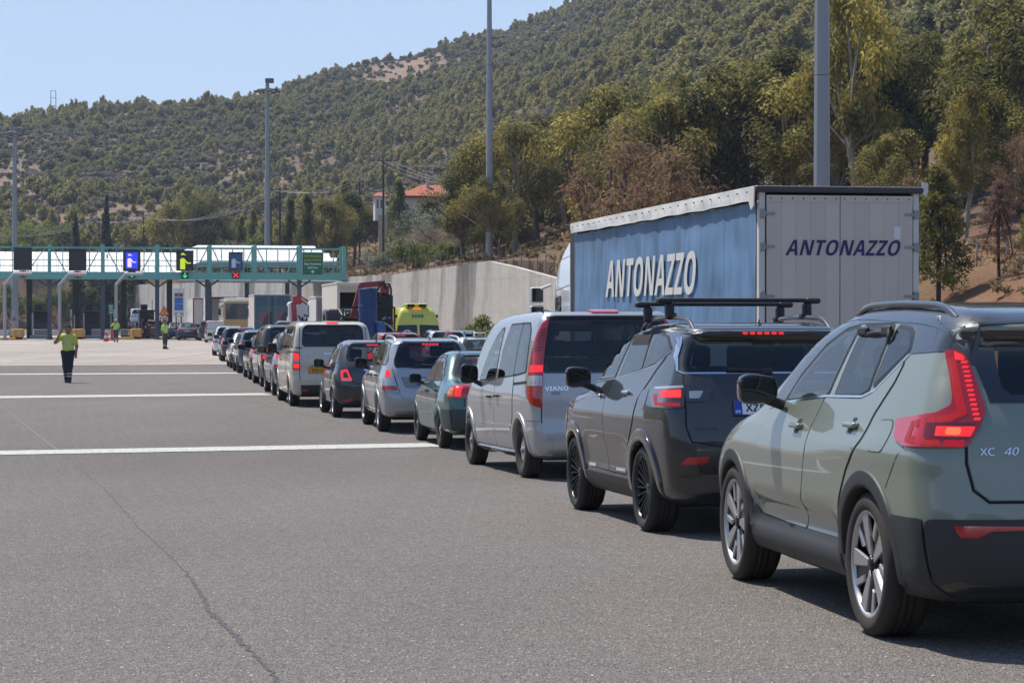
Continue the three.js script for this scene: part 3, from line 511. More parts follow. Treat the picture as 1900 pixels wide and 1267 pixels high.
// hollow cabin: window openings, glass seen through, seats and dashboard
function cabin(B, o) { B.cabin = { t: o.t ?? 0.045, y: o.y, z0: o.z0, z1: o.z1, open: [...o.side.map((P) => ({ view: 'L', P })), { view: 'B', P: o.rear, z: o.rz }, { view: 'F', P: o.front, z: o.fz }] }; B.front = o.front; }
const trimGrey = mat([0.03, 0.031, 0.034], 0.85), seatBlack = mat([0.022, 0.022, 0.024], 0.9);
function interior(car, B, rows, y, w, dash, screenGlass = glassClear) {
  for (const [z, xs] of rows) for (const x of xs) { const s = mesh('seat', [rbox(0.46, 0.62, 0.14, 0.06, x, y + 0.12, z), rbox(0.48, 0.14, 0.5, 0.06, x, y - 0.2, z - 0.28)], seatBlack, car); mesh('head_restraint', rbox(0.26, 0.19, 0.1, 0.045, x, y + 0.54, z + 0.02), seatBlack, s); for (const q of [-0.06, 0.06]) mesh('stalk', rod([x + q, y + 0.4, z + 0.02], [x + q, y + 0.5, z + 0.02], 0.008, 0.008, 5), steelGrey, s); }
  mesh('dashboard', rbox(w * 2 - 0.1, 0.2, 0.45, 0.08, 0, y + 0.12, dash), seatBlack, car); mesh('steering_wheel', new THREE.TorusGeometry(0.18, 0.016, 8, 24).rotateX(-0.4).translate(-w * 0.5, y + 0.25, dash + 0.4), seatBlack, car); mesh('rear_view_mirror', rbox(0.24, 0.07, 0.03, 0.015, 0, y + 0.75, dash + 0.35), blackTrim, car);
  mesh('windscreen', B.patch(rnd(B.front, 0.06), { view: 'F', off: 0.005, max: 0.12, depth: 0 }), screenGlass, car); mesh('windscreen_surround', B.line(rnd(B.front, 0.06), 0.06, { view: 'F', off: 0.004, close: true, max: 0.12 }), blackTrim, car);
}
function plate(car, B, u, v, text, w = 0.52, h = 0.115, bg, fg, eu) {
  const g = onto(B, rbox(w, h, 0.008, 0.003), 'B', u, v, 0.012), t = onto(B, new THREE.PlaneGeometry(w - 0.01, h - 0.01), 'B', u, v, 0.0175), m = mesh('number_plate', g, blackTrim, car);
  mesh('plate_print', t, plateMat(plateTex(text, bg, fg, eu)), m); return m;
}
function rail(B, x, z0, z1, lift, r, n = 12) { const P = []; for (let i = 0; i <= n; i++) { const z = lerp(z0, z1, i / n), p = B.at('T', x, -z), e = Math.min(1, Math.min(i, n - i) / 1.6); P.push([p.x, p.y - 0.01 + (lift + 0.01) * Math.pow(e, 0.6), p.z]); } return tube(P, r, 40, 8); }
// ---------- 1: grey-green crossover ----------
function archRing(body, az, ay, r0, r1, a0, a1, off = 0.012, n = 26) {   // raised band round a wheel opening with a lip turned inwards
  const fr = body.frame('L'), R = body.o.arches.find((q) => Math.abs(q[0] - az) < 0.5)[2] + 0.012, pos = [], idx = [], rows = 6;
  for (let i = 0; i <= n; i++) {
    const a = lerp(a0, a1, i / n) * Math.PI / 180, c = Math.cos(a), s = Math.sin(a), o = body.hit(fr, az + r1 * c, ay + r1 * s), p = body.hit(fr, az + R * c, ay + R * s), lip = R - 0.03;
    for (const q of [[o.x + 0.01, o.y, o.z], [o.x - off * 0.7, ay + (r1 - 0.002) * s, az + (r1 - 0.002) * c], [o.x - off, ay + (r1 - 0.012) * s, az + (r1 - 0.012) * c], [p.x - off, ay + (R - 0.012) * s, az + (R - 0.012) * c], [p.x - off + 0.006, ay + lip * s, az + lip * c], [p.x + 0.1, ay + lip * s, az + lip * c]]) pos.push(...q);
    if (i < n) for (let k = 0; k < rows - 1; k++) { const A = i * rows + k, B2 = A + rows; idx.push(A, A + 1, B2, B2, A + 1, B2 + 1); }
  }
  const g = new THREE.BufferGeometry(); g.setAttribute('position', new THREE.Float32BufferAttribute(pos, 3)); g.setIndex(idx); g.computeVertexNormals();
  const m = g.attributes.normal; let sum = 0; for (let i = 3; i < m.count; i += rows) sum += m.getX(i); if (sum > 0) { for (let i = 0; i < idx.length; i += 3) [idx[i + 1], idx[i + 2]] = [idx[i + 2], idx[i + 1]]; g.setIndex(idx); g.computeVertexNormals(); }
  return g.toNonIndexed();
}
const both = (g) => [g, mirrorX(g)];
const SUV1 = new Body({
  side: [[0.80, 0.26], [0.86, 0.42], [0.87, 0.62], [0.835, 0.78], [0.80, 0.98], [0.75, 1.12], [0.58, 1.44], [0.63, 1.545, 1], [0.50, 1.61], [0.1, 1.655], [-0.6, 1.685], [-1.2, 1.655], [-1.7, 1.53], [-2.2, 1.23], [-2.52, 1.075], [-3.05, 1.0], [-3.42, 0.9], [-3.56, 0.74], [-3.575, 0.5], [-3.48, 0.28], [-3.2, 0.2], [0.5, 0.2]],
  half: [[0.18, 0.8], [0.3, 0.89], [0.45, 0.915], [0.66, 0.935], [0.85, 0.93], [0.98, 0.905], [1.06, 0.87], [1.3, 0.775], [1.5, 0.685], [1.65, 0.6]],
  plan: [[-3.6, 0.8], [-3.3, 0.93], [-2.7, 0.99], [-1.2, 1], [0, 0.995], [0.55, 0.965], [0.9, 0.9]],
  k: (y, z) => 0.1 + 0.1 * smooth(0.3, 0.8, z) * lerp(1, 0.4, smooth(0.9, 1.25, y)) + 0.12 * smooth(-2.4, -3.2, z), bow: (z, y) => z > -1 ? 0.09 : -0.16,
  relief: (z, y) => 0.045 * smooth(0.36, 0.46, y) * smooth(0.62, 0.52, y) * smooth(-2.35, -2.15, z) * smooth(-0.42, -0.6, z) - 0.012 * Math.exp(-(((y - 0.93) / 0.06) ** 2)) * smooth(-1.2, -0.2, z),
  arches: [[0, 0.36, 0.405], [-2.702, 0.36, 0.4]],
});
const W1 = [[[-1.72, 1.145], [-1.62, 1.265], [-1.36, 1.44], [-1.12, 1.525], [-0.9, 1.545], [-0.97, 1.185]], [[-0.83, 1.19], [-0.82, 1.545], [-0.33, 1.545], [-0.3, 1.225], [-0.4, 1.2]], [[-0.24, 1.25], [-0.25, 1.54], [-0.02, 1.52], [0.03, 1.5], [0.09, 1.43]]];
const symB = (P) => [...P, ...P.map(([x, y]) => [-x, y]).reverse()];
cabin(SUV1, { y: 0.7, z0: -2.3, z1: 0.7, side: W1, rear: symB([[-0.47, 1.46], [-0.46, 1.25], [-0.42, 1.21]]), rz: 0.3, front: symB([[-0.5, 1.56], [-0.66, 1.2], [-0.64, 1.16]]), fz: -1.35 });
{
  const car = thing('parked_car', 'grey-green compact crossover with black roof and tall red tail lamps, nearest in the queue', 'car'), B = SUV1;
  const green = paint([0.2, 0.225, 0.18]), roofB = paint([0.012, 0.013, 0.016], { metalness: 0 }), clad = mat([0.03, 0.031, 0.033], 0.6);
  mesh('body', B.mesh(0.026, (z) => z > 0.45 ? 0.6 : 0.4), paint([0.2, 0.225, 0.18], { vertexColors: true }), car);
  addWheels(car, 2.702, 1.84, 0.36, 0.235, 0.268, 'aero', dusty);
  mesh('roof', B.patch(rnd([[-0.66, -0.6], [0.66, -0.6], [0.62, 1.5], [-0.62, 1.5]], 0.1), { view: 'T', off: 0.006, max: 0.06, skirt: false }), roofB, car);
  sideParts(car, B, { paint: green,
    panels: [
      { name: 'roof_pillar', poly: [[0.63, 1.425], [0.11, 1.41], [0.115, 1.44], [0.05, 1.525], [-0.02, 1.545], [-0.3, 1.57], [-0.9, 1.57], [-1.12, 1.55], [-1.37, 1.465], [-1.63, 1.29], [-1.76, 1.14], [-2.0, 1.14], [-1.62, 1.5], [-1.2, 1.6], [-0.6, 1.635], [0.1, 1.62], [0.52, 1.585]], r: 0.008, mat: roofB, off: 0.0045, max: 0.05, skirt: false },
      { name: 'sill_cladding', poly: [[-2.26, 0.52], [-2.19, 0.46], [-1.2, 0.435], [-0.5, 0.44], [-0.41, 0.54], [-0.38, 0.26], [-2.3, 0.26]], r: 0.03, mat: clad, off: 0.012 },
      { name: 'rear_bumper_cladding', poly: [[0.4, 0.64], [0.7, 0.64], [0.7, 0.26], [0.37, 0.26], [0.33, 0.5]], r: 0.02, mat: clad, off: 0.011 },
      { name: 'fuel_flap', poly: [[0.05, 1.085], [0.25, 1.09], [0.28, 1.0], [0.25, 0.925], [0.05, 0.925], [0.02, 1.0]], r: 0.05, mat: seamMat, off: 0.0012, skirt: false, one: true }, { name: 'fuel_flap', poly: [[0.055, 1.08], [0.246, 1.085], [0.275, 1.0], [0.246, 0.93], [0.055, 0.93], [0.025, 1.0]], r: 0.05, mat: green, off: 0.004, one: true },
    ],
    windows: [
      { name: 'front_window', poly: W1[0], r: 0.04, mat: glassClear },
      { name: 'rear_window', poly: W1[1], r: 0.03, mat: glassPrivacy },
      { name: 'quarter_window', poly: W1[2], r: 0.03, mat: glassPrivacy },
    ],
    doors: [
      { name: 'front_door', poly: [[-2.03, 1.075], [-2.06, 0.9], [-2.08, 0.68], [-2.2, 0.5], [-2.15, 0.455], [-1.21, 0.44], [-1.15, 0.5], [-1.09, 0.7], [-1.06, 0.9], [-1.04, 1.03], [-1.0, 1.165], [-1.7, 1.125], [-1.9, 1.095]], handle: [-1.27, 1.01], r: 0.03 },
      { name: 'rear_door', poly: [[-0.988, 1.168], [-1.028, 1.03], [-1.048, 0.9], [-1.078, 0.7], [-1.138, 0.5], [-1.195, 0.44], [-0.55, 0.44], [-0.44, 0.54], [-0.41, 0.66], [-0.3, 0.82], [-0.1, 0.98], [-0.08, 1.1], [0.06, 1.27], [0.09, 1.375], [-0.2, 1.21], [-0.36, 1.175]], handle: [-0.31, 1.045], r: 0.03 },
    ],
    seams: [{ pts: [[0.5, 0.97], [0.36, 0.82], [0.31, 0.76]], name: 'bumper_seam' }, { pts: [[-1.95, 1.095], [-1.7, 1.13], [-1.0, 1.178], [-0.36, 1.188], [-0.2, 1.222], [0.11, 1.405]], w: 0.012, mat: chrome, off: 0.006, name: 'belt_trim' }, { pts: [[0.4, 1.425], [0.34, 1.52], [0.31, 1.6]], w: 0.01, mat: glossBlack, off: 0.005, name: 'pillar_seam' }],
    lips: [[0, 0.36, 0.385, 0.475, -8, 178, 0.014, clad], [-2.702, 0.36, 0.38, 0.465, 2, 182, 0.014, clad]],
  });
  mesh('rear_bumper', B.patch(rnd([[-0.86, 0.64], [0.86, 0.64], [0.8, 0.27], [-0.8, 0.27]], 0.04), { view: 'B', off: 0.011, max: 0.1 }), clad, car);
  mesh('tailgate', B.patch(rnd([[-0.66, 1.17], [-0.665, 0.9], [-0.64, 0.775], [-0.575, 0.73], [0.575, 0.73], [0.64, 0.775], [0.665, 0.9], [0.66, 1.17]], 0.04), { view: 'B', off: 0.005, max: 0.08 }), green, car);
  mesh('tailgate_seam', B.line([[-0.655, 1.2], [-0.675, 0.9], [-0.65, 0.775], [-0.58, 0.72], [0.58, 0.72], [0.65, 0.775], [0.675, 0.9], [0.655, 1.2]], 0.014, { view: 'B', off: 0.002 }), seamMat, car);
  for (const q of [(g) => g, mirrorX]) mesh('rear_window_surround', q(B.patch([[0, 1.18], [-0.53, 1.18], [-0.545, 1.27], [-0.58, 1.42], [-0.5, 1.49], [0, 1.49], [0, 1.455], [-0.47, 1.455], [-0.46, 1.25], [-0.42, 1.215], [0, 1.215]], { view: 'B', off: 0.006, max: 0.1 })), glossBlack, car);
  mesh('rear_window', B.patch(symB([[-0.475, 1.46], [-0.465, 1.25], [-0.425, 1.21]]), { view: 'B', off: 0.004, max: 0.1, skirt: false }), pane(0.45), car); interior(car, B, [[-1.15, [-0.38, 0.38]], [-0.25, [-0.42, 0, 0.42]]], 0.82, 0.75, -1.95);
  mesh('spoiler', B.patch(rnd([[-0.62, 1.6], [-0.66, 1.5], [-0.62, 1.42], [-0.5, 1.495], [0.5, 1.495], [0.62, 1.42], [0.66, 1.5], [0.62, 1.6]], 0.03), { view: 'B', off: 0.007, max: 0.05, skirt: false }), roofB, car);
  for (const q of [(g) => g, mirrorX]) {
    const T = [[-0.115, 1.42], [-0.07, 1.428], [-0.02, 1.405], [0.045, 1.27], [0.105, 1.145], [0.103, 1.07], [0.065, 0.972], [-0.256, 0.968], [-0.36, 1.0], [-0.39, 1.09], [-0.2, 1.115], [-0.09, 1.13], [-0.03, 1.165], [-0.035, 1.21], [-0.07, 1.31]];
    const t = mesh('tail_light', q(B.patch(rnd(T, 0.016), { view: 45, off: 0.016, max: 0.04, depth: 0.02 })), redLens, car);
    mesh('light_band', q(B.line([[-0.075, 1.38], [-0.015, 1.22], [0.02, 1.13], [-0.02, 1.105], [-0.22, 1.07], [-0.235, 1.0], [0.04, 0.99]], 0.034, { view: 45, off: 0.0175 })), redDeep, t);
    mesh('lamp_bowl', q(B.patch(rnd([[-0.13, 1.082], [0.085, 1.082], [0.07, 1.005], [-0.13, 1.005]], 0.015), { view: 45, off: 0.0185, max: 0.05 })), darkRed, t);
    mesh('stop_lamp', q(B.patch(rnd([[-0.075, 1.065], [0.082, 1.065], [0.07, 1.02], [-0.075, 1.02]], 0.006), { view: 45, off: 0.021, max: 0.05 })), redLit, t);
    mesh('lamp_bulb', q(B.patch(rnd([[-0.03, 1.06], [0.03, 1.06], [0.03, 1.026], [-0.03, 1.026]], 0.012), { view: 45, off: 0.0225, max: 0.05 })), redHot, t);
    mesh('lamp_head', q(B.patch(rnd([[-0.07, 1.42], [-0.03, 1.4], [-0.02, 1.375], [-0.06, 1.375]], 0.008), { view: 45, off: 0.0185 })), redLit, t);
    const dots = []; for (let i = 0; i < 13; i++) { const k = i / 12, u = lerp(-0.018, 0.085, k), v = lerp(1.365, 1.1, k); dots.push(B.patch([[u - 0.016, v - 0.006], [u + 0.008, v - 0.006], [u + 0.008, v + 0.006], [u - 0.016, v + 0.006]], { view: 45, off: 0.0185, depth: 0 })); }
    mesh('light_segments', q(join(dots)), redLit, t);
    mesh('reflector', q(B.patch(rnd([[-0.75, 0.612], [-0.3, 0.607], [-0.3, 0.592], [-0.58, 0.586], [-0.64, 0.556], [-0.72, 0.556]], 0.012), { view: 'B', off: 0.016 })), redLens, car);
  }
  mesh('badge', onto(B, join([letters('XC', 0.036, 0.004, fontPlain, 0, 1.25).translate(-0.05, 0, 0), letters('40', 0.036, 0.004, fontPlain, 0.25, 1.25).translate(0.065, 0, 0)]), 'B', -0.525, 0.952), chrome, car);
  plate(car, B, 0, 0.9, 'IZK 4028'); mesh('rear_wiper', wiper(B, 'B', -0.1, 1.24, 0.34), blackTrim, car);
  for (const q of [(g) => g, mirrorX]) mesh('roof_rail', q(rail(B, -0.585, -1.2, 0.42, 0.03, 0.019)), roofB, car);
  const p = B.at('L', -1.74, 1.12); addMirrors(car, [p.x - 0.02, p.y + 0.085, p.z], 0.23, 0.17, 0.2, glossBlack);
  { const a = B.at('L', -0.78, 1.54), b = B.at('L', -0.36, 1.54), m = B.at('L', -0.57, 1.53); mesh('window_strap', [rbox(0.03, 0.05, 0.15, 0.015, a.x - 0.025, a.y - 0.01, a.z + 0.03), rbox(0.03, 0.055, 0.13, 0.015, b.x - 0.025, b.y - 0.01, b.z), tube([[a.x - 0.02, a.y - 0.03, a.z + 0.06], [m.x - 0.03, m.y - 0.01, m.z], [b.x - 0.02, b.y - 0.02, b.z - 0.02]], 0.012, 12), tube([[b.x - 0.03, b.y, b.z + 0.05], [b.x - 0.04, b.y - 0.04, b.z + 0.075], [b.x - 0.045, b.y - 0.08, b.z + 0.08]], 0.012, 10)], blackTrim, car); }
  park(car, 1608, 1180, 8.3, 1.84);
}
// ---------- bodies of the next cars in the queue ----------
const JEEP = new Body({ raise: 0.07,
  side: [[0.80, 0.28], [0.855, 0.45], [0.86, 0.72], [0.82, 0.9], [0.76, 1.08], [0.56, 1.42], [0.60, 1.525, 1], [0.45, 1.56], [0, 1.60], [-0.6, 1.615], [-1.15, 1.59], [-1.6, 1.49], [-2.05, 1.2], [-2.3, 1.09], [-2.95, 1.03], [-3.35, 0.97], [-3.5, 0.8], [-3.51, 0.5], [-3.4, 0.28], [-3.1, 0.22], [0.5, 0.22]],
  half: [[0.2, 0.78], [0.32, 0.86], [0.5, 0.89], [0.72, 0.91], [0.9, 0.905], [1.02, 0.88], [1.1, 0.84], [1.3, 0.755], [1.48, 0.675], [1.6, 0.6]],
  plan: [[-3.55, 0.8], [-3.2, 0.94], [-2.6, 0.995], [-1.2, 1], [0, 0.995], [0.5, 0.965], [0.88, 0.9]],
  k: (y, z) => 0.1 + 0.1 * smooth(0.3, 0.8, z) * lerp(1, 0.4, smooth(0.9, 1.25, y)), bow: (z, y) => z > -1 ? 0.1 : -0.15,
  relief: (z, y) => 0.02 * smooth(0.4, 0.5, y) * smooth(0.75, 0.6, y) * smooth(-2.2, -2, z) * smooth(-0.45, -0.65, z),
  arches: [[0, 0.345, 0.4], [-2.636, 0.345, 0.4]],
});
const VITO = new Body({ raise: 0.065,
  side: [[0.72, 0.27], [0.80, 0.36], [0.81, 0.55], [0.775, 0.66], [0.76, 1.0], [0.70, 1.25], [0.56, 1.72], [0.50, 1.84], [0.36, 1.885], [-0.6, 1.90], [-1.8, 1.885], [-2.35, 1.82], [-2.7, 1.62], [-3.2, 1.2], [-3.38, 1.09], [-3.75, 0.98], [-3.93, 0.82], [-3.97, 0.5], [-3.86, 0.28], [-3.6, 0.22], [0.4, 0.22]],
  half: [[0.2, 0.82], [0.3, 0.9], [0.6, 0.945], [0.85, 0.95], [1.05, 0.935], [1.15, 0.92], [1.5, 0.86], [1.75, 0.8], [1.9, 0.74]],
  plan: [[-4.0, 0.78], [-3.6, 0.93], [-3.0, 0.985], [-1.5, 1], [0, 1], [0.5, 0.985], [0.82, 0.94]],
  k: (y, z) => 0.12 + 0.1 * smooth(-2.6, -3.4, z), bow: (z, y) => z > -1 ? 0.07 : -0.14,
  arches: [[0, 0.33, 0.385], [-3.2, 0.33, 0.385]],
});
const SEDAN = new Body({ raise: 0.08,
  side: [[0.88, 0.26], [0.97, 0.36], [0.985, 0.56], [0.955, 0.72], [0.93, 0.9], [0.85, 0.97], [0.40, 1.0], [0.26, 1.03], [-0.22, 1.32], [-0.45, 1.385], [-0.9, 1.41], [-1.3, 1.385], [-1.6, 1.28], [-2.1, 0.97], [-2.4, 0.9], [-3.0, 0.78], [-3.2, 0.66], [-3.25, 0.45], [-3.15, 0.25], [-2.9, 0.2], [0.6, 0.2]],
  half: [[0.18, 0.74], [0.28, 0.8], [0.5, 0.835], [0.68, 0.845], [0.82, 0.83], [0.92, 0.795], [1.0, 0.75], [1.2, 0.665], [1.35, 0.59], [1.42, 0.53]],
  plan: [[-3.3, 0.78], [-2.9, 0.92], [-2.3, 0.99], [-1.2, 1], [0, 1], [0.5, 0.97], [1.0, 0.88]],
  k: (y, z) => 0.12, bow: (z, y) => z > -1 ? (y < 1 ? 0.12 : 0.2) : -0.18,
  arches: [[0, 0.29, 0.345], [-2.465, 0.29, 0.345]],
});
const WAGON = new Body({ raise: 0.085,
  side: [[0.86, 0.3], [0.98, 0.42], [1.0, 0.62], [0.965, 0.72], [0.93, 0.85], [0.86, 1.05], [0.62, 1.42], [0.60, 1.50], [0.45, 1.535], [0, 1.565], [-0.6, 1.575], [-1.1, 1.55], [-1.45, 1.45], [-1.95, 1.1], [-2.2, 1.02], [-2.9, 0.94], [-3.25, 0.8], [-3.36, 0.6], [-3.32, 0.32], [-3.0, 0.25], [0.6, 0.25]],
  half: [[0.2, 0.74], [0.32, 0.82], [0.55, 0.855], [0.75, 0.868], [0.92, 0.85], [1.02, 0.82], [1.2, 0.755], [1.4, 0.68], [1.55, 0.61]],
  plan: [[-3.4, 0.8], [-3.0, 0.93], [-2.4, 0.99], [-1.2, 1], [0, 1], [0.6, 0.97], [1.0, 0.88]],
  k: (y, z) => 0.11 + 0.06 * smooth(0.4, 0.9, z), bow: (z, y) => z > -1 ? 0.12 : -0.16,
  arches: [[0, 0.33, 0.385], [-2.525, 0.33, 0.385]],
});
const MINI = new Body({ raise: 0.075,
  side: [[0.5, 0.26], [0.6, 0.36], [0.63, 0.58], [0.6, 0.74], [0.56, 0.95], [0.5, 1.05], [0.22, 1.37], [0.2, 1.43], [0.05, 1.455], [-0.5, 1.49], [-0.95, 1.47], [-1.3, 1.37], [-1.8, 1.02], [-2.0, 0.95], [-2.5, 0.86], [-2.8, 0.72], [-2.92, 0.52], [-2.86, 0.28], [-2.6, 0.2], [0.3, 0.2]],
  half: [[0.18, 0.7], [0.28, 0.77], [0.5, 0.805], [0.72, 0.812], [0.86, 0.79], [0.95, 0.755], [1.15, 0.69], [1.35, 0.6], [1.48, 0.52]],
  plan: [[-2.95, 0.74], [-2.6, 0.9], [-2.1, 0.98], [-1.1, 1], [0, 0.995], [0.3, 0.96], [0.65, 0.86]],
  k: (y, z) => 0.16 + 0.06 * smooth(0.2, 0.5, z), bow: (z, y) => z > -1 ? 0.2 : -0.2,
  arches: [[0, 0.295, 0.345], [-2.3, 0.295, 0.345]],
});
const VAN = new Body({ raise: 0.03,
  side: [[0.72, 0.27], [0.82, 0.36], [0.83, 0.6], [0.79, 0.72], [0.78, 1.05], [0.73, 1.3], [0.62, 1.72], [0.55, 1.84], [0.4, 1.885], [-0.8, 1.905], [-2.0, 1.88], [-2.5, 1.78], [-2.85, 1.5], [-3.15, 1.2], [-3.35, 1.1], [-3.85, 1.0], [-4.08, 0.82], [-4.13, 0.5], [-4.0, 0.28], [-3.7, 0.22], [0.4, 0.22]],
  half: [[0.2, 0.84], [0.3, 0.91], [0.6, 0.955], [0.9, 0.96], [1.1, 0.945], [1.25, 0.925], [1.6, 0.86], [1.8, 0.8], [1.92, 0.74]],
  plan: [[-4.15, 0.76], [-3.7, 0.92], [-3.0, 0.985], [-1.5, 1], [0, 1], [0.5, 0.985], [0.82, 0.93]],
  k: (y, z) => 0.13 + 0.1 * smooth(-2.6, -3.4, z), bow: (z, y) => z > -1 ? 0.05 : -0.14,
  arches: [[0, 0.335, 0.39], [-3.275, 0.335, 0.39]],
});
const CARS = new Map();
function shell(B, cell, pos, label, wb, track, R, W, r, style, col, tyre) {
  const car = thing('parked_car', label, 'car'); CARS.set(B, [car, col, track]); mesh('body', B.mesh(cell), col, car); addWheels(car, wb, track, R, W, r, style, tyre); park(car, ...pos, track); car.userData.group = 'cars waiting in the queue'; return car;
}
const sym0 = (P) => [...P, ...P.map(([x, y]) => [-x, y]).reverse()];
const SIDE = {
  JEEP: [[[-1.93, 1.205], [-1.76, 1.37], [-1.57, 1.5], [-1.38, 1.585], [-1.22, 1.6], [-1.25, 1.48], [-1.32, 1.225]], [[-1.15, 1.23], [-1.12, 1.37], [-1.16, 1.6], [-0.56, 1.6], [-0.45, 1.3]], [[-0.36, 1.31], [-0.43, 1.59], [0.0, 1.55], [0.25, 1.45], [-0.05, 1.35]]],
  VITO: [[[-2.42, 1.13], [-2.1, 1.42], [-1.75, 1.66], [-1.5, 1.76], [-1.36, 1.77], [-1.44, 1.17]], [[-1.28, 1.17], [-1.2, 1.5], [-1.02, 1.8], [-0.33, 1.81], [-0.37, 1.205]], [[-0.34, 1.208], [-0.3, 1.81], [0.05, 1.8], [0.2, 1.7], [0.26, 1.25]]],
  SEDAN: [[[-1.78, 1.02], [-1.45, 1.27], [-1.2, 1.39], [-0.96, 1.41], [-0.92, 1.03]], [[-0.85, 1.035], [-0.88, 1.41], [-0.55, 1.4], [-0.3, 1.27], [-0.06, 1.08], [-0.12, 1.04]]],
  WAGON: [[[-1.72, 1.15], [-1.3, 1.46], [-1.05, 1.56], [-0.86, 1.57], [-0.84, 1.17]], [[-0.77, 1.17], [-0.79, 1.575], [-0.2, 1.57], [-0.02, 1.21], [-0.1, 1.18]], [[0.06, 1.2], [-0.1, 1.57], [0.35, 1.54], [0.6, 1.25], [0.54, 1.2]]],
  MINI: [[[-1.52, 1.04], [-1.15, 1.34], [-0.95, 1.44], [-0.35, 1.46], [-0.28, 1.08]], [[-0.2, 1.09], [-0.25, 1.46], [-0.02, 1.42], [0.2, 1.22], [0.17, 1.12]]],
  VAN: [[[-2.85, 1.22], [-2.55, 1.56], [-2.3, 1.73], [-1.97, 1.78], [-1.95, 1.28]], [[-1.86, 1.3], [-1.86, 1.79], [-0.72, 1.8], [-0.72, 1.32]], [[-0.62, 1.32], [-0.62, 1.8], [0.3, 1.78], [0.46, 1.68], [0.52, 1.36]]],
}, REAR = {
  JEEP: sym0([[-0.6, 1.545], [-0.66, 1.4], [-0.685, 1.285]]), VITO: sym0([[-0.62, 1.87], [-0.7, 1.83], [-0.765, 1.47], [-0.8, 1.25]]), SEDAN: sym0([[-0.36, 1.45], [-0.46, 1.4], [-0.59, 1.14], [-0.56, 1.09]]),
  WAGON: sym0([[-0.46, 1.6], [-0.53, 1.5], [-0.62, 1.26], [-0.6, 1.15]]), MINI: sym0([[-0.4, 1.47], [-0.48, 1.4], [-0.53, 1.2], [-0.48, 1.14]]), VAN: sym0([[-0.58, 1.83], [-0.66, 1.76], [-0.69, 1.45], [-0.66, 1.37]]),
};
const inner = (P, d = 0.03) => inset(P, d);
cabin(JEEP, { y: 0.72, z0: -2.15, z1: 0.68, side: SIDE.JEEP, rear: inner(REAR.JEEP), rz: 0.25, front: sym0([[-0.5, 1.6], [-0.64, 1.22]]), fz: -1.3 });
cabin(VITO, { y: 0.6, z0: -3.2, z1: 0.65, side: SIDE.VITO, rear: inner(REAR.VITO), rz: 0.3, front: sym0([[-0.62, 1.78], [-0.72, 1.2]]), fz: -2.4, t: 0.055 });
cabin(SEDAN, { y: 0.62, z0: -2.0, z1: 0.3, side: SIDE.SEDAN, rear: inner(REAR.SEDAN), rz: -0.35, front: sym0([[-0.44, 1.4], [-0.58, 1.04]]), fz: -1.25, t: 0.05 });
cabin(WAGON, { y: 0.7, z0: -2.1, z1: 0.78, side: SIDE.WAGON, rear: inner(REAR.WAGON), rz: 0.3, front: sym0([[-0.48, 1.55], [-0.62, 1.16]]), fz: -1.2, t: 0.05 });
cabin(MINI, { y: 0.62, z0: -1.9, z1: 0.4, side: SIDE.MINI, rear: inner(REAR.MINI), rz: 0.0, front: sym0([[-0.44, 1.42], [-0.58, 1.06]]), fz: -1.0, t: 0.045 });
cabin(VAN, { y: 0.6, z0: -3.3, z1: 0.66, side: SIDE.VAN, rear: inner(REAR.VAN), rz: 0.3, front: sym0([[-0.62, 1.76], [-0.74, 1.22]]), fz: -2.5, t: 0.06 });
function rearGlass(car, B, P, m, ring = 0.06) { mesh('rear_window', B.patch(rnd(P, 0.05), { view: 'B', off: 0.007, max: 0.09, depth: 0.004 }), m, car); mesh('rear_window_surround', B.line(rnd(inset(P, 0.012), 0.05), ring, { view: 'B', off: 0.0055, close: true, max: 0.09 }), glossBlack, car); }
const P_BLACK = paint([0.01, 0.01, 0.012], { metalness: 0 }), P_SILVER = paint([0.40, 0.405, 0.42], { metalness: 0.55, roughness: 0.4 }), P_TEAL = paint([0.03, 0.105, 0.105]), P_SILV2 = paint([0.36, 0.37, 0.39], { metalness: 0.55, roughness: 0.42 }), P_NAVY = paint([0.02, 0.024, 0.034]), P_CREAM = paint([0.52, 0.47, 0.37], { metalness: 0 });
const LR = [(g) => g, mirrorX];
const RG = { JEEP: glassPrivacy, VITO: pane(0.14), SEDAN: glassGreen, WAGON: pane(0.3), MINI: glassGreen, VAN: pane(0.14) };
// a lamp made of nested lenses, on both sides of the car: outer outline, then [name, outline, material, extra height]
function tailLamp(car, B, view, outer, lens, inner = [], o = {}) {
  for (const q of LR) { const t = mesh('tail_light', q(B.patch(rnd(outer, o.r ?? 0.015), { view, off: o.off ?? 0.014, max: 0.05, depth: 0.02 })), lens, car); for (const [n, P, m, h] of inner) mesh(n, q(B.patch(rnd(P, 0.008), { view, off: (o.off ?? 0.014) + (h ?? 0.002), max: 0.06, depth: 0.004 })), m, t); }
}
const back = (car, B, name, P, m, o = {}) => mesh(name, B.patch(o.sharp ? P : rnd(P, o.r ?? 0.03), { view: 'B', off: o.off ?? 0.006, max: o.max ?? 0.08, skirt: o.skirt ?? true }), m, o.parent ?? car);
const backSeam = (car, B, P, w = 0.012) => mesh('tailgate_seam', B.line(P, w, { view: 'B', off: 0.002 }), seamMat, car);
const sym = (P) => [...P, ...P.map(([x, y]) => [-x, y]).reverse()];
function antenna(car, B, x, z, h, m = blackTrim) { const p = B.at('T', x, -z); mesh('antenna', [rod([p.x, p.y - 0.01, p.z], [p.x, p.y + h, p.z + h * 0.5], 0.012, 0.004), new THREE.SphereGeometry(0.03, 10, 6).scale(1, 0.6, 1.4).translate(p.x, p.y, p.z)], m, car); }

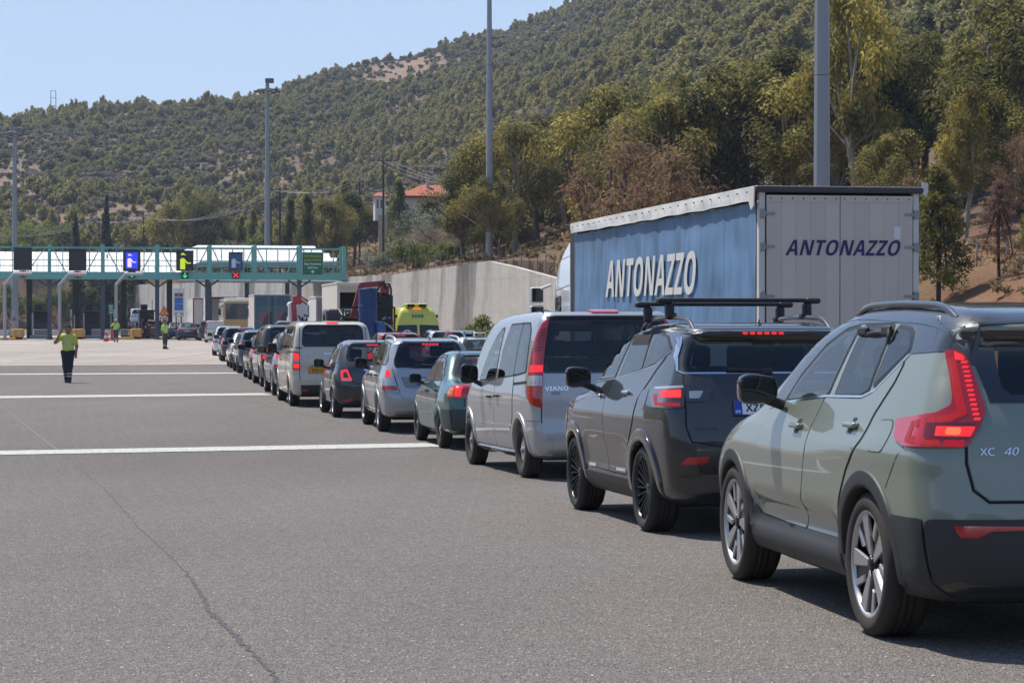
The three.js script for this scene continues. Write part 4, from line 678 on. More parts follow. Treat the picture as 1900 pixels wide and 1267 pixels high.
{ // 2: black crossover
  const B = JEEP, car = shell(B, 0.028, [1191, 986, 10.2], 'glossy black crossover with black roof bars and multi-spoke wheels, second in the queue', 2.636, 1.79, 0.345, 0.235, 0.262, 'multi', P_BLACK), clad = glossBlack;
  sideParts(car, B, { paint: P_BLACK,
    windows: [{ name: 'front_window', poly: SIDE.JEEP[0], r: 0.03, mat: glassClear },
      { name: 'rear_window', poly: SIDE.JEEP[1], r: 0.03, mat: glassPrivacy },
      { name: 'quarter_window', poly: SIDE.JEEP[2], r: 0.03, mat: glassPrivacy }],
    panels: [{ name: 'open_window_gap', poly: [[-1.14, 1.59], [-0.58, 1.59], [-0.54, 1.5], [-1.12, 1.5]], r: 0.02, mat: under, off: 0.0075, skirt: false, one: true, label: 'black patch painted for the shaded gap above the lowered rear window' },  // flat black sheet on the glass stands for shade in the open gap
      { name: 'fuel_flap', poly: [[-0.2, 1.13], [0.0, 1.15], [0.08, 1.06], [0.05, 0.97], [-0.18, 0.97]], r: 0.04, mat: P_BLACK, off: 0.004, one: true },
      { name: 'sill_cladding', poly: [[-2.24, 0.4], [-0.42, 0.4], [-0.4, 0.24], [-2.26, 0.24]], r: 0.02, mat: blackTrim, off: 0.014 },
      { name: 'door_badge', poly: [[-1.86, 0.72], [-1.62, 0.72], [-1.62, 0.7], [-1.86, 0.7]], r: 0.004, mat: chrome, off: 0.01 }, { name: 'sill_trim', poly: [[-2.05, 0.465], [-1.75, 0.465], [-1.75, 0.44], [-2.05, 0.44]], r: 0.004, mat: chrome, off: 0.011 }, { name: 'sill_trim', poly: [[-0.95, 0.47], [-0.6, 0.48], [-0.6, 0.45], [-0.95, 0.445]], r: 0.004, mat: chrome, off: 0.011 }],
    doors: [{ name: 'front_door', poly: [[-2.1, 1.1], [-2.13, 0.9], [-2.14, 0.65], [-2.18, 0.45], [-1.25, 0.43], [-1.3, 0.7], [-1.36, 0.88], [-1.38, 1.05], [-1.34, 1.2], [-1.9, 1.175]], handle: [-1.58, 1.07], handleMat: chrome, cup: glossBlack },
      { name: 'rear_door', poly: [[-1.33, 1.205], [-1.37, 1.05], [-1.35, 0.88], [-1.29, 0.7], [-1.24, 0.43], [-0.6, 0.43], [-0.44, 0.55], [-0.4, 0.7], [-0.28, 0.86], [-0.2, 1.1], [0.05, 1.3], [0.2, 1.4], [-0.06, 1.33], [-0.38, 1.285]], handle: [-0.62, 1.11], handleMat: chrome, cup: glossBlack }],
    seams: [{ pts: [[-1.95, 1.185], [-1.3, 1.213], [-0.4, 1.292], [-0.05, 1.33], [0.28, 1.45]], w: 0.009, mat: alloy, off: 0.006, name: 'belt_trim' }],
    lips: [[0, 0.345, 0.4, 0.485, -12, 190, 0.02, clad], [-2.636, 0.345, 0.4, 0.48, -10, 192, 0.02, clad]],
  });
  back(car, B, 'tailgate', sym([[-0.7, 1.26], [-0.715, 0.86], [-0.68, 0.755], [-0.48, 0.72]]), P_BLACK, { off: 0.005 });
  backSeam(car, B, sym([[-0.71, 1.26], [-0.724, 0.86], [-0.69, 0.745], [-0.48, 0.71]]));
  rearGlass(car, B, REAR.JEEP, RG.JEEP);
  mesh('window_trim', B.line(sym([[-0.66, 1.55], [-0.715, 1.4], [-0.735, 1.29], [-0.7, 1.268]]).slice(0, 8), 0.012, { view: 'B', off: 0.008 }), chrome, car);
  back(car, B, 'spoiler', sym([[-0.6, 1.66], [-0.68, 1.6], [-0.6, 1.565]]), P_BLACK, { off: 0.012, max: 0.05 });
  for (let i = 0; i < 6; i++) { const x = -0.22 + i * 0.058; back(car, B, 'high_stop_lamp', [[x, 1.59], [x + 0.036, 1.59], [x + 0.036, 1.577], [x, 1.577]], redLit, { off: 0.018, r: 0.003 }); }
  tailLamp(car, B, 45, [[-0.5, 1.125], [-0.43, 1.168], [-0.03, 1.18], [0, 1.01], [-0.08, 0.995], [-0.38, 1.002], [-0.45, 1.05]], mat([0.05, 0.02, 0.022], 0.06, 0, { clearcoat: 1 }), [['lamp_edge', [[-0.45, 1.155], [-0.04, 1.172], [-0.035, 1.152], [-0.4, 1.14]], clearLens], ['tail_bulb', [[-0.32, 1.13], [-0.05, 1.141], [-0.035, 1.078], [-0.25, 1.076]], redLit], ['lamp_frame', [[-0.42, 1.1], [-0.35, 1.1], [-0.3, 1.04], [-0.04, 1.04], [-0.03, 1.015], [-0.34, 1.015]], redDeep]]);
  for (const q of LR) { const t = mesh('tailgate_light', q(B.patch(rnd([[-0.705, 1.178], [-0.5, 1.155], [-0.55, 1.05], [-0.712, 1.045]], 0.02), { view: 'B', off: 0.016 })), mat([0.03, 0.03, 0.034], 0.06, 0, { clearcoat: 1 }), car); mesh('reversing_lens', q(B.patch(rnd([[-0.68, 1.128], [-0.575, 1.128], [-0.61, 1.072], [-0.685, 1.072]], 0.01), { view: 'B', off: 0.019 })), clearLens, t); mesh('reflector', q(B.patch(rnd([[-0.77, 0.567], [-0.72, 0.627], [-0.555, 0.632], [-0.58, 0.578]], 0.012), { view: 'B', off: 0.012 })), redLens, car); }
  back(car, B, 'bumper_trim', sym([[-0.78, 0.5], [-0.6, 0.545], [-0.46, 0.552], [-0.46, 0.53], [-0.6, 0.52], [-0.78, 0.475]]), glossBlack, { off: 0.014, r: 0.008 });
  plate(car, B, -0.1, 1.0, 'XZP 7416', 0.52, 0.125);
  mesh('badge', onto(B, letters('COMPASS', 0.028), 'B', -0.57, 0.845, 0.008), mat([0.09, 0.09, 0.095], 0.4, 0.6), car);
  mesh('rear_wiper', wiper(B, 'B', -0.37, 1.3, 0.32), blackTrim, car);
  { const p = B.at('L', -1.93, 1.15); addMirrors(car, [p.x - 0.02, p.y + 0.075, p.z], 0.23, 0.18, 0.2, glossBlack); }
  antenna(car, B, 0, 0.28, 0.05);
  for (const q of LR) mesh('roof_rail', q(rail(B, -0.56, -1.35, 0.4, 0.06, 0.02)), P_BLACK, car);
  for (const z of [-0.28, -1.02]) {
    const y = B.at('T', -0.56, -z).y, bar = mesh('roof_bar', rbox(1.3, 0.035, 0.075, 0.016, 0, y + 0.2, z), blackTrim, car);
    for (const s of [-1, 1]) mesh('bar_foot', [rbox(0.07, 0.14, 0.1, 0.03, s * 0.585, y + 0.11, z), rbox(0.13, 0.05, 0.1, 0.022, s * 0.63, y + 0.195, z), rbox(0.06, 0.05, 0.12, 0.02, s * 0.56, y + 0.07, z)], blackTrim, bar);
  }
  interior(car, B, [[-1.05, [-0.37, 0.37]], [-0.2, [-0.4, 0, 0.4]]], 0.86, 0.72, -1.85);
}
{ // 3: silver passenger van
  const B = VITO, car = shell(B, 0.034, [966, 886, 12], 'silver passenger van with tall curved red tail lamps', 3.2, 1.84, 0.325, 0.21, 0.215, 'steel', P_SILVER, dusty);
  sideParts(car, B, { paint: P_SILVER, glass: glassClear,
    windows: [{ name: 'front_window', poly: SIDE.VITO[0], r: 0.04 },
      { name: 'sliding_door_window', poly: SIDE.VITO[1], r: 0.05, mat: glassPrivacy }, { name: 'quarter_window', poly: SIDE.VITO[2], r: 0.05, mat: glassPrivacy }],
    panels: [{ name: 'side_moulding', poly: [[-2.44, 0.605], [-1.44, 0.605], [-1.44, 0.54], [-2.46, 0.54]], r: 0.01, mat: P_SILVER, off: 0.016 }, { name: 'side_moulding', poly: [[-1.42, 0.605], [-0.43, 0.61], [-0.43, 0.545], [-1.42, 0.54]], r: 0.01, mat: P_SILVER, off: 0.016 },
      { name: 'sill', poly: [[-2.78, 0.3], [-0.42, 0.3], [-0.42, 0.22], [-2.78, 0.22]], r: 0.01, mat: P_SILVER, off: 0.02 }],
    doors: [{ name: 'front_door', poly: [[-2.42, 1.08], [-2.44, 0.8], [-2.6, 0.6], [-2.68, 0.33], [-1.42, 0.33], [-1.42, 0.9], [-1.38, 1.14]], handle: [-1.66, 0.93], cup: P_SILVER, handleMat: blackTrim },
      { name: 'sliding_door', poly: [[-1.365, 1.145], [-1.405, 0.9], [-1.405, 0.33], [-0.42, 0.33], [-0.4, 0.6], [-0.33, 0.72], [-0.34, 1.19]], handle: [-1.2, 0.945], cup: P_SILVER, handleMat: blackTrim }],
    seams: [{ pts: [[-0.32, 1.1], [0.1, 1.115], [0.48, 1.13]], w: 0.03, mat: under, off: 0.006, name: 'door_track' }, { pts: [[-2.3, 1.0], [-1.4, 1.04], [-0.3, 1.09]], w: 0.006 }, { pts: [[0.4, 0.68], [0.62, 0.68], [0.75, 0.68]], w: 0.008 }],
    lips: [[0, 0.325, 0.385, 0.45, -8, 188, 0.014], [-3.2, 0.325, 0.385, 0.45, -8, 188, 0.014]],
  });
  back(car, B, 'tailgate', sym([[-0.815, 1.24], [-0.82, 0.62], [-0.79, 0.53], [-0.72, 0.5]]), P_SILVER, { off: 0.005 });
  backSeam(car, B, sym([[-0.823, 1.25], [-0.828, 0.62], [-0.797, 0.522], [-0.72, 0.49]]));
  rearGlass(car, B, REAR.VITO, RG.VITO);
  back(car, B, 'roof_edge', sym([[-0.66, 1.96], [-0.72, 1.9], [-0.7, 1.87], [-0.6, 1.885]]), P_SILVER, { off: 0.02, max: 0.05 });
  back(car, B, 'high_stop_lamp', [[-0.19, 1.945], [0.17, 1.945], [0.15, 1.91], [-0.17, 1.91]], redLens, { off: 0.028, r: 0.012 });
  back(car, B, 'rear_bumper', sym([[-0.92, 0.66], [-0.83, 0.66], [-0.83, 0.48], [-0.7, 0.485], [-0.7, 0.3], [-0.9, 0.3]]), P_SILVER, { off: 0.014, r: 0.012 });
  const T = [[-0.13, 1.86], [-0.19, 1.8], [-0.27, 1.58], [-0.32, 1.3], [-0.345, 1.05], [-0.3, 0.94], [-0.2, 0.875], [-0.07, 0.827], [-0.08, 1.12], [-0.11, 1.47]], ribs = [];
  for (let i = 0; i < 8; i++) { const y = 1.48 + i * 0.036, l = lerp(-0.28, -0.19, i / 7), r = lerp(-0.14, -0.12, i / 7); ribs.push(['lens_rib', [[l, y], [r, y + 0.02], [r, y + 0.008], [l, y - 0.012]], darkRed, 0.004]); }
  tailLamp(car, B, 45, T, redLens, [['indicator_lens', [[-0.315, 1.2], [-0.09, 1.2], [-0.083, 1.085], [-0.325, 1.085]], clearLens], ['stop_bulb', [[-0.28, 1.32], [-0.1, 1.32], [-0.095, 1.24], [-0.29, 1.24]], redLit, 0.003], ...ribs], { off: 0.02 });
  mesh('badge', onto(B, letters('VIANO', 0.05, 0.004, fontBold, 0, 1.25), 'B', -0.65, 1.055, 0.008), chrome, car); back(car, B, 'model_plate', [[-0.71, 1.02], [-0.61, 1.02], [-0.61, 0.985], [-0.71, 0.985]], steelGrey, { off: 0.009, r: 0.005 });
  plate(car, B, 0, 0.84, 'YZX 2085'); mesh('rear_wiper', wiper(B, 'B', -0.05, 1.32, 0.4), blackTrim, car);
  { const p = B.at('L', -2.28, 1.12); addMirrors(car, [p.x - 0.02, p.y + 0.09, p.z], 0.23, 0.24, 0.2, blackTrim); }
  interior(car, B, [[-2.0, [-0.42, 0.42]], [-1.05, [-0.45, 0, 0.45]], [-0.15, [-0.45, 0, 0.45]]], 0.98, 0.8, -2.75);
}
{ // 4: teal saloon
  const B = SEDAN, car = shell(B, 0.034, [814, 831, 10.6], 'teal green old saloon with red and amber tail lamps', 2.465, 1.62, 0.29, 0.175, 0.19, 'steel', P_TEAL, dusty);
  sideParts(car, B, { paint: P_TEAL, glass: glassClear,
    windows: [{ name: 'front_window', poly: SIDE.SEDAN[0], r: 0.03 }, { name: 'rear_window', poly: SIDE.SEDAN[1], r: 0.03 }],
    doors: [{ name: 'front_door', poly: [[-1.98, 0.94], [-2.02, 0.7], [-2.04, 0.4], [-2.0, 0.29], [-0.9, 0.28], [-0.88, 1.0]], handle: [-1.12, 0.86], handleMat: blackTrim }, { name: 'rear_door', poly: [[-0.87, 1.0], [-0.89, 0.28], [-0.44, 0.28], [-0.36, 0.42], [-0.3, 0.56], [-0.1, 0.66], [-0.06, 1.03]], handle: [-0.25, 0.885], handleMat: blackTrim }],
    seams: [{ pts: [[-2.0, 0.53], [-0.4, 0.545]], w: 0.014, mat: chrome, off: 0.012, name: 'side_trim' }, { pts: [[-1.95, 0.99], [-0.9, 1.02], [-0.1, 1.03]], w: 0.012, mat: blackTrim, off: 0.006, name: 'belt_trim' }],
    panels: [{ name: 'bumper_side', poly: [[0.38, 0.615], [0.85, 0.615], [0.85, 0.33], [0.42, 0.3]], r: 0.01, mat: mat([0.035, 0.05, 0.052], 0.55), off: 0.016 }],
    lips: [[0, 0.29, 0.345, 0.395, -8, 188, 0.01], [-2.465, 0.29, 0.345, 0.395, -8, 188, 0.01]],
  });
  back(car, B, 'boot_lid', sym([[-0.56, 1.04], [-0.55, 0.68], [-0.5, 0.655]]), P_TEAL, { off: 0.006 }); backSeam(car, B, sym([[-0.57, 1.05], [-0.56, 0.68], [-0.5, 0.645]]));
  rearGlass(car, B, REAR.SEDAN, RG.SEDAN);
  mesh('window_trim', B.line(sym([[-0.38, 1.468], [-0.49, 1.41], [-0.625, 1.13], [-0.58, 1.075]]), 0.014, { view: 'B', off: 0.006 }), blackTrim, car);
  back(car, B, 'rear_bumper', sym([[-0.8, 0.615], [-0.8, 0.32], [-0.6, 0.3]]), mat([0.035, 0.05, 0.052], 0.55), { off: 0.016, r: 0.02 });
  tailLamp(car, B, 45, [[-0.07, 0.85], [0.0, 0.955], [0.11, 0.975], [0.41, 0.965], [0.46, 0.8], [0.26, 0.785], [-0.06, 0.79]], redLens, [['amber_lens', [[-0.045, 0.86], [0.01, 0.93], [0.09, 0.93], [0.1, 0.82], [-0.03, 0.81]], amberLens], ['stop_bulb', [[0.11, 0.95], [0.2, 0.95], [0.2, 0.81], [0.11, 0.81]], redLit], ['fog_lens', [[0.27, 0.92], [0.38, 0.92], [0.4, 0.84], [0.28, 0.83]], darkRed]], { r: 0.03 });
  plate(car, B, 0, 0.8, 'IHT 6350'); { const p = B.at('L', -1.82, 0.97); addMirrors(car, [p.x - 0.01, p.y + 0.07, p.z], 0.2, 0.15, 0.18, blackTrim); }
  interior(car, B, [[-1.0, [-0.35, 0.35]], [-0.35, [-0.36, 0.36]]], 0.72, 0.66, -1.7, glassGreen);
}
{ // 5: silver estate
  const B = WAGON, car = shell(B, 0.034, [700, 800, 9.9], 'silver estate car with sloping rear window and red and clear tail lamps', 2.525, 1.69, 0.33, 0.21, 0.215, 'five', P_SILV2);
  sideParts(car, B, { paint: P_SILV2, glass: glassClear,
    windows: [{ name: 'front_window', poly: SIDE.WAGON[0], r: 0.03 }, { name: 'rear_side_window', poly: SIDE.WAGON[1], r: 0.03 }, { name: 'quarter_window', poly: SIDE.WAGON[2], r: 0.04 }],
    doors: [{ name: 'front_door', poly: [[-2.0, 1.04], [-2.05, 0.7], [-2.05, 0.4], [-0.82, 0.4], [-0.8, 1.14]], handle: [-1.04, 0.985], cup: blackTrim, handleMat: blackTrim }, { name: 'rear_door', poly: [[-0.79, 1.14], [-0.81, 0.4], [-0.45, 0.4], [-0.4, 0.6], [-0.2, 0.76], [-0.06, 0.85], [0.02, 1.16]], handle: [-0.22, 1.0], cup: blackTrim, handleMat: blackTrim }],
    seams: [{ pts: [[-2.0, 0.66], [-0.4, 0.67]], w: 0.01 }], panels: [{ name: 'sill', poly: [[-2.1, 0.38], [-0.42, 0.38], [-0.42, 0.27], [-2.1, 0.27]], r: 0.01, mat: P_SILV2, off: 0.018 }],
    lips: [[0, 0.33, 0.385, 0.44, -8, 188, 0.012], [-2.525, 0.33, 0.385, 0.44, -8, 188, 0.012]],
  });
  back(car, B, 'tailgate', sym([[-0.66, 1.12], [-0.57, 0.78], [-0.5, 0.64], [-0.4, 0.6]]), P_SILV2, { off: 0.006 }); backSeam(car, B, sym([[-0.67, 1.12], [-0.58, 0.775], [-0.505, 0.63], [-0.4, 0.588]]));
  back(car, B, 'plate_recess', sym([[-0.54, 0.985], [-0.46, 0.8], [-0.4, 0.79]]), mat([0.22, 0.23, 0.25], 0.5, 0.5), { off: 0.008, r: 0.02 });
  rearGlass(car, B, REAR.WAGON, RG.WAGON); back(car, B, 'gate_trim', sym([[-0.58, 1.135], [-0.35, 1.135], [-0.35, 1.125], [-0.58, 1.125]]).slice(0, 4), chrome, { off: 0.012, r: 0.003 });
  for (let i = 0; i < 5; i++) back(car, B, 'high_stop_lamp', [[-0.12 + i * 0.06, 1.56], [-0.078 + i * 0.06, 1.56], [-0.078 + i * 0.06, 1.54], [-0.12 + i * 0.06, 1.54]], redLit, { off: 0.012, r: 0.003 });
  back(car, B, 'rear_bumper', sym([[-0.84, 0.72], [-0.56, 0.705], [-0.5, 0.62], [-0.4, 0.575], [-0.4, 0.48], [-0.65, 0.47], [-0.7, 0.35], [-0.8, 0.34]]), P_SILV2, { off: 0.02, r: 0.012 }); back(car, B, 'bumper_insert', sym([[-0.64, 0.465], [-0.68, 0.34], [-0.6, 0.32]]), blackTrim, { off: 0.012, r: 0.02 });
  tailLamp(car, B, 45, [[-0.08, 1.125], [0.02, 1.14], [0.12, 0.99], [0.235, 0.75], [0.0, 0.745], [-0.1, 0.76], [-0.1, 0.95]], clearLens, [['stop_lens', [[-0.05, 1.1], [0.015, 1.11], [0.09, 0.985], [-0.04, 0.975]], redLit], ['lower_lens', [[-0.09, 0.83], [0.19, 0.83], [0.225, 0.755], [-0.09, 0.755]], redLens]], { r: 0.02 });
  plate(car, B, 0, 0.9, 'YEB 9174'); mesh('rear_wiper', wiper(B, 'B', -0.15, 1.19, 0.36), blackTrim, car); antenna(car, B, 0.05, 0.3, 0.06);
  for (const q of LR) mesh('roof_rail', q(rail(B, -0.57, -1.1, 0.42, 0.05, 0.02)), alloy, car);
  { const p = B.at('L', -1.66, 1.1); addMirrors(car, [p.x - 0.01, p.y + 0.08, p.z], 0.24, 0.19, 0.2, blackTrim); }
  interior(car, B, [[-0.95, [-0.35, 0.35]], [-0.1, [-0.38, 0.38]]], 0.86, 0.68, -1.75);
}
{ // 6: small city car
  const B = MINI, car = shell(B, 0.03, [616, 774, 10.9], 'small rounded dark grey city car with ring shaped tail lamps', 2.3, 1.58, 0.295, 0.185, 0.205, 'five', P_NAVY);
  sideParts(car, B, { paint: P_NAVY, glass: glassClear,
    windows: [{ name: 'side_window', poly: SIDE.MINI[0], r: 0.03 }, { name: 'quarter_window', poly: SIDE.MINI[1], r: 0.04 }],
    doors: [{ name: 'door', poly: [[-1.72, 0.95], [-1.8, 0.7], [-1.82, 0.4], [-1.74, 0.3], [-0.42, 0.3], [-0.36, 0.5], [-0.28, 0.7], [-0.24, 1.05]], handle: [-0.5, 0.92], handleMat: chrome }],
    seams: [{ pts: [[-1.7, 0.45], [-0.4, 0.45]], w: 0.012, mat: chrome, off: 0.01, name: 'side_trim' }],
    lips: [[0, 0.295, 0.345, 0.395, -8, 188, 0.012], [-2.3, 0.295, 0.345, 0.395, -8, 188, 0.012]],
  });
  back(car, B, 'tailgate', sym([[-0.54, 1.13], [-0.49, 0.99], [-0.43, 0.75], [-0.36, 0.7]]), P_NAVY, { off: 0.006 }); backSeam(car, B, sym([[-0.56, 1.13], [-0.505, 0.99], [-0.44, 0.74], [-0.36, 0.688]]));
  rearGlass(car, B, REAR.MINI, RG.MINI); back(car, B, 'roof_spoiler', sym([[-0.42, 1.51], [-0.5, 1.44], [-0.46, 1.42], [-0.4, 1.475]]), P_NAVY, { off: 0.014, max: 0.04, r: 0.01 });
  back(car, B, 'high_stop_lamp', [[-0.12, 1.468], [0.12, 1.468], [0.12, 1.445], [-0.12, 1.445]], redLit, { off: 0.012, r: 0.006 });
  back(car, B, 'rear_bumper', sym([[-0.7, 0.68], [-0.7, 0.32], [-0.55, 0.28]]), P_NAVY, { off: 0.016, r: 0.05, max: 0.05 }); back(car, B, 'gate_handle', [[-0.22, 0.975], [0.22, 0.975], [0.2, 0.945], [-0.2, 0.945]], chrome, { off: 0.02, r: 0.01 });
  tailLamp(car, B, 45, [[-0.175, 0.955], [-0.03, 0.98], [0.085, 0.75], [-0.12, 0.742]], redLit, [['lamp_middle', [[-0.105, 0.915], [-0.04, 0.925], [0.02, 0.81], [-0.085, 0.805]], P_NAVY, 0.006], ['reversing_lens', [[-0.1, 0.79], [0.05, 0.79], [0.06, 0.755], [-0.11, 0.752]], clearLens, 0.004]], { r: 0.03 });
  for (const q of LR) mesh('reflector', q(B.patch(rnd([[-0.61, 0.377], [-0.44, 0.397], [-0.44, 0.357], [-0.58, 0.345]], 0.01), { view: 'B', off: 0.022 })), redLens, car);
  plate(car, B, 0, 0.85, 'IMR 3862'); antenna(car, B, 0.1, 0.05, 0.26);
  { const p = B.at('L', -1.5, 0.98); addMirrors(car, [p.x - 0.02, p.y + 0.09, p.z], 0.22, 0.17, 0.18, glossBlack); }
  interior(car, B, [[-0.85, [-0.33, 0.33]], [-0.2, [-0.3, 0.3]]], 0.74, 0.62, -1.5);
}
{ // 7: cream van
  const B = VAN, car = shell(B, 0.04, [536, 753, 10.8], 'cream passenger van with yellow number plate', 3.275, 1.86, 0.335, 0.215, 0.215, 'five', P_CREAM);
  sideParts(car, B, { paint: P_CREAM, glass: glassClear,
    windows: [{ name: 'front_window', poly: SIDE.VAN[0], r: 0.04 }, { name: 'sliding_door_window', poly: SIDE.VAN[1], r: 0.05 }, { name: 'rear_side_window', poly: SIDE.VAN[2], r: 0.06, mat: pane(0.4) }],
    doors: [{ name: 'front_door', poly: [[-2.82, 1.12], [-2.84, 0.8], [-2.82, 0.36], [-1.92, 0.36], [-1.9, 1.24]], handle: [-2.08, 1.02] }, { name: 'sliding_door', poly: [[-1.89, 1.25], [-1.91, 0.36], [-0.45, 0.36], [-0.42, 0.6], [-0.6, 0.75], [-0.66, 1.28]], handle: [-1.75, 1.04] }],
    panels: [{ name: 'side_moulding', poly: [[-2.8, 0.62], [-0.46, 0.62], [-0.46, 0.54], [-2.8, 0.54]], r: 0.02, mat: P_CREAM, off: 0.014 }, { name: 'sill_flare', poly: [[-2.8, 0.36], [-0.44, 0.38], [-0.44, 0.26], [-2.8, 0.26]], r: 0.03, mat: P_CREAM, off: 0.03 }],
    seams: [{ pts: [[-0.6, 1.22], [0.6, 1.24]], w: 0.03, mat: under, off: 0.004, name: 'door_track' }],
    lips: [[0, 0.335, 0.39, 0.45, -8, 188, 0.014], [-3.275, 0.335, 0.39, 0.45, -8, 188, 0.014]],
  });
  back(car, B, 'tailgate', sym([[-0.735, 1.34], [-0.75, 0.64], [-0.72, 0.6]]), P_CREAM, { off: 0.006 }); backSeam(car, B, sym([[-0.745, 1.85], [-0.76, 1.34], [-0.76, 0.63], [-0.72, 0.588]]));
  rearGlass(car, B, REAR.VAN, RG.VAN); back(car, B, 'waist_band', sym([[-0.9, 1.345], [-0.7, 1.345], [-0.7, 1.32], [-0.9, 1.32]]).slice(0, 4), blackTrim, { off: 0.008, r: 0.004 });
  back(car, B, 'high_stop_lamp', [[-0.14, 1.905], [0.14, 1.905], [0.13, 1.875], [-0.13, 1.875]], redLit, { off: 0.016, r: 0.01 });
  for (const q of LR) { const t = mesh('tail_light', q(B.patch(rnd([[-0.885, 1.24], [-0.87, 1.27], [-0.76, 1.215], [-0.755, 0.845], [-0.9, 0.845]], 0.02), { view: 'B', off: 0.018, max: 0.05 })), redLens, car); mesh('upper_lens', q(B.patch(rnd([[-0.875, 1.22], [-0.77, 1.19], [-0.77, 1.06], [-0.885, 1.06]], 0.015), { view: 'B', off: 0.021, max: 0.05 })), redLit, t); mesh('lower_lens', q(B.patch(rnd([[-0.885, 0.98], [-0.77, 0.98], [-0.77, 0.87], [-0.885, 0.87]], 0.015), { view: 'B', off: 0.021, max: 0.05 })), redLit, t); mesh('reversing_lens', q(B.patch(rnd([[-0.885, 1.045], [-0.77, 1.045], [-0.77, 0.995], [-0.885, 0.995]], 0.008), { view: 'B', off: 0.021, max: 0.05 })), clearLens, t); mesh('reflector', q(B.patch(rnd([[-0.7, 0.405], [-0.56, 0.405], [-0.56, 0.375], [-0.7, 0.375]], 0.01), { view: 'B', off: 0.03 })), redLens, car); }
  back(car, B, 'rear_bumper', sym([[-0.9, 0.6], [-0.75, 0.6], [-0.75, 0.5], [-0.72, 0.49], [-0.72, 0.32], [-0.88, 0.32]]), P_CREAM, { off: 0.02, r: 0.015 }); back(car, B, 'bumper_insert', sym([[-0.74, 0.5], [-0.72, 0.28], [-0.6, 0.25]]), blackTrim, { off: 0.024, r: 0.02 });
  mesh('badge', onto(B, new THREE.TorusGeometry(0.07, 0.009, 6, 24).scale(1.3, 0.85, 1), 'B', -0.57, 1.2, 0.008), chrome, car); mesh('badge', onto(B, join([new THREE.TorusGeometry(0.035, 0.007, 6, 20).scale(1, 1.4, 1), new THREE.TorusGeometry(0.05, 0.007, 6, 20).scale(1, 0.55, 1).translate(0, 0.025, 0)]), 'B', -0.57, 1.2, 0.01), chrome, car); mesh('badge', onto(B, letters('Proace', 0.05), 'B', -0.1, 1.2, 0.008), chrome, car);
  plate(car, B, -0.3, 0.83, 'TAA·3207', 0.52, 0.15, '#d9921a', '#20180a', false); mesh('rear_wiper', wiper(B, 'B', -0.1, 1.42, 0.4), blackTrim, car);
  back(car, B, 'gate_handle', [[-0.5, 0.94], [-0.36, 0.94], [-0.36, 0.925], [-0.5, 0.925]], blackTrim, { off: 0.01, r: 0.004 });
  { const p = B.at('L', -2.78, 1.16); addMirrors(car, [p.x - 0.02, p.y + 0.12, p.z], 0.23, 0.24, 0.2, blackTrim); }
  interior(car, B, [[-2.3, [-0.45, 0.45]], [-1.3, [-0.48, 0, 0.48]], [-0.4, [-0.48, 0, 0.48]]], 1.0, 0.82, -2.9);
}
// ---------- foliage ----------
const leafMat = (k = 0.35) => new THREE.MeshPhysicalMaterial({ vertexColors: true, roughness: 0.95, transmission: k, thickness: 0, specularIntensity: 0.3, side: THREE.DoubleSide });
const leafM = leafMat(0.5), scrubM = leafMat(0.45), barkM = mat([0.11, 0.085, 0.065], 0.95), darkBark = mat([0.045, 0.035, 0.028], 0.95), paleBark = mat([0.26, 0.22, 0.17], 0.9);
// leaf-sized faces spread through ellipsoid clumps; each clump has its own tone, each leaf its own turn
function leaves(clumps, { len = 0.24, wid = 0.1, droop = 0.3, shell: sh = 0.55, col = [0.07, 0.085, 0.025], col2 = [0.13, 0.12, 0.03], vary = 0.35, seed = 1 } = {}) {
  const r = rng(seed), pos = [], nor = [], cl = [], q = new THREE.Quaternion(), e = new THREE.Euler(), nrm = V(0, 0, 0), a = V(0, 0, 0), b = V(0, 0, 0);
  for (const c of clumps) {
    const tone = r(), bright = 1 + vary * (r() - 0.5) * 2;
    for (let i = 0; i < c.n; i++) {
      const th = r() * 6.2832, cz = r() * 2 - 1, sz = Math.sqrt(1 - cz * cz), rad = Math.pow(r(), sh), d = V(sz * Math.cos(th), cz, sz * Math.sin(th));
      const P = V(c.p[0] + d.x * c.r[0] * rad, c.p[1] + d.y * c.r[1] * rad, c.p[2] + d.z * c.r[2] * rad);
      a.set(r() - 0.5, (r() - 0.5) * (1 - droop) - droop * 0.9, r() - 0.5).addScaledVector(d, 0.35).normalize();
      nrm.copy(d).multiplyScalar(0.7).add(V(r() - 0.5, r() - 0.3, r() - 0.5).multiplyScalar(1.3)); b.crossVectors(nrm, a).normalize();
      const L = len * (0.6 + 0.8 * r()), W = wid * (0.6 + 0.8 * r());
      const p0 = P.clone().addScaledVector(a, -L / 2), p1 = P.clone().addScaledVector(b, W / 2), p2 = P.clone().addScaledVector(a, L / 2), p3 = P.clone().addScaledVector(b, -W / 2);
      const n = p1.clone().sub(p0).cross(p2.clone().sub(p0)).normalize(), flip = n.dot(d) < 0; if (flip) n.negate();
      for (const v of flip ? [p0, p2, p1, p0, p3, p2] : [p0, p1, p2, p0, p2, p3]) { pos.push(v.x, v.y, v.z); nor.push(n.x, n.y, n.z); }
      const k = bright * (0.75 + 0.5 * r()), m = clamp(tone * 0.8 + (r() - 0.5) * 0.7); for (let j = 0; j < 6; j++) cl.push(lerp(col[0], col2[0], m) * k, lerp(col[1], col2[1], m) * k, lerp(col[2], col2[2], m) * k);
    }
  }
  const g = new THREE.BufferGeometry(); g.setAttribute('position', new THREE.Float32BufferAttribute(pos, 3)); g.setAttribute('normal', new THREE.Float32BufferAttribute(nor, 3)); g.setAttribute('color', new THREE.Float32BufferAttribute(cl, 3)); return g;
}
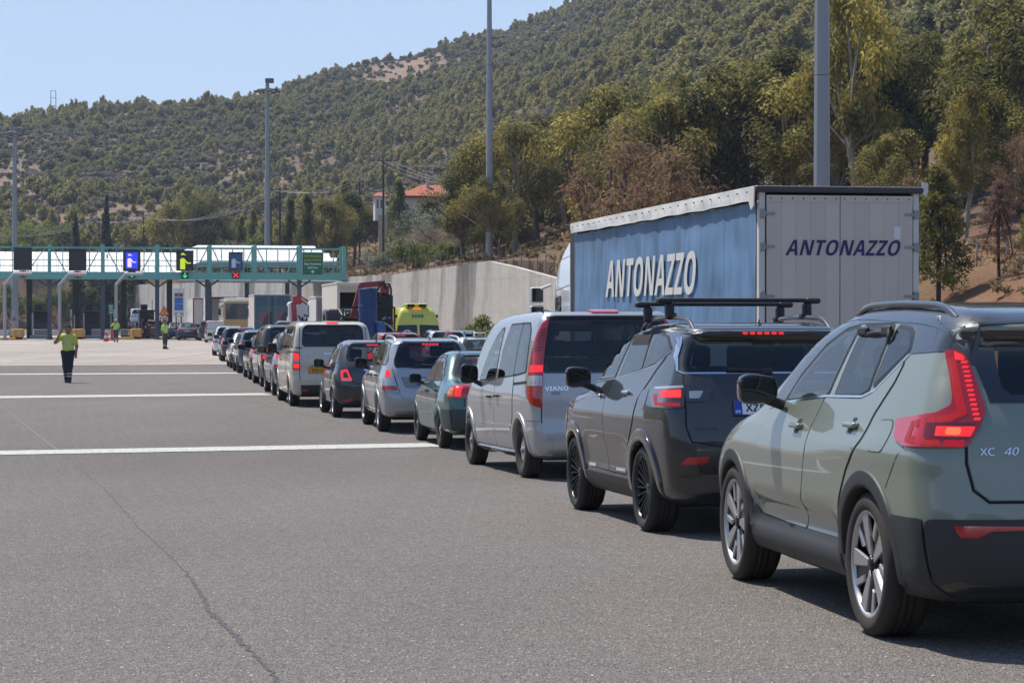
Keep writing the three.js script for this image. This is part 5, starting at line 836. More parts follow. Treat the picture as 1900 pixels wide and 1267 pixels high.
// trunk and limbs reaching for the clumps; sizes for a tree one unit tall are scaled by h
function limbs(h, clumps, base, seed, lean = 0.05, fork = 0.35) {
  const r = rng(seed), list = [], top = V(h * lean, h * fork, h * lean * (r() - 0.5));
  list.push(tube([[0, -0.4, 0], [top.x * 0.3 + h * 0.01, h * fork * 0.5, 0], [top.x, top.y, top.z]], base, 10, 7));
  for (const c of clumps) { if (r() < 0.3) continue; const m = [lerp(top.x, c.p[0], 0.5) + (r() - 0.5) * 0.4, lerp(top.y, c.p[1], 0.45), lerp(top.z, c.p[2], 0.5) + (r() - 0.5) * 0.4]; list.push(tube([[top.x, top.y - 0.1, top.z], m, c.p], base * (0.28 + 0.2 * r()), 8, 5)); }
  return join(list);
}
const crownShapes = {
  gum(h, s) { const r = rng(s), o = []; for (let i = 0; i < 22; i++) { const y = h * (0.32 + 0.64 * Math.pow(i / 21, 0.8)), sp = h * 0.24 * Math.sin(Math.PI * clamp(0.18 + 0.75 * i / 21)), a = r() * 6.28, q = sp * Math.sqrt(r()) * 1.35, R = h * (0.075 + 0.06 * r()); o.push({ p: [q * Math.cos(a), y, q * Math.sin(a)], r: [R, R * (1 + 0.5 * r()), R], n: 500 }); } return o; },
  thin(h, s) { const r = rng(s), o = []; for (let i = 0; i < 15; i++) { const y = h * (0.4 + 0.58 * i / 14), sp = h * 0.17 * Math.sin(Math.PI * clamp(0.2 + 0.7 * i / 14)), a = r() * 6.28, q = sp * Math.sqrt(r()) * 1.3, R = h * (0.055 + 0.05 * r()); o.push({ p: [q * Math.cos(a), y, q * Math.sin(a)], r: [R, R * 1.5, R], n: 360 }); } return o; },
  cone(h, s) { const r = rng(s), o = []; for (let i = 0; i < 26; i++) { const t = i / 25, y = h * (0.1 + 0.87 * t), sp = h * 0.17 * (1 - t) + 0.1, a = r() * 6.28, q = sp * (0.5 + 0.5 * r()), R = h * (0.045 + 0.065 * (1 - t)); o.push({ p: [q * Math.cos(a), y, q * Math.sin(a)], r: [R, R * 1.25, R], n: 170 }); } return o; },
  spire(h, s) { const r = rng(s), o = []; for (let i = 0; i < 22; i++) { const t = i / 21, y = h * (0.06 + 0.9 * t), w = h * 0.055 * Math.pow(1 - t, 0.6) + 0.05, a = r() * 6.28; o.push({ p: [w * 0.5 * Math.cos(a), y, w * 0.5 * Math.sin(a)], r: [w * 1.1, h * 0.06, w * 1.1], n: 130 }); } return o; },
  bush(h, s) { const r = rng(s), o = []; for (let i = 0; i < 14; i++) { const a = r() * 6.28, q = h * 0.48 * Math.sqrt(r()), y = h * (0.25 + 0.6 * r() * (1 - q / h)), R = h * (0.18 + 0.1 * r()); o.push({ p: [q * Math.cos(a), y, q * Math.sin(a)], r: [R, R * 0.9, R], n: 200 }); } return o; },
  pine(h, s) { const r = rng(s), o = []; for (let i = 0; i < 24; i++) { const t = i / 23, y = h * (0.22 + 0.76 * t), sp = h * 0.2 * Math.pow(1 - t, 0.7) + 0.15, a = i * 2.4, q = sp * (0.55 + 0.45 * r()), R = h * (0.05 + 0.04 * (1 - t)); o.push({ p: [q * Math.cos(a), y - q * 0.1, q * Math.sin(a)], r: [R * 1.5, R * 0.9, R * 1.5], n: 260 }); } return o; },
};
const LOOK = {        // shape, leaf size and colours, bark
  gum: { shape: 'gum', len: 0.25, wid: 0.1, droop: 0.6, col: [0.125, 0.118, 0.03], col2: [0.36, 0.295, 0.07], bark: paleBark, sh: 0.6 },
  gumDark: { shape: 'gum', len: 0.25, wid: 0.1, droop: 0.6, col: [0.075, 0.08, 0.022], col2: [0.24, 0.21, 0.05], bark: barkM, sh: 0.6 },
  gumGold: { shape: 'thin', len: 0.26, wid: 0.1, droop: 0.7, col: [0.21, 0.175, 0.0315], col2: [0.47, 0.37, 0.09], bark: paleBark, sh: 0.6 },
  brown: { shape: 'gum', len: 0.26, wid: 0.055, droop: 0.5, col: [0.175, 0.0963, 0.0525], col2: [0.263, 0.175, 0.0875], bark: barkM, sh: 0.7, thin: 0.45 },
  olive: { shape: 'bush', len: 0.26, wid: 0.08, droop: 0.1, col: [0.158, 0.184, 0.105], col2: [0.28, 0.289, 0.184], bark: barkM, sh: 0.5 },
  bush: { shape: 'bush', len: 0.24, wid: 0.1, droop: 0.1, col: [0.105, 0.131, 0.0315], col2: [0.228, 0.245, 0.0613], bark: barkM, sh: 0.5 },
  twig: { shape: 'bush', len: 0.34, wid: 0.03, droop: 0, col: [0.193, 0.149, 0.105], col2: [0.28, 0.228, 0.158], bark: barkM, sh: 0.7 },
  cone: { shape: 'cone', len: 0.34, wid: 0.11, droop: 0.2, col: [0.125, 0.13, 0.03], col2: [0.3, 0.275, 0.06], bark: barkM, sh: 0.5 },
  coneDark: { shape: 'cone', len: 0.34, wid: 0.11, droop: 0.2, col: [0.07, 0.085, 0.028], col2: [0.18, 0.175, 0.045], bark: barkM, sh: 0.5 },
  cypress: { shape: 'spire', len: 0.3, wid: 0.08, droop: -0.5, col: [0.028, 0.0385, 0.021], col2: [0.0613, 0.07, 0.0315], bark: darkBark, sh: 0.5 },
  pine: { shape: 'pine', len: 0.4, wid: 0.1, droop: 0, col: [0.09, 0.095, 0.022], col2: [0.24, 0.21, 0.045], bark: darkBark, sh: 0.6 },
  rust: { shape: 'pine', len: 0.32, wid: 0.06, droop: 0.2, col: [0.17, 0.085, 0.065], col2: [0.26, 0.15, 0.11], bark: darkBark, sh: 0.6 },
};
const protos = {};
function treeProto(look, v) {
  const key = look + v; if (protos[key]) return protos[key];
  const L = LOOK[look], small = L.shape === 'bush', h = small ? 3 : 9, cl = crownShapes[L.shape](h, 11 + v * 37 + look.length * 101); if (L.thin) cl.forEach((c) => (c.n = Math.round(c.n * L.thin)));
  const straight = L.shape === 'cone' || L.shape === 'pine' || L.shape === 'spire';
  return (protos[key] = { h, bark: L.bark, trunk: limbs(h, cl, h * (straight ? 0.018 : 0.017), 3 + v, straight ? 0.005 : 0.05, straight ? 0.8 : small ? 0.15 : 0.36), crown: leaves(cl, { ...L, shell: L.sh, seed: 77 + v * 13 }) });
}
function plantTree(look, v, px, d, top, label, cat = 'tree', o = {}) {        // bearing and distance of the trunk, height from the row of its top in the photograph
  const x = (px - 950) * d / F, y = o.y ?? land(x, d), P = treeProto(look, v), H = (EYE - (top - HZ) * d / F - y), k = H / P.h, w = (o.w ?? 1) * k;
  const t = thing(o.name ?? (cat === 'tree' ? 'tree' : 'shrub'), label, cat, [x, y, -d], (px * 7.13 + d) % 6.28, o.group);
  mesh('trunk', P.trunk, P.bark, t).scale.set(w, k, w); mesh('crown', P.crown, leafM, t).scale.set(w, k, w); return t;
}
const wood = 'trees of the roadside grove';
const TREES = [
  // look, variant, bearing px, distance, top px, label
  ['gumDark', 0, 862, 128, 312, 'dark green gum tree left of the slim lamp mast'], ['gum', 1, 905, 122, 335, 'yellowish gum tree overlapping the slim lamp mast'], ['gum', 0, 952, 126, 236, 'tall gum tree just right of the slim lamp mast'],
  ['gumDark', 1, 1000, 134, 222, 'dark gum tree behind the white truck cab, tallest of its end of the grove'], ['gum', 2, 1052, 130, 240, 'green gum tree above the front of the blue trailer'], ['gumDark', 2, 1104, 138, 178, 'high rounded dark gum crown above the blue trailer'],
  ['brown', 0, 1165, 118, 258, 'half-bare brown gum tree above the middle of the blue trailer'], ['gum', 3, 1150, 146, 178, 'green gum tree behind the half-bare brown one'], ['gumDark', 0, 1215, 140, 192, 'dark gum tree between the brown tree and the trailer corner'],
  ['gumGold', 0, 1252, 175, 150, 'distant golden crown showing over the grove'], ['gum', 1, 1268, 132, 176, 'green gum tree left of the trailer roof corner'], ['brown', 1, 1245, 112, 285, 'brown thinned gum low behind the trailer'],
  ['gumDark', 1, 1330, 134, 138, 'dark gum tree above the trailer roof corner'], ['gum', 2, 1382, 138, 128, 'green gum tree above the left trailer door'], ['gumDark', 3, 1432, 132, 108, 'tall dark gum crown left of the thick lamp mast'], ['gum', 0, 1480, 128, 150, 'gum tree directly left of the thick lamp mast'],
  ['gumGold', 1, 1588, 118, -12, 'golden green gum tree right of the thick mast, rising out of the picture'], ['gum', 3, 1545, 124, 210, 'gum tree standing behind the thick lamp mast'], ['gumDark', 0, 1640, 122, 92, 'broad dark gum above the right trailer door'], ['gumGold', 2, 1622, 136, 30, 'loose golden gum crown behind the broad dark one'],
  ['gumDark', 2, 1712, 126, 78, 'tall dark gum with an open crown above the trailer end'], ['gum', 1, 1668, 112, 250, 'low green gum over the right edge of the trailer'], ['gumGold', 0, 1792, 104, 172, 'bright yellow-green tree above the rust-brown pine'], ['gum', 2, 1845, 110, 182, 'yellow-green tree at the right edge, lower than its dark neighbour'],
  ['gumDark', 3, 1880, 112, 8, 'very tall dark gum at the right edge of the view'], ['brown', 2, 1908, 100, 250, 'brown dry tree cut by the right edge of the view'], ['gumDark', 1, 1935, 116, 40, 'dark gum crown cut by the right edge of the view'],
  ['pine', 0, 1742, 84, 308, 'dark pine standing beside the trailer end on the bank'], ['rust', 0, 1855, 84, 336, 'rust-brown dead pine on the dry bank'], ['cone', 1, 1918, 88, 320, 'green conifer right of the rust-brown dead pine'],
  ['gum', 0, 1310, 152, 175, 'further gum tree behind the trailer roof corner'], ['gumDark', 2, 1560, 150, 130, 'further dark gum behind the thick lamp mast'], ['gum', 3, 1770, 140, 120, 'further gum in the gap above the dark pine'], ['brown', 3, 1690, 104, 330, 'brown thinned tree beside the trailer end'],
  // left end, above the wall
  ['olive', 0, 748, 152, 428, 'grey-green olive above the wall beside the gantry end'], ['olive', 1, 702, 158, 442, 'grey olive bush touching the gantry end'], ['bush', 0, 772, 138, 434, 'bright green round bush above the wall'], ['bush', 1, 838, 132, 440, 'green bush left of the slim mast foot'], ['twig', 0, 812, 148, 392, 'large bare brown thicket above the wall'], ['twig', 1, 860, 142, 402, 'bare brown thicket beside the slim mast'], ['twig', 2, 768, 156, 405, 'bare purplish thicket behind the bright green bush'], ['brown', 1, 880, 128, 395, 'brown shrubby tree right of the thickets'],
  ['olive', 2, 790, 172, 352, 'silvery olive tree below the red roof'], ['olive', 0, 835, 165, 362, 'silvery olive tree right of the red roof'], ['cone', 0, 740, 178, 332, 'pointed yellow-green conifer beside the white house'], ['gumDark', 1, 655, 195, 362, 'bushy dark tree left of the white house'], ['cone', 2, 640, 215, 336, 'pointed conifer crown behind the bushy dark tree'], ['gum', 2, 610, 205, 375, 'bushy green tree right of the two dark conifers'],
  ['coneDark', 0, 570, 200, 360, 'dark conifer, right one of the pair behind the canopy'], ['coneDark', 1, 538, 203, 372, 'dark conifer, left one of the pair behind the canopy'], ['bush', 2, 500, 235, 410, 'small green tree right of the lamp mast over the canopy'], ['cone', 1, 470, 245, 392, 'small pointed tree left of the lamp mast over the canopy'], ['cone', 0, 448, 250, 400, 'small pointed tree next to the olive bushes'],
  ['olive', 1, 428, 246, 430, 'pale olive bush above the canopy ridge'], ['olive', 2, 462, 240, 434, 'pale olive bush at the lamp mast foot'], ['gumDark', 0, 372, 262, 372, 'broad dark tree left of the canopy ridge'], ['gum', 3, 330, 268, 384, 'olive green tree left of the broad dark one'], ['gumDark', 2, 402, 270, 392, 'dark tree behind the canopy ridge'], ['gum', 1, 296, 280, 408, 'green tree over the yellow pictogram sign'],
  ['cypress', 0, 198, 292, 366, 'tall slim black-green cypress'], ['cypress', 1, 140, 298, 398, 'short slim cypress left of the tall one'], ['bush', 1, 238, 300, 432, 'green tree low behind the blue screen'], ['bush', 0, 80, 320, 392, 'green tree over the left dark screen'], ['bush', 2, 30, 318, 398, 'green tree at the left edge over the gantry'], ['bush', 3, 60, 312, 430, 'low green shrub behind the left dark screen'], ['brown', 2, 118, 330, 440, 'brown shrub between the two dark screens'], ['gumDark', 3, 262, 310, 430, 'dark tree behind the blue screen'],
];
for (const [look, v, px, d0, top, label] of TREES) { const d = px < 260 ? d0 * 1.1 : px < 640 ? d0 * 1.25 : px < 1110 && d0 < 240 ? d0 * 1.36 : d0; const shrub = LOOK[look].shape === 'bush'; plantTree(look, v, px, d, top, label, shrub ? 'shrub' : 'tree', { group: shrub ? undefined : wood, w: look === 'brown' ? 1.25 : LOOK[look].shape === 'gum' ? 1.35 : shrub ? (look === 'olive' ? 0.9 : 1.2) : 1 }); }
// bushes in front of the concrete wall, dark scrub under the left bank
plantTree('bush', 4, 902, 96, 574, 'round green bush in front of the concrete wall', 'shrub', { y: 0, w: 1.0 });
plantTree('bush', 3, 742, 118, 562, 'pale bush behind the yellow ambulance', 'shrub', { y: 0 });
for (const [px, d, top, l] of [[14, 332, 518, 'dark bush on the cutting at the left edge'], [78, 334, 526, 'grey bush on the cutting behind the left booth'], [120, 336, 522, 'dry brown bush on the cutting'], [172, 332, 516, 'green bush on the cutting left of the blue screen'], [204, 336, 520, 'low green bush right on the cutting']]) plantTree(px === 118 ? 'twig' : 'bush', px % 5, px, d, top, l, 'shrub', { w: 0.8 });

// ---------- scrub and young pines over the hillside ----------
{
  const r = rng(4242), kinds = [
    ['pine', leaves(crownShapes.bush(3.4, 5).map((c) => ({ ...c, n: 70, p: [c.p[0] * 0.75, c.p[1] * 1.25 + 0.5, c.p[2] * 0.75] })), { len: 0.6, wid: 0.32, col: [0.2, 0.18, 0.06], col2: [0.38, 0.33, 0.115], seed: 3 })],
    ['pine', leaves(crownShapes.bush(3.2, 9).map((c) => ({ ...c, n: 70, p: [c.p[0] * 0.6, c.p[1] * 1.6 + 0.4, c.p[2] * 0.6] })), { len: 0.58, wid: 0.3, col: [0.25, 0.22, 0.07], col2: [0.43, 0.37, 0.13], seed: 4 })],
    ['pine', leaves(crownShapes.bush(4, 21).map((c) => ({ ...c, n: 75 })), { len: 0.65, wid: 0.36, col: [0.13, 0.13, 0.055], col2: [0.27, 0.24, 0.09], seed: 6 })],
    ['scrub', leaves(crownShapes.bush(1.9, 33).slice(0, 9).map((c) => ({ ...c, n: 55 })), { len: 0.42, wid: 0.22, col: [0.16, 0.145, 0.09], col2: [0.27, 0.23, 0.14], seed: 7 })],
    ['scrub', leaves(crownShapes.bush(1.7, 41).slice(0, 9).map((c) => ({ ...c, n: 50 })), { len: 0.38, wid: 0.18, col: [0.2, 0.165, 0.145], col2: [0.28, 0.23, 0.195], seed: 8 })],
  ];
  const lists = kinds.map(() => []), m = new THREE.Matrix4(), q = new THREE.Quaternion(), up = V(0, 1, 0);
  const put = (k, x, d, s, hs) => { q.setFromAxisAngle(up, r() * 6.28); m.compose(V(x, land(x, d) - 0.15, -d), q, V(s, s * hs, s)); lists[k].push(m.clone()); };
  for (let i = 0; i < 56000; i++) {
    const d = Math.sqrt(lerp(150 * 150, 1120 * 1120, r())), t = lerp(-0.262, 0.262, r()), x = t * d; if (d < 330 && (d < 190 || x < d * 0.02 - 12 + 0.1 * (d - 150))) continue; if (outside(x, d) < 4 || (t < -0.165 && d < 372)) continue;
    const b = bare(x, d), dens = 0.5 + 0.75 * fbm(x * 0.014 + 7, d * 0.014, 4), young = fbm(x * 0.008, d * 0.008 + 3, 3);
    if (r() < b * 1.5) { if (r() < 0.22) put(3 + (r() < 0.5 ? 1 : 0), x, d, 0.6 + 0.7 * r(), 1); continue; }
    if (r() > dens) { put(r() < 0.6 ? 4 : 3, x, d, 0.7 + 0.8 * r(), 1); continue; }
    const big = smooth(650, 380, d) * (t < 0.1 ? 1 : 0.6);
    if (young > 0.02) put(r() < 0.75 ? 1 : 0, x, d, 0.4 + 0.6 * r(), 0.9 + 0.6 * r()); else put(r() < 0.5 ? 0 : 2, x, d, 0.45 + 0.85 * r() * r() + 0.5 * big * r(), 0.75 + 0.5 * r());
  }
  lists.forEach((L, k) => { const im = new THREE.InstancedMesh(kinds[k][1], scrubM, L.length); L.forEach((w, i) => im.setMatrixAt(i, w)); im.castShadow = im.receiveShadow = true; im.name = numbered('hillside_scrub'); tag(im, ['rounded olive green pines scattered over the hillside', 'young upright pines in patches over the hillside', 'dark broad pines over the hillside', 'low green scrub between the hillside pines', 'dry grey scrub between the hillside pines'][k], 'scrub', null, 'stuff'); scene.add(im); });
  // undergrowth and grass of the near banks
  const near = leaves(crownShapes.bush(0.9, 3).slice(0, 7).map((c) => ({ ...c, n: 26 })), { len: 0.3, wid: 0.07, col: [0.175, 0.149, 0.07], col2: [0.42, 0.298, 0.14], seed: 15, droop: -0.4 }), L2 = [];
  for (let i = 0; i < 9000; i++) { const d = Math.sqrt(lerp(50 * 50, 330 * 330, r())), t = lerp(-0.26, 0.27, r()), x = t * d, o = outside(x, d); if (o < 1.5 || (x < 0 && o < 3) || (t < -0.165 && o < 16)) continue; const s = 0.35 + 0.8 * r() * r() + (d > 105 && x > -30 ? 0.5 * r() : 0); q.setFromAxisAngle(up, r() * 6.28); m.compose(V(x, land(x, d) - 0.05, -d), q, V(s, s * (0.6 + 0.5 * r()), s)); L2.push(m.clone()); }
  const im = new THREE.InstancedMesh(near, scrubM, L2.length); L2.forEach((w, i) => im.setMatrixAt(i, w)); im.castShadow = im.receiveShadow = true; im.name = 'dry_undergrowth'; tag(im, 'dry grass tufts and weeds on the banks under the trees', 'undergrowth', null, 'stuff'); scene.add(im);
}
// ---------- concrete retaining wall, fence, masts ----------
const wallTex = (() => { const N = 1024, r = rng(31), st = new Float32Array(N), top = new Float32Array(N); for (let k = 0; k < 20; k++) { const c = r() * N, w = k < 6 ? 14 + r() * 22 : 3 + r() * 9, s = (k < 6 ? 0.3 : 0.1) * (0.6 + 0.6 * r()); for (let i = -w; i <= w; i++) st[Math.floor(c + i + N) % N] += s * Math.pow(1 - Math.abs(i) / w, 0.35); } for (let i = 0; i < N; i++) top[i] = 0.12 * Math.max(0, n3(i * 0.05, 3)) + 0.1 * Math.max(0, n3(i * 0.21, 8));  // wide bands: mast and tree shadows painted into the concrete; narrow ones: streaks
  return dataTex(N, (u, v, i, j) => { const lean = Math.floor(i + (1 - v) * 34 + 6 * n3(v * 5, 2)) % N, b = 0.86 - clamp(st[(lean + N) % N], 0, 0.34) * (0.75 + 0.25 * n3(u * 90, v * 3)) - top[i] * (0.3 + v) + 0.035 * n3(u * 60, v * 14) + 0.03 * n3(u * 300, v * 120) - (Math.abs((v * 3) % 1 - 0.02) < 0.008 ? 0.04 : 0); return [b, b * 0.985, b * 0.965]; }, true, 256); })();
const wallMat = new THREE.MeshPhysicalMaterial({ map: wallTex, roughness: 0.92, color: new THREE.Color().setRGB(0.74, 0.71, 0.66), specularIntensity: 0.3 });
const WALL = [[-58, 330, 6.8], [-25.6, 227.2, 5.8], [-9.7, 176.7, 5.4], [-1.3, 150, 5.85], [0.28, 145, 5.4], [2.9, 136.7, 4.5], [8, 118, 2.4]];
{
  const w = thing('retaining_wall', 'long pale concrete retaining wall with painted shadow bands and dark vertical streaks beside the queue', 'wall'); let run = 0;
  for (let i = 0; i + 1 < WALL.length; i++) {
    const [ax, ad, ah] = WALL[i], [bx, bd, bh] = WALL[i + 1], L = Math.hypot(bx - ax, bd - ad), n = Math.max(1, Math.round(L / 4)), ux = (bx - ax) / L, ud = (bd - ad) / L, nx = ud, nd = -ux;   // cast panels of about four metres, with open joints
    for (let k = 0; k < n; k++) {
      const s0 = L * k / n + 0.012, s1 = L * (k + 1) / n - 0.012, h0 = lerp(ah, bh, s0 / L), h1 = lerp(ah, bh, s1 / L), off = 0.012 * ((k * 7 + i * 3) % 3 - 1);
      const P = (s, y, t) => [ax + ux * s - nx * t, y, -(ad + ud * s - nd * t)], A = [P(s0, -0.2, off), P(s1, -0.2, off), P(s1, h1, off), P(s0, h0, off), P(s0, -0.2, -0.4), P(s1, -0.2, -0.4), P(s1, h1, -0.4), P(s0, h0, -0.4)];
      const pos = [], uv = [], f = (a, b, c, d) => { for (const q of [a, b, c, a, c, d]) { pos.push(...A[q]); const s = run + (q % 4 === 0 || q % 4 === 3 ? s0 : s1); uv.push(s / 60, A[q][1] / 6.8); } };
      f(0, 1, 2, 3); f(5, 4, 7, 6); f(3, 2, 6, 7); f(4, 0, 3, 7); f(1, 5, 6, 2);
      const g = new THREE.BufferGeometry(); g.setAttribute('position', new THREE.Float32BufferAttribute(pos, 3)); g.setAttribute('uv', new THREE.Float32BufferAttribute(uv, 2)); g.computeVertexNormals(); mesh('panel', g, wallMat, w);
    }
    run += L;
  }
  const pts = WALL.slice(0, 6).map(([x, d, h], i) => [x - 0.08, [4.6, 4.1, 3.7, 3.55, 3.45, 2.9][i], -(d - 0.04)]); mesh('cable', tube(pts, 0.022, 60, 5), blackTrim, w);
  // posts and wires of the fence standing on the wall
  const f = thing('fence', 'thin wire fence with slim posts along the top of the concrete wall', 'fence'), fm = mat([0.2, 0.19, 0.18], 0.7, 0.2);
  for (let i = 1; i + 1 < WALL.length; i++) { const [ax, ad, ah] = WALL[i], [bx, bd, bh] = WALL[i + 1], L = Math.hypot(bx - ax, bd - ad), n = Math.max(1, Math.round(L / 1.9)); for (let k = 0; k < n; k++) { const t = k / n, x = lerp(ax, bx, t) + 0.35, d = lerp(ad, bd, t) + 0.1, h = lerp(ah, bh, t); mesh('post', rod([x, h - 0.3, -d], [x, h + 1.4, -d], 0.035, 0.035, 6), fm, f); } }
}
{ // fence posts on the dry bank at the right
  const f = thing('fence', 'sparse fence of pale posts on the dry bank right of the trailer', 'fence'), fm = mat([0.4, 0.38, 0.35], 0.7, 0.2); let prev;
  for (const [px, base, top] of [[1726, 512, 440], [1768, 512, 442], [1812, 508, 446], [1868, 500, 452], [1930, 492, 430]]) { const d = 88, a = at(px, base + 8, d), b = at(px + 2, top, d); mesh('post', rod(a, b, 0.05, 0.045, 6), fm, f); if (prev) for (const q of [0.45, 0.9]) mesh('wire', rod([0, 1, 2].map((i) => lerp(prev[0][i], prev[1][i], q)), [0, 1, 2].map((i) => lerp(a[i], b[i], q)), 0.008, 0.008, 4), fm, f); prev = [a, b]; }
}
const galv = mat([0.3, 0.315, 0.33], 0.5, 0.6), galvDark = mat([0.13, 0.14, 0.15], 0.55, 0.5);
function mast(px, d, r0, r1, top, label, head, base) {
  const x = (px - 950) * d / F, yb = base ?? land(x, d), t = thing('lamp_mast', label, 'lamp mast', [x, yb, -d]), H = EYE - (top - HZ) * d / F - yb, n = 8;
  for (let i = 0, y = 0; i < 3; i++) { const h = H / 3; mesh('shaft', new THREE.CylinderGeometry(lerp(r0, r1, (i + 1) / 3), lerp(r0, r1, i / 3), h - 0.02, n).toNonIndexed().translate(0, y + h / 2, 0), new THREE.MeshPhysicalMaterial({ color: galv.color, roughness: 0.5, metalness: 0.5, flatShading: true }), t); y += h; }
  mesh('base_plate', [box(r0 * 3, 0.06, r0 * 3, 0, 0.03, 0)], galvDark, t);
  if (head) {
    mesh('lamp_ring', [new THREE.TorusGeometry(1.1, 0.06, 6, 20).rotateX(Math.PI / 2).translate(0, H - 0.9, 0), box(2.2, 0.08, 0.1, 0, H - 0.9, 0), box(0.1, 0.08, 2.2, 0, H - 0.9, 0)], galvDark, t);
    mesh('winch_head', [box(0.9, 0.5, 0.5, 0.25, H + 0.1, 0), box(0.18, 0.7, 0.18, 0, H - 0.1, 0)], galvDark, t);
    for (const [dx, dz] of [[-1.15, 0.3], [-0.6, 0.95], [0.4, 1.05], [1.15, 0.2], [0.5, -1], [-0.7, -0.9]]) { const l = mesh('floodlight', rbox(0.55, 0.28, 0.5, 0.06, dx, H - 1.12, dz), galvDark, t); mesh('lamp_glass', box(0.46, 0.03, 0.4, dx, H - 1.275, dz), mat([0.75, 0.62, 0.4], 0.3), l); }
  }
}
mast(1525, 68, 0.29, 0.22, -160, 'thick grey lamp mast rising behind the trailer', false);
mast(908, 166, 0.3, 0.17, -60, 'slim lamp mast standing among the trees above the wall', false);
mast(496, 236, 0.4, 0.2, 152, 'lamp mast with floodlight ring behind the white canopy', true, 0);
mast(27, 250, 0.42, 0.2, 232, 'lamp mast with floodlight ring at the left edge behind the booths', true, 0);

// ---------- power poles and wires, house on the slope ----------
const woodPole = mat([0.05, 0.042, 0.036], 0.9), wireM = mat([0.32, 0.31, 0.31], 0.5, 0.3);
const poleTop = {};
function pole(key, px, d, top, bottom, label, o = {}) {
  const a = at(px, bottom, d), b = at(px, top, d), t = thing('power_pole', label, 'power pole', [a[0], Math.min(a[1], land(a[0], d)), a[2]]), h = b[1] - t.position.y, r = o.r ?? 0.14;
  mesh('shaft', rod([0, 0, 0], [0, h, 0], r, r * 0.7, 8), o.mat ?? woodPole, t);
  const w = o.arm ?? 1.1; mesh('cross_arm', [box(w * 2, 0.12, 0.12, 0, h - 0.35, r + 0.06)], o.mat ?? woodPole, t); for (const q of [-0.9, 0, 0.9]) mesh('insulator', new THREE.CylinderGeometry(0.04, 0.06, 0.2, 6).translate(q * w, h - 0.19, r + 0.06), wireM, t);
  poleTop[key] = [b[0], b[1] - 0.3, b[2]];
}
pole('a', 711, 226, 292, 445, 'tall dark power pole in front of the white house', { arm: 1.3 }); pole('b', 519, 240, 346, 455, 'dark power pole over the canopy roof'); pole('c', 667, 268, 332, 372, 'thin power pole left of the white house'); pole('d', 266, 345, 395, 460, 'thin power pole over the blue screen'); pole('e', 183, 350, 405, 460, 'thin power pole beside the tall cypress'); pole('f', 502, 244, 372, 455, 'thin pole right beside the lamp mast'); pole('g', 918, 330, 222, 268, 'power pole on the hill behind the slim mast', { arm: 1.2 });
pole('h', 1009, 430, 200, 238, 'grey pole on the hill above the truck cab', { mat: galv, arm: 2.4 }); pole('i', 1093, 430, 178, 216, 'grey pole on the hill above the blue trailer', { mat: galv, arm: 2.4 }); pole('j', 605, 905, 134, 158, 'lone pole on the ridge line'); pole('k', 1318, 520, 134, 172, 'pole with a wide arm on the hill above the trailer', { arm: 5 }); pole('l', 1698, 640, 48, 92, 'left pole of the pair high on the hill at the right', { arm: 0.9 }); pole('m', 1716, 640, 46, 92, 'right pole of the pair high on the hill at the right', { arm: 0.9 });
{ const t = thing('pylon', 'ladder shaped pylon on the skyline at the left', 'pylon', at(99, 215, 755)), k = 755 / F, m = mat([0.12, 0.13, 0.14], 0.6, 0.4); for (const s of [-1, 1]) mesh('post', rod([s * 5 * k, -2, 0], [s * 4.5 * k, 47 * k, 0], 0.16, 0.12, 6), m, t); for (const y of [18, 33, 46]) mesh('cross_bar', rod([-4.8 * k, y * k, 0], [4.8 * k, y * k, 0], 0.1, 0.1, 5), m, t); }
function wires(label, a, b, sag, n = 3, gap = 0.9) { const t = thing('power_line', label, 'power line'); for (let i = 0; i < n; i++) { const o = (i - (n - 1) / 2) * gap, P = []; for (let k = 0; k <= 10; k++) { const q = k / 10; P.push([lerp(a[0], b[0], q) + o, lerp(a[1], b[1], q) - sag * 4 * q * (1 - q), lerp(a[2], b[2], q)]); } mesh('wire', tube(P, Math.max(0.012, -(a[2] + b[2]) / 2 * 0.00007), 24, 4), wireM, t); } }
wires('wires from the tall dark pole to the hill pole behind the slim mast', poleTop.a, poleTop.g, 3); wires('wires between the house pole and the pole over the canopy', poleTop.a, poleTop.b, 1.6); wires('wires running left from the pole over the canopy', poleTop.b, poleTop.d, 2); wires('wires from the pole over the blue screen to the cypress pole', poleTop.d, poleTop.e, 0.8); wires('wires leaving the cypress pole towards the left edge', poleTop.e, at(-60, 430, 330), 1.5); wires('wires between the thin house pole and the tall dark pole', poleTop.c, poleTop.a, 0.6, 2);
wires('pale wires falling right from the grey hill pole above the cab', poleTop.h, at(1060, 262, 380), 1, 3, 1.6); wires('pale wires falling right from the grey hill pole above the trailer', poleTop.i, at(1150, 232, 380), 1, 3, 1.6); wires('wires from the tall dark pole into the trees at the right', poleTop.a, at(930, 345, 165), 0.8); wires('wires rising right from the wide-arm hill pole', poleTop.k, at(1560, 92, 560), 3, 2, 3); wires('wires crossing the hill at the upper right', poleTop.l, at(1400, 118, 560), 4, 2, 2);
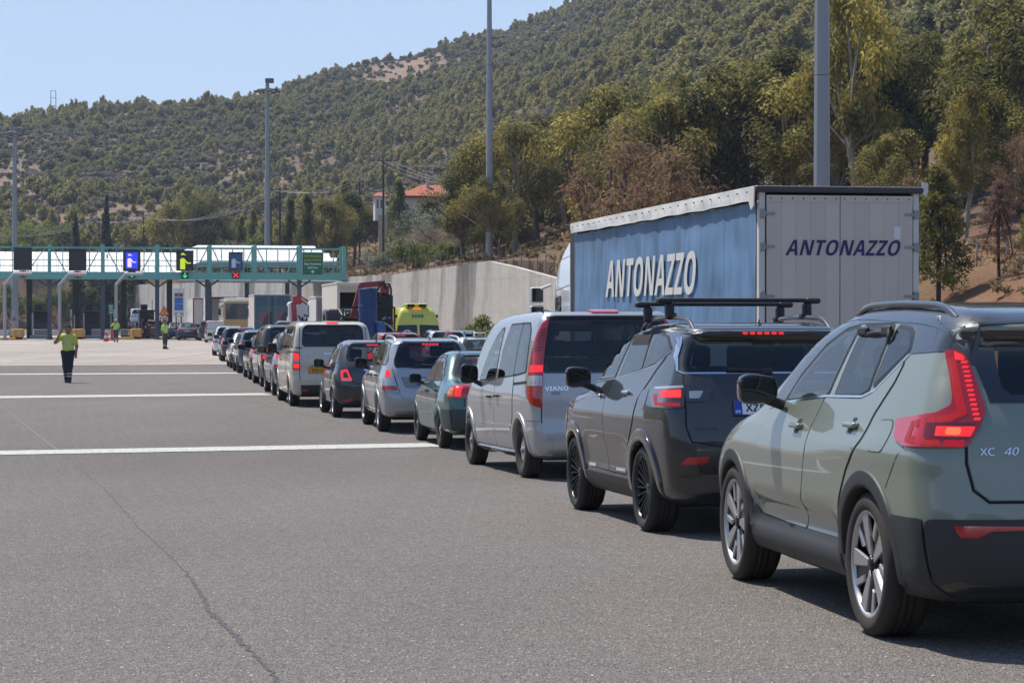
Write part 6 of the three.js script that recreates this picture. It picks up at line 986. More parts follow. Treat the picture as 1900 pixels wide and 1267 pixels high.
{ // white house with red tiled roof
  const o = at(760, 385, 250), t = thing('house', 'white house with red tiled hip roof among the trees on the slope', 'house', [o[0], 0, o[2]], 0.15), white = mat([0.62, 0.6, 0.57], 0.9), tile = mat([0.4, 0.13, 0.075], 0.85), k = 250 / F, Y = (y) => EYE - (y - HZ) * k, X = (x) => (x - 760) * k;
  mesh('wall', [box(X(826) - X(742), 7, 5, (X(826) + X(742)) / 2, Y(362) - 3.5, -3), box(X(714) - X(694), Y(365) - Y(400) + 0.6, 2.6, (X(714) + X(694)) / 2, (Y(365) + Y(400)) / 2 - 0.3, 0)], white, t);
  mesh('terrace_wall', box(X(716) - X(700), 4.5, 0.3, X(708), Y(400) - 2.3, 1.4), mat([0.42, 0.34, 0.24], 0.9), t);
  for (const [a, b, c, d] of [[697, 700, 372, 388], [704, 709, 373, 388]]) { const w = mesh('window', box(X(b) - X(a), Y(c) - Y(d), 0.12, X((a + b) / 2), (Y(c) + Y(d)) / 2, 1.28), mat([0.1, 0.09, 0.08], 0.5), t); mesh('frame', box(X(b) - X(a) + 0.12, 0.08, 0.2, X((a + b) / 2), Y(d) - 0.04, 1.26), white, w); }
  // tiled roofs: rows of curved tiles joined along the slope
  const roof = (name, x0, x1, y0, y1, tx0, tx1, z0, z1) => { const r = mesh(name, hip(x0, x1, y0, y1, tx0, tx1, z0, z1), tile, t); const n = Math.round((x1 - x0) / 0.22), list = []; for (let i = 0; i <= n; i++) { const q = i / n, a = [lerp(x0, x1, q), y0 + 0.02, z1], b = [clamp(lerp(x0, x1, q), tx0, tx1), y1 + 0.02, (z0 + z1) / 2]; if (b[0] !== lerp(x0, x1, q)) { const f = Math.min(1, q < 0.5 ? (a[0] - x0) / (tx0 - x0) : (x1 - a[0]) / (x1 - tx1)); b[0] = a[0]; b[1] = lerp(y0, y1, f) + 0.02; b[2] = lerp(z1, (z0 + z1) / 2, f); } if (Math.abs(b[1] - a[1]) > 0.1) list.push(rod(a, b, 0.06, 0.06, 5, false)); } const m = mesh('roof_tile', list, tile, r); m.userData.kind = 'stuff'; };
  function hip(x0, x1, y0, y1, tx0, tx1, z0, z1) { const zc = (z0 + z1) / 2, P = [[x0, y0, z1], [x1, y0, z1], [x1, y0, z0], [x0, y0, z0], [tx0, y1, zc], [tx1, y1, zc]], pos = []; for (const f of [[0, 1, 5], [0, 5, 4], [1, 2, 5], [2, 3, 4], [2, 4, 5], [3, 0, 4], [0, 3, 2], [0, 2, 1]]) for (const q of f) pos.push(...P[q]); const g = new THREE.BufferGeometry(); g.setAttribute('position', new THREE.Float32BufferAttribute(pos, 3)); g.computeVertexNormals(); return g; }
  roof('roof', X(738), X(832), Y(364), Y(341), X(786), X(826), -6, 0.6); roof('roof', X(690), X(718), Y(366), Y(358), X(700), X(708), -1.6, 1.6); roof('roof', X(742), X(790), Y(366), Y(352), X(752), X(768), -4, 0.4);
  mesh('chimney', [box(0.35, 1.3, 0.35, X(797), Y(340) + 0.1, -2), box(0.5, 0.1, 0.5, X(797), Y(340) + 0.8, -2)], mat([0.5, 0.42, 0.38], 0.9), t);
}
// ---------- curtain-side lorry ----------
{
  const q = at(1408, 586, 32.65), t = thing('lorry', 'articulated lorry with faded blue curtain side and pale grey rear doors', 'lorry', [q[0], 0, q[2]], 10.2 * Math.PI / 180);
  // local axes: x to the right from the left side, y up, z backwards from the rear doors
  const W = 2.55, L = 13.6, fl = 1.18, top = 4.0, white = mat([0.62, 0.6, 0.56], 0.55), greyDoor = mat([0.5, 0.47, 0.45], 0.6);
  const tarpTex = dataTex(1024, (u, v) => { const s = 0.05 * n3(u * 60, v * 1.4) + 0.05 * n3(u * 190, v * 2.2, 4) + 0.09 * n3(u * 9, v * 5, 2) - 0.3 * Math.max(0, n3(u * 26, v * 3, 9) - 0.18) - 0.1 * smooth(0.85, 1, v), d = 0.12 * Math.max(0, n3(u * 14, v * 2.5, 6)); const b = 0.8 + s; return [b * 0.6 + d * 0.5, b * 0.78 + d * 0.2, b * 0.97 - d * 0.1]; }, true, 512);
  const tarp = new THREE.MeshPhysicalMaterial({ map: tarpTex, roughness: 0.6, color: new THREE.Color().setRGB(0.62, 0.66, 0.68), sheen: 0.3 });
  const curtain = (side) => { const g = new THREE.PlaneGeometry(1, 1, 280, 24), p = g.attributes.position; for (let i = 0; i < p.count; i++) { const u = p.getX(i) + 0.5, v = p.getY(i) + 0.5, z = -0.12 - u * (L - 0.2), y = 1.05 + v * (top - 0.22 - 1.05), f = 0.007 * Math.sin(u * 150 + 2.5 * n3(u * 9, v * 2)) * (1 - 0.55 * v) + 0.02 * n3(u * 10, v * 2.2, 3) + 0.01 * n3(u * 34, v * 1.2, 7); p.setXYZ(i, (side < 0 ? -0.005 - Math.abs(f) * 1.0 : W + 0.005 + f), y, z); } if (side < 0) { const ix = g.index.array; for (let i = 0; i < ix.length; i += 3) { const a = ix[i]; ix[i] = ix[i + 1]; ix[i + 1] = a; } } g.computeVertexNormals(); return g; };
  { const g = curtain(-1); const n = g.attributes.normal; if (n.getX(100) > 0) { const ix = g.index.array; for (let i = 0; i < ix.length; i += 3) { const a = ix[i]; ix[i] = ix[i + 1]; ix[i + 1] = a; } g.computeVertexNormals(); } mesh('curtain', g, tarp, t).userData.label = 'faded blue curtain with white lettering'; mesh('curtain', curtain(1), tarp, t); }
  mesh('box_core', box(W - 0.12, top - fl - 0.1, L - 0.16, W / 2, (top + fl) / 2, -L / 2), under, t);
  // roof sheet with a drooping white hem over the curtain
  const hem = new THREE.PlaneGeometry(1, 1, 160, 4), hp = hem.attributes.position; for (let i = 0; i < hp.count; i++) { const u = hp.getX(i) + 0.5, v = hp.getY(i) + 0.5; hp.setXYZ(i, -0.075 - 0.02 * n3(u * 30, v), lerp(top - 0.2 - 0.03 * n3(u * 12, 5), top + 0.015, v), -u * L); } { const ix = hem.index.array; for (let i = 0; i < ix.length; i += 3) { const a = ix[i]; ix[i] = ix[i + 1]; ix[i + 1] = a; } hem.computeVertexNormals(); }
  mesh('roof_sheet', [rbox(W + 0.12, 0.05, L, 0.02, W / 2, top, -L / 2)], mat([0.55, 0.54, 0.51], 0.7), t); const hm = mesh('roof_hem', hem, mat([0.72, 0.7, 0.66], 0.7, 0, { side: THREE.DoubleSide }), t); hm.userData.label = 'white hem of the roof sheet drooping over the curtain'; for (let i = 0; i < 26; i++) mesh('eyelet', new THREE.SphereGeometry(0.018, 6, 4).translate(-0.1, top - 0.06, -0.3 - i * 0.52), steelGrey, hm);
  mesh('roof_hem', rbox(W + 0.12, 0.1, 0.07, 0.03, W / 2, top - 0.03, 0.045), mat([0.06, 0.055, 0.06], 0.7), t);
  const flap = (x, y, w, h, s) => { const sh = new THREE.Shape([[0, 0], [w, 0.02], [w * 0.95, h * 0.7], [w * 0.6, h], [w * 0.15, h * 0.85]].map((p) => new THREE.Vector2(p[0], -p[1]))); return new THREE.ExtrudeGeometry(sh, { depth: 0.02, bevelEnabled: false }).rotateY(s).translate(x, y, 0.06); };
  mesh('hem_flap', flap(-0.09, top + 0.02, 0.3, 0.36, Math.PI / 2), mat([0.66, 0.6, 0.53], 0.7, 0, { side: THREE.DoubleSide }), t).userData.label = 'loose corner flap of the roof sheet'; mesh('hem_flap', flap(W + 0.02, top + 0.1, 0.12, 0.22, 0.3), mat([0.66, 0.63, 0.58], 0.7, 0, { side: THREE.DoubleSide }), t);
  // rear frame, corner posts and two doors of narrow boards
  mesh('rear_frame', [rbox(0.1, top - fl, 0.14, 0.02, 0.05, (top + fl) / 2, -0.05), rbox(0.1, top - fl, 0.14, 0.02, W - 0.05, (top + fl) / 2, -0.05), box(W, 0.14, 0.16, W / 2, fl, -0.07)], white, t);
  const bm = [0, 1, 2].map((i) => mat([0.57 + 0.02 * i, 0.5 + 0.018 * i, 0.43 + 0.016 * i], 0.62));
  for (const s of [0, 1]) {
    const x0 = s ? W / 2 + 0.006 : 0.115, x1 = s ? W - 0.115 : W / 2 - 0.006, door = sub('rear_door', t), n = 5;
    for (let i = 0; i < n; i++) { const w = (x1 - x0) / n; mesh('board', rbox(w - 0.0015, top - fl - 0.2, 0.045, 0.003, x0 + w * (i + 0.5), (top + fl) / 2 - 0.02, 0.02, 1), bm[(i * 2 + s) % 3], door); }
    mesh('top_strip', box(x1 - x0, 0.1, 0.006, (x0 + x1) / 2, top - 0.17, 0.0465), bm[1], door); for (let i = 0; i < 7; i++) mesh('rivet', new THREE.SphereGeometry(0.012, 6, 4).translate(x0 + 0.06 + i * (x1 - x0 - 0.12) / 6, top - 0.17, 0.05), blackTrim, door);
    for (const y of [1.55, 2.35, 3.1, 3.6]) mesh('hinge', [rbox(0.09, 0.13, 0.05, 0.01, s ? W - 0.05 : 0.05, y, 0.035), box(0.2, 0.04, 0.015, s ? W - 0.14 : 0.14, y, 0.05)], steelGrey, door);
  }
  for (const x of [W / 2 - 0.22, W / 2 + 0.22]) mesh('lock_bar', rod([x, fl, 0.06], [x, 1.75, 0.06], 0.014), steelGrey, t);
  const navy = mat([0.018, 0.016, 0.11], 0.5), cream = mat([0.7, 0.68, 0.62], 0.6);
  const word = (name, s, size, wide, slant, gap, m, place) => { const gs = [...s].map((c) => { const g = new TextGeometry(c, { font: fontBold, size, depth: 0.004, curveSegments: 6, bevelEnabled: false }); g.applyMatrix4(new THREE.Matrix4().makeShear(0, 0, slant, 0, 0, 0)); return g; }); let x = 0; const adv = [...s].map((c) => fontBold.data.glyphs[c].ha * size / fontBold.data.resolution * wide + gap); const total = adv.reduce((a, b) => a + b, 0); [...s].forEach((c, i) => { gs[i].scale(wide, 1, 1).translate(x - total / 2, 0, 0); x += adv[i]; mesh(name, place(gs[i]), m, t); }); };
  word('letter', 'ANTONAZZO', 0.235, 0.9, 0.3, 0.006, navy, (g) => g.translate(1.315, 2.97, 0.0465));
  word('letter', 'ANTONAZZO', 0.72, 1.12, 0.24, 0.012, cream, (g) => g.rotateY(-Math.PI / 2).translate(-0.04, 2.42, -6.95));
  mesh('sticker', box(0.1, 0.19, 0.004, 2.19, 3.32, 0.046), mat([0.7, 0.72, 0.74], 0.5), t);
  // frame, wheels, underrun bar, lamps
  mesh('chassis', [box(0.9, 0.3, L - 0.6, W / 2, 0.98, -L / 2), box(W - 0.2, 0.12, 0.1, W / 2, 0.5, -0.1), box(W, 0.2, 0.12, W / 2, 1.02, -0.06), box(0.06, 0.5, 4, 0.06, 0.75, -6.5)], under, t);
  const wheelAt = (x, z, flip, r = 0.5) => { const w = sub('wheel', t, [x, r, z]); if (flip) w.rotation.y = Math.PI; const k = wheelKit(0.5, 0.36, 0.3, 'dark'); mesh('tyre', k.tyre, dusty, w); for (const [n, g, m] of k.parts) mesh(n, g, m, w); };
  for (const z of [-2.2, -3.5, -4.8, -11.9, -15.5]) { wheelAt(0.22, z); wheelAt(W - 0.22, z, true); }
  for (const x of [0.25, W - 0.25]) { const l = mesh('tail_light', rbox(0.36, 0.13, 0.06, 0.02, x, 1.02, 0.03), redLens, t); mesh('stop_bulb', box(0.12, 0.09, 0.01, x, 1.02, 0.063), redLit, l); }
  // cab with wind deflector
  const cabB = new Body({ smooth: 2, side: [[-14.25, 0.9], [-14.25, 3.9, 1], [-14.5, 3.95], [-15.4, 3.78], [-16.1, 3.2], [-16.35, 2.5], [-16.45, 1.4], [-16.4, 0.45], [-14.6, 0.45]], half: [[0.4, 1.2], [1.2, 1.245], [2.4, 1.245], [3.0, 1.2], [3.6, 1.05], [4.0, 0.95]], plan: [[-16.6, 0.86], [-16.1, 0.96], [-15.5, 1], [-14, 1]], k: () => 0.12, bow: () => -0.06, arches: [[-15.5, 0.5, 0.6]] });
  const cabP = paint([0.66, 0.68, 0.7], { metalness: 0 }), shift = (g) => g.translate(W / 2, 0, 0);
  mesh('cab', shift(cabB.mesh(0.07)), cabP, t); for (const q of [(g) => g, mirrorX]) { mesh('side_window', shift(q(cabB.patch(rnd([[-16.05, 1.75], [-15.9, 2.45], [-15.15, 2.5], [-15.1, 1.75]], 0.06), { off: 0.008, max: 0.15 }))), glassDark, t); mesh('side_deflector', shift(q(rbox(0.05, 2.9, 0.62, 0.02, -1.2, 2.45, -13.98))), blackTrim, t); }
  for (const y of [2.62, 3.3]) mesh('cab_seam', shift(cabB.line([[-16.2, y - 0.04], [-14.3, y + 0.1]], 0.025, { off: 0.003 })), steelGrey, t);
  mesh('headboard', [box(W - 0.1, top - fl, 0.06, W / 2, (top + fl) / 2, -L - 0.03), box(1.9, 1.3, 0.5, W / 2, 3.1, -L - 0.3)], mat([0.3, 0.31, 0.32], 0.6), t); mesh('cooler_fan', new THREE.TorusGeometry(0.14, 0.035, 6, 16).rotateY(Math.PI / 2).translate(0.32, 2.9, -L - 0.3), galv, t);
  for (const s of [0, 1]) { const sx = s ? W + 0.3 : -0.3, m = sub('side_mirror', t); mesh('mirror_arm', [rod([s ? W : 0, 2.75, -16.1], [sx, 2.62, -16.25], 0.035), rod([s ? W : 0, 2.15, -16.15], [sx, 2.2, -16.25], 0.03)], cabP, m); mesh('mirror_shell', [rbox(0.3, 0.36, 0.16, 0.05, sx, 2.52, -16.27), rbox(0.32, 0.62, 0.16, 0.05, sx, 1.98, -16.27)], cabP, m); mesh('mirror_glass', [rbox(0.25, 0.3, 0.01, 0.004, sx, 2.52, -16.185), rbox(0.27, 0.54, 0.01, 0.004, sx, 1.98, -16.185)], glossBlack, m); }
}
// ---------- the rest of the traffic ----------
const queueGroup = 'cars waiting in the queue';
// another car of a kind already built, repainted, with its own place
function another(B, label, col, o = {}) {
  const [src, old] = CARS.get(B), c = src.clone(); c.name = numbered('parked_car'); c.userData = { label, category: o.cat ?? 'car', group: queueGroup }; scene.add(c);
  const p = plateMat(plateTex(o.plate ?? 'ZKA 5219')); const drop = [];
  c.traverse((m) => { if (m.isMesh) { if (m.material === old || (old.color && m.material.color?.equals(old.color) && m.material.clearcoat === 1)) m.material = col; if (m.name === 'plate_print') m.material = p; if (o.unlit && (m.material === redLit || m.material === redDeep || m.material === redHot)) m.material = darkRed; if (o.glass && /window/.test(m.name) && (m.material === glassPrivacy || m.name === 'rear_window')) m.material = o.glass; } if ((o.drop ?? []).includes(m.name)) drop.push(m); });
  drop.forEach((m) => m.parent.remove(m)); c.scale.set(o.sx ?? 1, o.sy ?? 1, o.sz ?? 1); return c;
}
const inQueue = (B, label, col, px, py, deg, o) => { const c = another(B, label, col, o); park(c, px, py, deg, CARS.get(B)[2] * (o?.sx ?? 1)); return c; };
const inRow = (B, label, col, px, d, deg, o) => { const c = another(B, label, col, o), x = (px - 950) * d / F; c.rotation.order = 'YXZ'; c.rotation.set(0, deg * Math.PI / 180, 0); c.position.set(x, ground(d), -d); return c; };
const bits = ['antenna', 'roof_rail', 'rear_wiper', 'roof_bar', 'open_window_gap', 'badge', 'window_strap', 'model_plate', 'door_badge', 'sill_trim'];
const ink = paint([0.022, 0.026, 0.034]), umber = paint([0.018, 0.016, 0.016], { metalness: 0 }), navyP = paint([0.018, 0.026, 0.06]), whiteP = paint([0.62, 0.62, 0.61], { metalness: 0 }), redP = paint([0.3, 0.018, 0.018], { metalness: 0 }), wine = paint([0.09, 0.018, 0.016]), blueGrey = paint([0.05, 0.07, 0.1]), silverP = paint([0.5, 0.51, 0.53], { metalness: 0.4 }), greenP = paint([0.012, 0.12, 0.05], { metalness: 0 });
inQueue(WAGON, 'dark blue-grey car directly ahead of the cream van', ink, 503, 733, 10.6, { drop: bits, sy: 0.98, plate: 'IBX 4471' });
inQueue(VAN, 'black-brown tall van, second ahead of the cream van', umber, 481.5, 717, 10.6, { sy: 0.93, sz: 0.95, plate: 'NIO 8205' });
inQueue(WAGON, 'low black hatchback ahead of the black-brown van', P_BLACK, 459.5, 703.7, 10.4, { drop: bits, sy: 0.87, plate: 'YPM 3391' });
inQueue(JEEP, 'blue-black crossover ahead of the low black hatchback', blueGrey, 438.5, 691.7, 10.2, { drop: bits, sy: 0.92, plate: 'XEE 7702' });
inQueue(SEDAN, 'pale silver saloon half hidden ahead of the blue-black crossover', silverP, 425.5, 683, 10, { sy: 0.94, plate: 'IMA 6618' });
inQueue(WAGON, 'navy blue crossover with round red lamps on the pale concrete', navyP, 408, 670.5, 9, { drop: ['rear_wiper', 'badge'], sy: 0.93, sx: 1.05, plate: 'KZB 1527' });
inQueue(WAGON, 'white hatchback ahead of the navy crossover', whiteP, 393.8, 660, 8.5, { drop: bits, sy: 0.92, plate: 'IOT 9034' });
inQueue(VITO, 'white panel van with roof bars near the toll booths', whiteP, 380, 635.8, 9, { sy: 0.86, sx: 0.88, sz: 0.9, glass: whiteP, drop: ['badge', 'model_plate'], plate: 'NBK 4406', unlit: true });
inQueue(JEEP, 'black car left of the white panel van near the toll booths', umber, 367.5, 632.5, 8, { drop: bits, plate: 'ATX 7713', unlit: true });
inQueue(SEDAN, 'dark blue saloon seen from behind, in front of the information sign', navyP, 328, 631.5, 7, { sx: 1.05, plate: 'YNE 5580', unlit: true });
inQueue(SEDAN, 'dark blue car behind the standing worker with hands at his sides', ink, 309, 629.5, 7, { plate: 'IKT 2946', unlit: true });
inQueue(JEEP, 'dark red crossover by the yellow crash cushion at the booth lane', wine, 268, 628.5, 6, { drop: ['roof_bar', 'open_window_gap', 'badge'], plate: 'ZZI 8160' });
inQueue(MINI, 'small white car half hidden behind the yellow crash cushion', whiteP, 247, 626.5, 6, { drop: bits, plate: 'YXM 1173', unlit: true });
// second row, mostly hidden
{ const c = inRow(SEDAN, 'white taxi saloon with a roof sign behind the teal saloon', whiteP, 897, 57, 9, { plate: 'TAE 4130', unlit: true }), s = mesh('roof_sign', rbox(0.32, 0.11, 0.14, 0.03, 0, 1.55, -0.75), mat([0.6, 0.58, 0.52], 0.4), c); mesh('sign_print', new THREE.PlaneGeometry(0.26, 0.075).translate(0, 1.55, -0.679), plateMat(print(128, 40, (x) => { x.fillStyle = '#3a3632'; x.fillRect(0, 0, 128, 40); x.fillStyle = '#d8d0bd'; x.font = 'bold 30px sans-serif'; x.textAlign = 'center'; x.fillText('TAXI', 64, 31); })), s); }
inRow(WAGON, 'bright red car roof between the small dark car and the ambulance', redP, 738, 69, 9.5, { drop: ['roof_rail', 'rear_wiper'], sy: 0.92, plate: 'IYP 7285' });
inRow(WAGON, 'silver hatchback behind the silver estate, below the flashing light bar', silverP, 827, 80, 9, { drop: ['roof_rail', 'rear_wiper'], sy: 0.91, plate: 'IZH 3094' });
{ const c = inRow(WAGON, 'white patrol car with a red and blue light bar', whiteP, 853, 88, 8, { drop: bits, sy: 0.88, plate: 'EA 20417', unlit: true }), b = mesh('light_bar', rbox(1.3, 0.07, 0.26, 0.03, 0, 1.52, -0.7), mat([0.3, 0.33, 0.4], 0.2), c); for (const [x, w, m] of [[-0.46, 0.34, lamp([0.55, 0.62, 1], 1.6)], [-0.05, 0.14, lamp([1, 0.1, 0.08], 1.6)], [0.45, 0.36, lamp([0.45, 0.85, 1], 1.5)], [-0.66, 0.05, lamp([1, 0.2, 0.15], 1.2)]]) mesh('flash_lamp', rbox(w, 0.1, 0.28, 0.03, x, 1.55, -0.7), m, b); }
inRow(WAGON, 'green car showing its roof edge left of the silver passenger van', greenP, 992, 61, 6, { drop: bits, sy: 1.02, plate: 'IEM 5602', unlit: true });
inRow(JEEP, 'dark car roof with a red stop lamp beyond the cream van', ink, 535, 116, 9, { drop: bits, sy: 1.07, plate: 'YAB 8841' });
// grey car whose front corner enters at the right edge
{ const c = another(WAGON, 'grey car corner cut by the right edge of the picture', silverP, { plate: 'IZM 2275' }); c.position.set(2.24 + 0.84, ground(4.7) - 0.02, -4.75); c.rotation.y = 0.13; }

// lorries beyond: box body with frame and doors, chassis, wheels, cab
const lorryWheel = wheelKit(0.48, 0.34, 0.28, 'dark');
function lorry(label, px0, px1, d, top, deg, o) {
  const k = d / F, w = 2.5, t = thing('lorry', label, 'lorry', [(px0 - 950) * k, 0, -d], deg * Math.PI / 180), H = EYE - (top - HZ) * k, L = o.L ?? 7.5, fl = 1.05, side = mat(o.side, 0.6), rear = mat(o.rear, 0.6), frame = mat(o.frame ?? o.rear, 0.5);
  if (!o.flat) {
    mesh('side_panel', box(0.05, H - fl, L, 0.025, (H + fl) / 2, -L / 2), o.sideMat ?? side, t); mesh('side_panel', box(0.05, H - fl, L, w - 0.025, (H + fl) / 2, -L / 2), side, t); mesh('roof', rbox(w + 0.06, 0.06, L + 0.06, 0.02, w / 2, H, -L / 2), mat([0.6, 0.59, 0.57], 0.6), t); mesh('front_panel', box(w - 0.1, H - fl, 0.05, w / 2, (H + fl) / 2, -L + 0.03), side, t); mesh('floor', box(w - 0.1, 0.1, L - 0.1, w / 2, fl + 0.05, -L / 2), under, t);
    mesh('rear_frame', [box(0.12, H - fl, 0.1, 0.06, (H + fl) / 2, 0.03), box(0.12, H - fl, 0.1, w - 0.06, (H + fl) / 2, 0.03), box(w - 0.24, 0.14, 0.1, w / 2, H - 0.07, 0.03), box(w - 0.24, 0.14, 0.1, w / 2, fl + 0.07, 0.03)], frame, t);
    if (!o.open) for (const s of [0, 1]) { const dr = mesh('rear_door', rbox(w / 2 - 0.14, H - fl - 0.3, 0.05, 0.01, s ? w * 0.75 - 0.06 : w * 0.25 + 0.06, (H + fl) / 2, 0.03), o.rearMat ?? rear, t); mesh('lock_bar', rod([s ? w / 2 + 0.25 : w / 2 - 0.25, fl + 0.2, 0.07], [s ? w / 2 + 0.25 : w / 2 - 0.25, H - 0.2, 0.07], 0.02, 0.02, 6), galv, dr); }
  } else mesh('flatbed', [box(w, 0.16, L, w / 2, fl, -L / 2), box(w, 0.35, 0.06, w / 2, fl + 0.2, 0)], frame, t);
  mesh('chassis', box(0.9, 0.3, L + 2, w / 2, 0.85, -L / 2 - 1), under, t); mesh('underrun_bar', box(w - 0.2, 0.14, 0.1, w / 2, 0.5, -0.05), steelGrey, t);
  for (const z of o.axles ?? [-1.5, -L - 1.2]) for (const s of [0, 1]) { const q = sub('wheel', t, [s ? w - 0.2 : 0.2, 0.48, z]); if (s) q.rotation.y = Math.PI; mesh('tyre', lorryWheel.tyre, rubber, q); for (const [n, g, m] of lorryWheel.parts) mesh(n, g, m, q); }
  for (const x of [0.25, w - 0.25]) mesh('tail_light', rbox(0.34, 0.12, 0.05, 0.02, x, 0.85, 0.03), redLens, t);
  const cab = mesh('cab', [rbox(w - 0.1, o.cab ?? 2.1, 1.9, 0.15, w / 2, (o.cab ?? 2.1) / 2 + 0.75, -L - 1.3)], mat(o.cabCol ?? [0.55, 0.55, 0.55], 0.4), t); for (const s of [0, 1]) mesh('side_window', box(0.02, 0.6, 0.9, s ? w - 0.04 : 0.04, (o.cab ?? 2.1) + 0.2, -L - 1.4), glassDark, cab);
  return [t, H, fl, w, L];
}
const birds = print(256, 256, (c, w, h) => { c.fillStyle = '#cfccc4'; c.fillRect(0, 0, w, h); c.strokeStyle = '#6d7a76'; c.lineWidth = 7; for (const [x, y, s] of [[70, 110, 1], [180, 130, 0.8]]) { c.beginPath(); c.arc(x, y, 34 * s, 3.3, 5.9); c.stroke(); c.beginPath(); c.arc(x + 26 * s, y + 16, 26 * s, 3.6, 6.2); c.stroke(); c.fillStyle = '#8d9a94'; c.beginPath(); c.ellipse(x - 6, y + 26, 22 * s, 9 * s, -0.6, 0, 7); c.fill(); c.fillRect(x + 6, y + 20, 3, 60); } });
birds.wrapS = birds.wrapT = THREE.RepeatWrapping; birds.repeat.set(2, 1); const birdMat = new THREE.MeshPhysicalMaterial({ map: birds, roughness: 0.6 });
lorry('white box trailer with red edges and bird drawings on its side, nearer of two', 390, 438, 203, 551, 11, { side: [0.62, 0.6, 0.56], sideMat: birdMat, rear: [0.5, 0.46, 0.44], frame: [0.3, 0.025, 0.035], L: 13, axles: [-2, -3.3, -14] });
lorry('white box trailer with red edges, further one in front of the wall', 357, 400, 222, 553, 11, { side: [0.62, 0.6, 0.56], sideMat: birdMat, rear: [0.5, 0.46, 0.44], frame: [0.3, 0.025, 0.035], L: 13, axles: [-2, -3.3, -14] });
{ const art = print(128, 160, (c, w, h) => { c.fillStyle = '#3b5b6a'; c.fillRect(0, 0, w, h); c.fillStyle = '#31505f'; c.fillRect(0, 0, w, 44); c.fillStyle = '#6d5458'; c.fillRect(20, 78, 88, 60); c.fillStyle = '#3a2c36'; c.beginPath(); c.ellipse(92, 130, 34, 58, 0.5, 0, 7); c.fill(); c.fillStyle = '#8b3a44'; c.fillRect(34, 92, 30, 8); });
  lorry('teal box lorry with pinkish white side', 471, 540, 148, 547, 10, { side: [0.6, 0.5, 0.46], rear: [0.06, 0.14, 0.18], rearMat: new THREE.MeshPhysicalMaterial({ map: art, roughness: 0.6 }), frame: [0.06, 0.13, 0.17], L: 7 }); }
{ // white box lorry with an open dark hold
  const [t, H, fl, w, L] = lorry('white box lorry with an open dark hold behind the blue barrel', 625, 727, 99, 525, 10, { side: [0.62, 0.57, 0.49], rear: [0.42, 0.38, 0.32], frame: [0.5, 0.47, 0.42], open: true, L: 8 });
  mesh('dark_hold_sheets', [box(w - 0.3, H - fl - 0.4, 0.04, w / 2, (H + fl) / 2, -1.6), box(0.03, H - fl - 0.3, 1.5, 0.16, (H + fl) / 2, -0.8), box(0.03, H - fl - 0.3, 1.5, w - 0.16, (H + fl) / 2, -0.8)], under, t); mesh('lintel', box(w - 0.24, 0.3, 0.06, w / 2, H - 0.28, 0.03), mat([0.42, 0.38, 0.32], 0.7), t);  // black sheets close the hold off short and make its inside dark
}
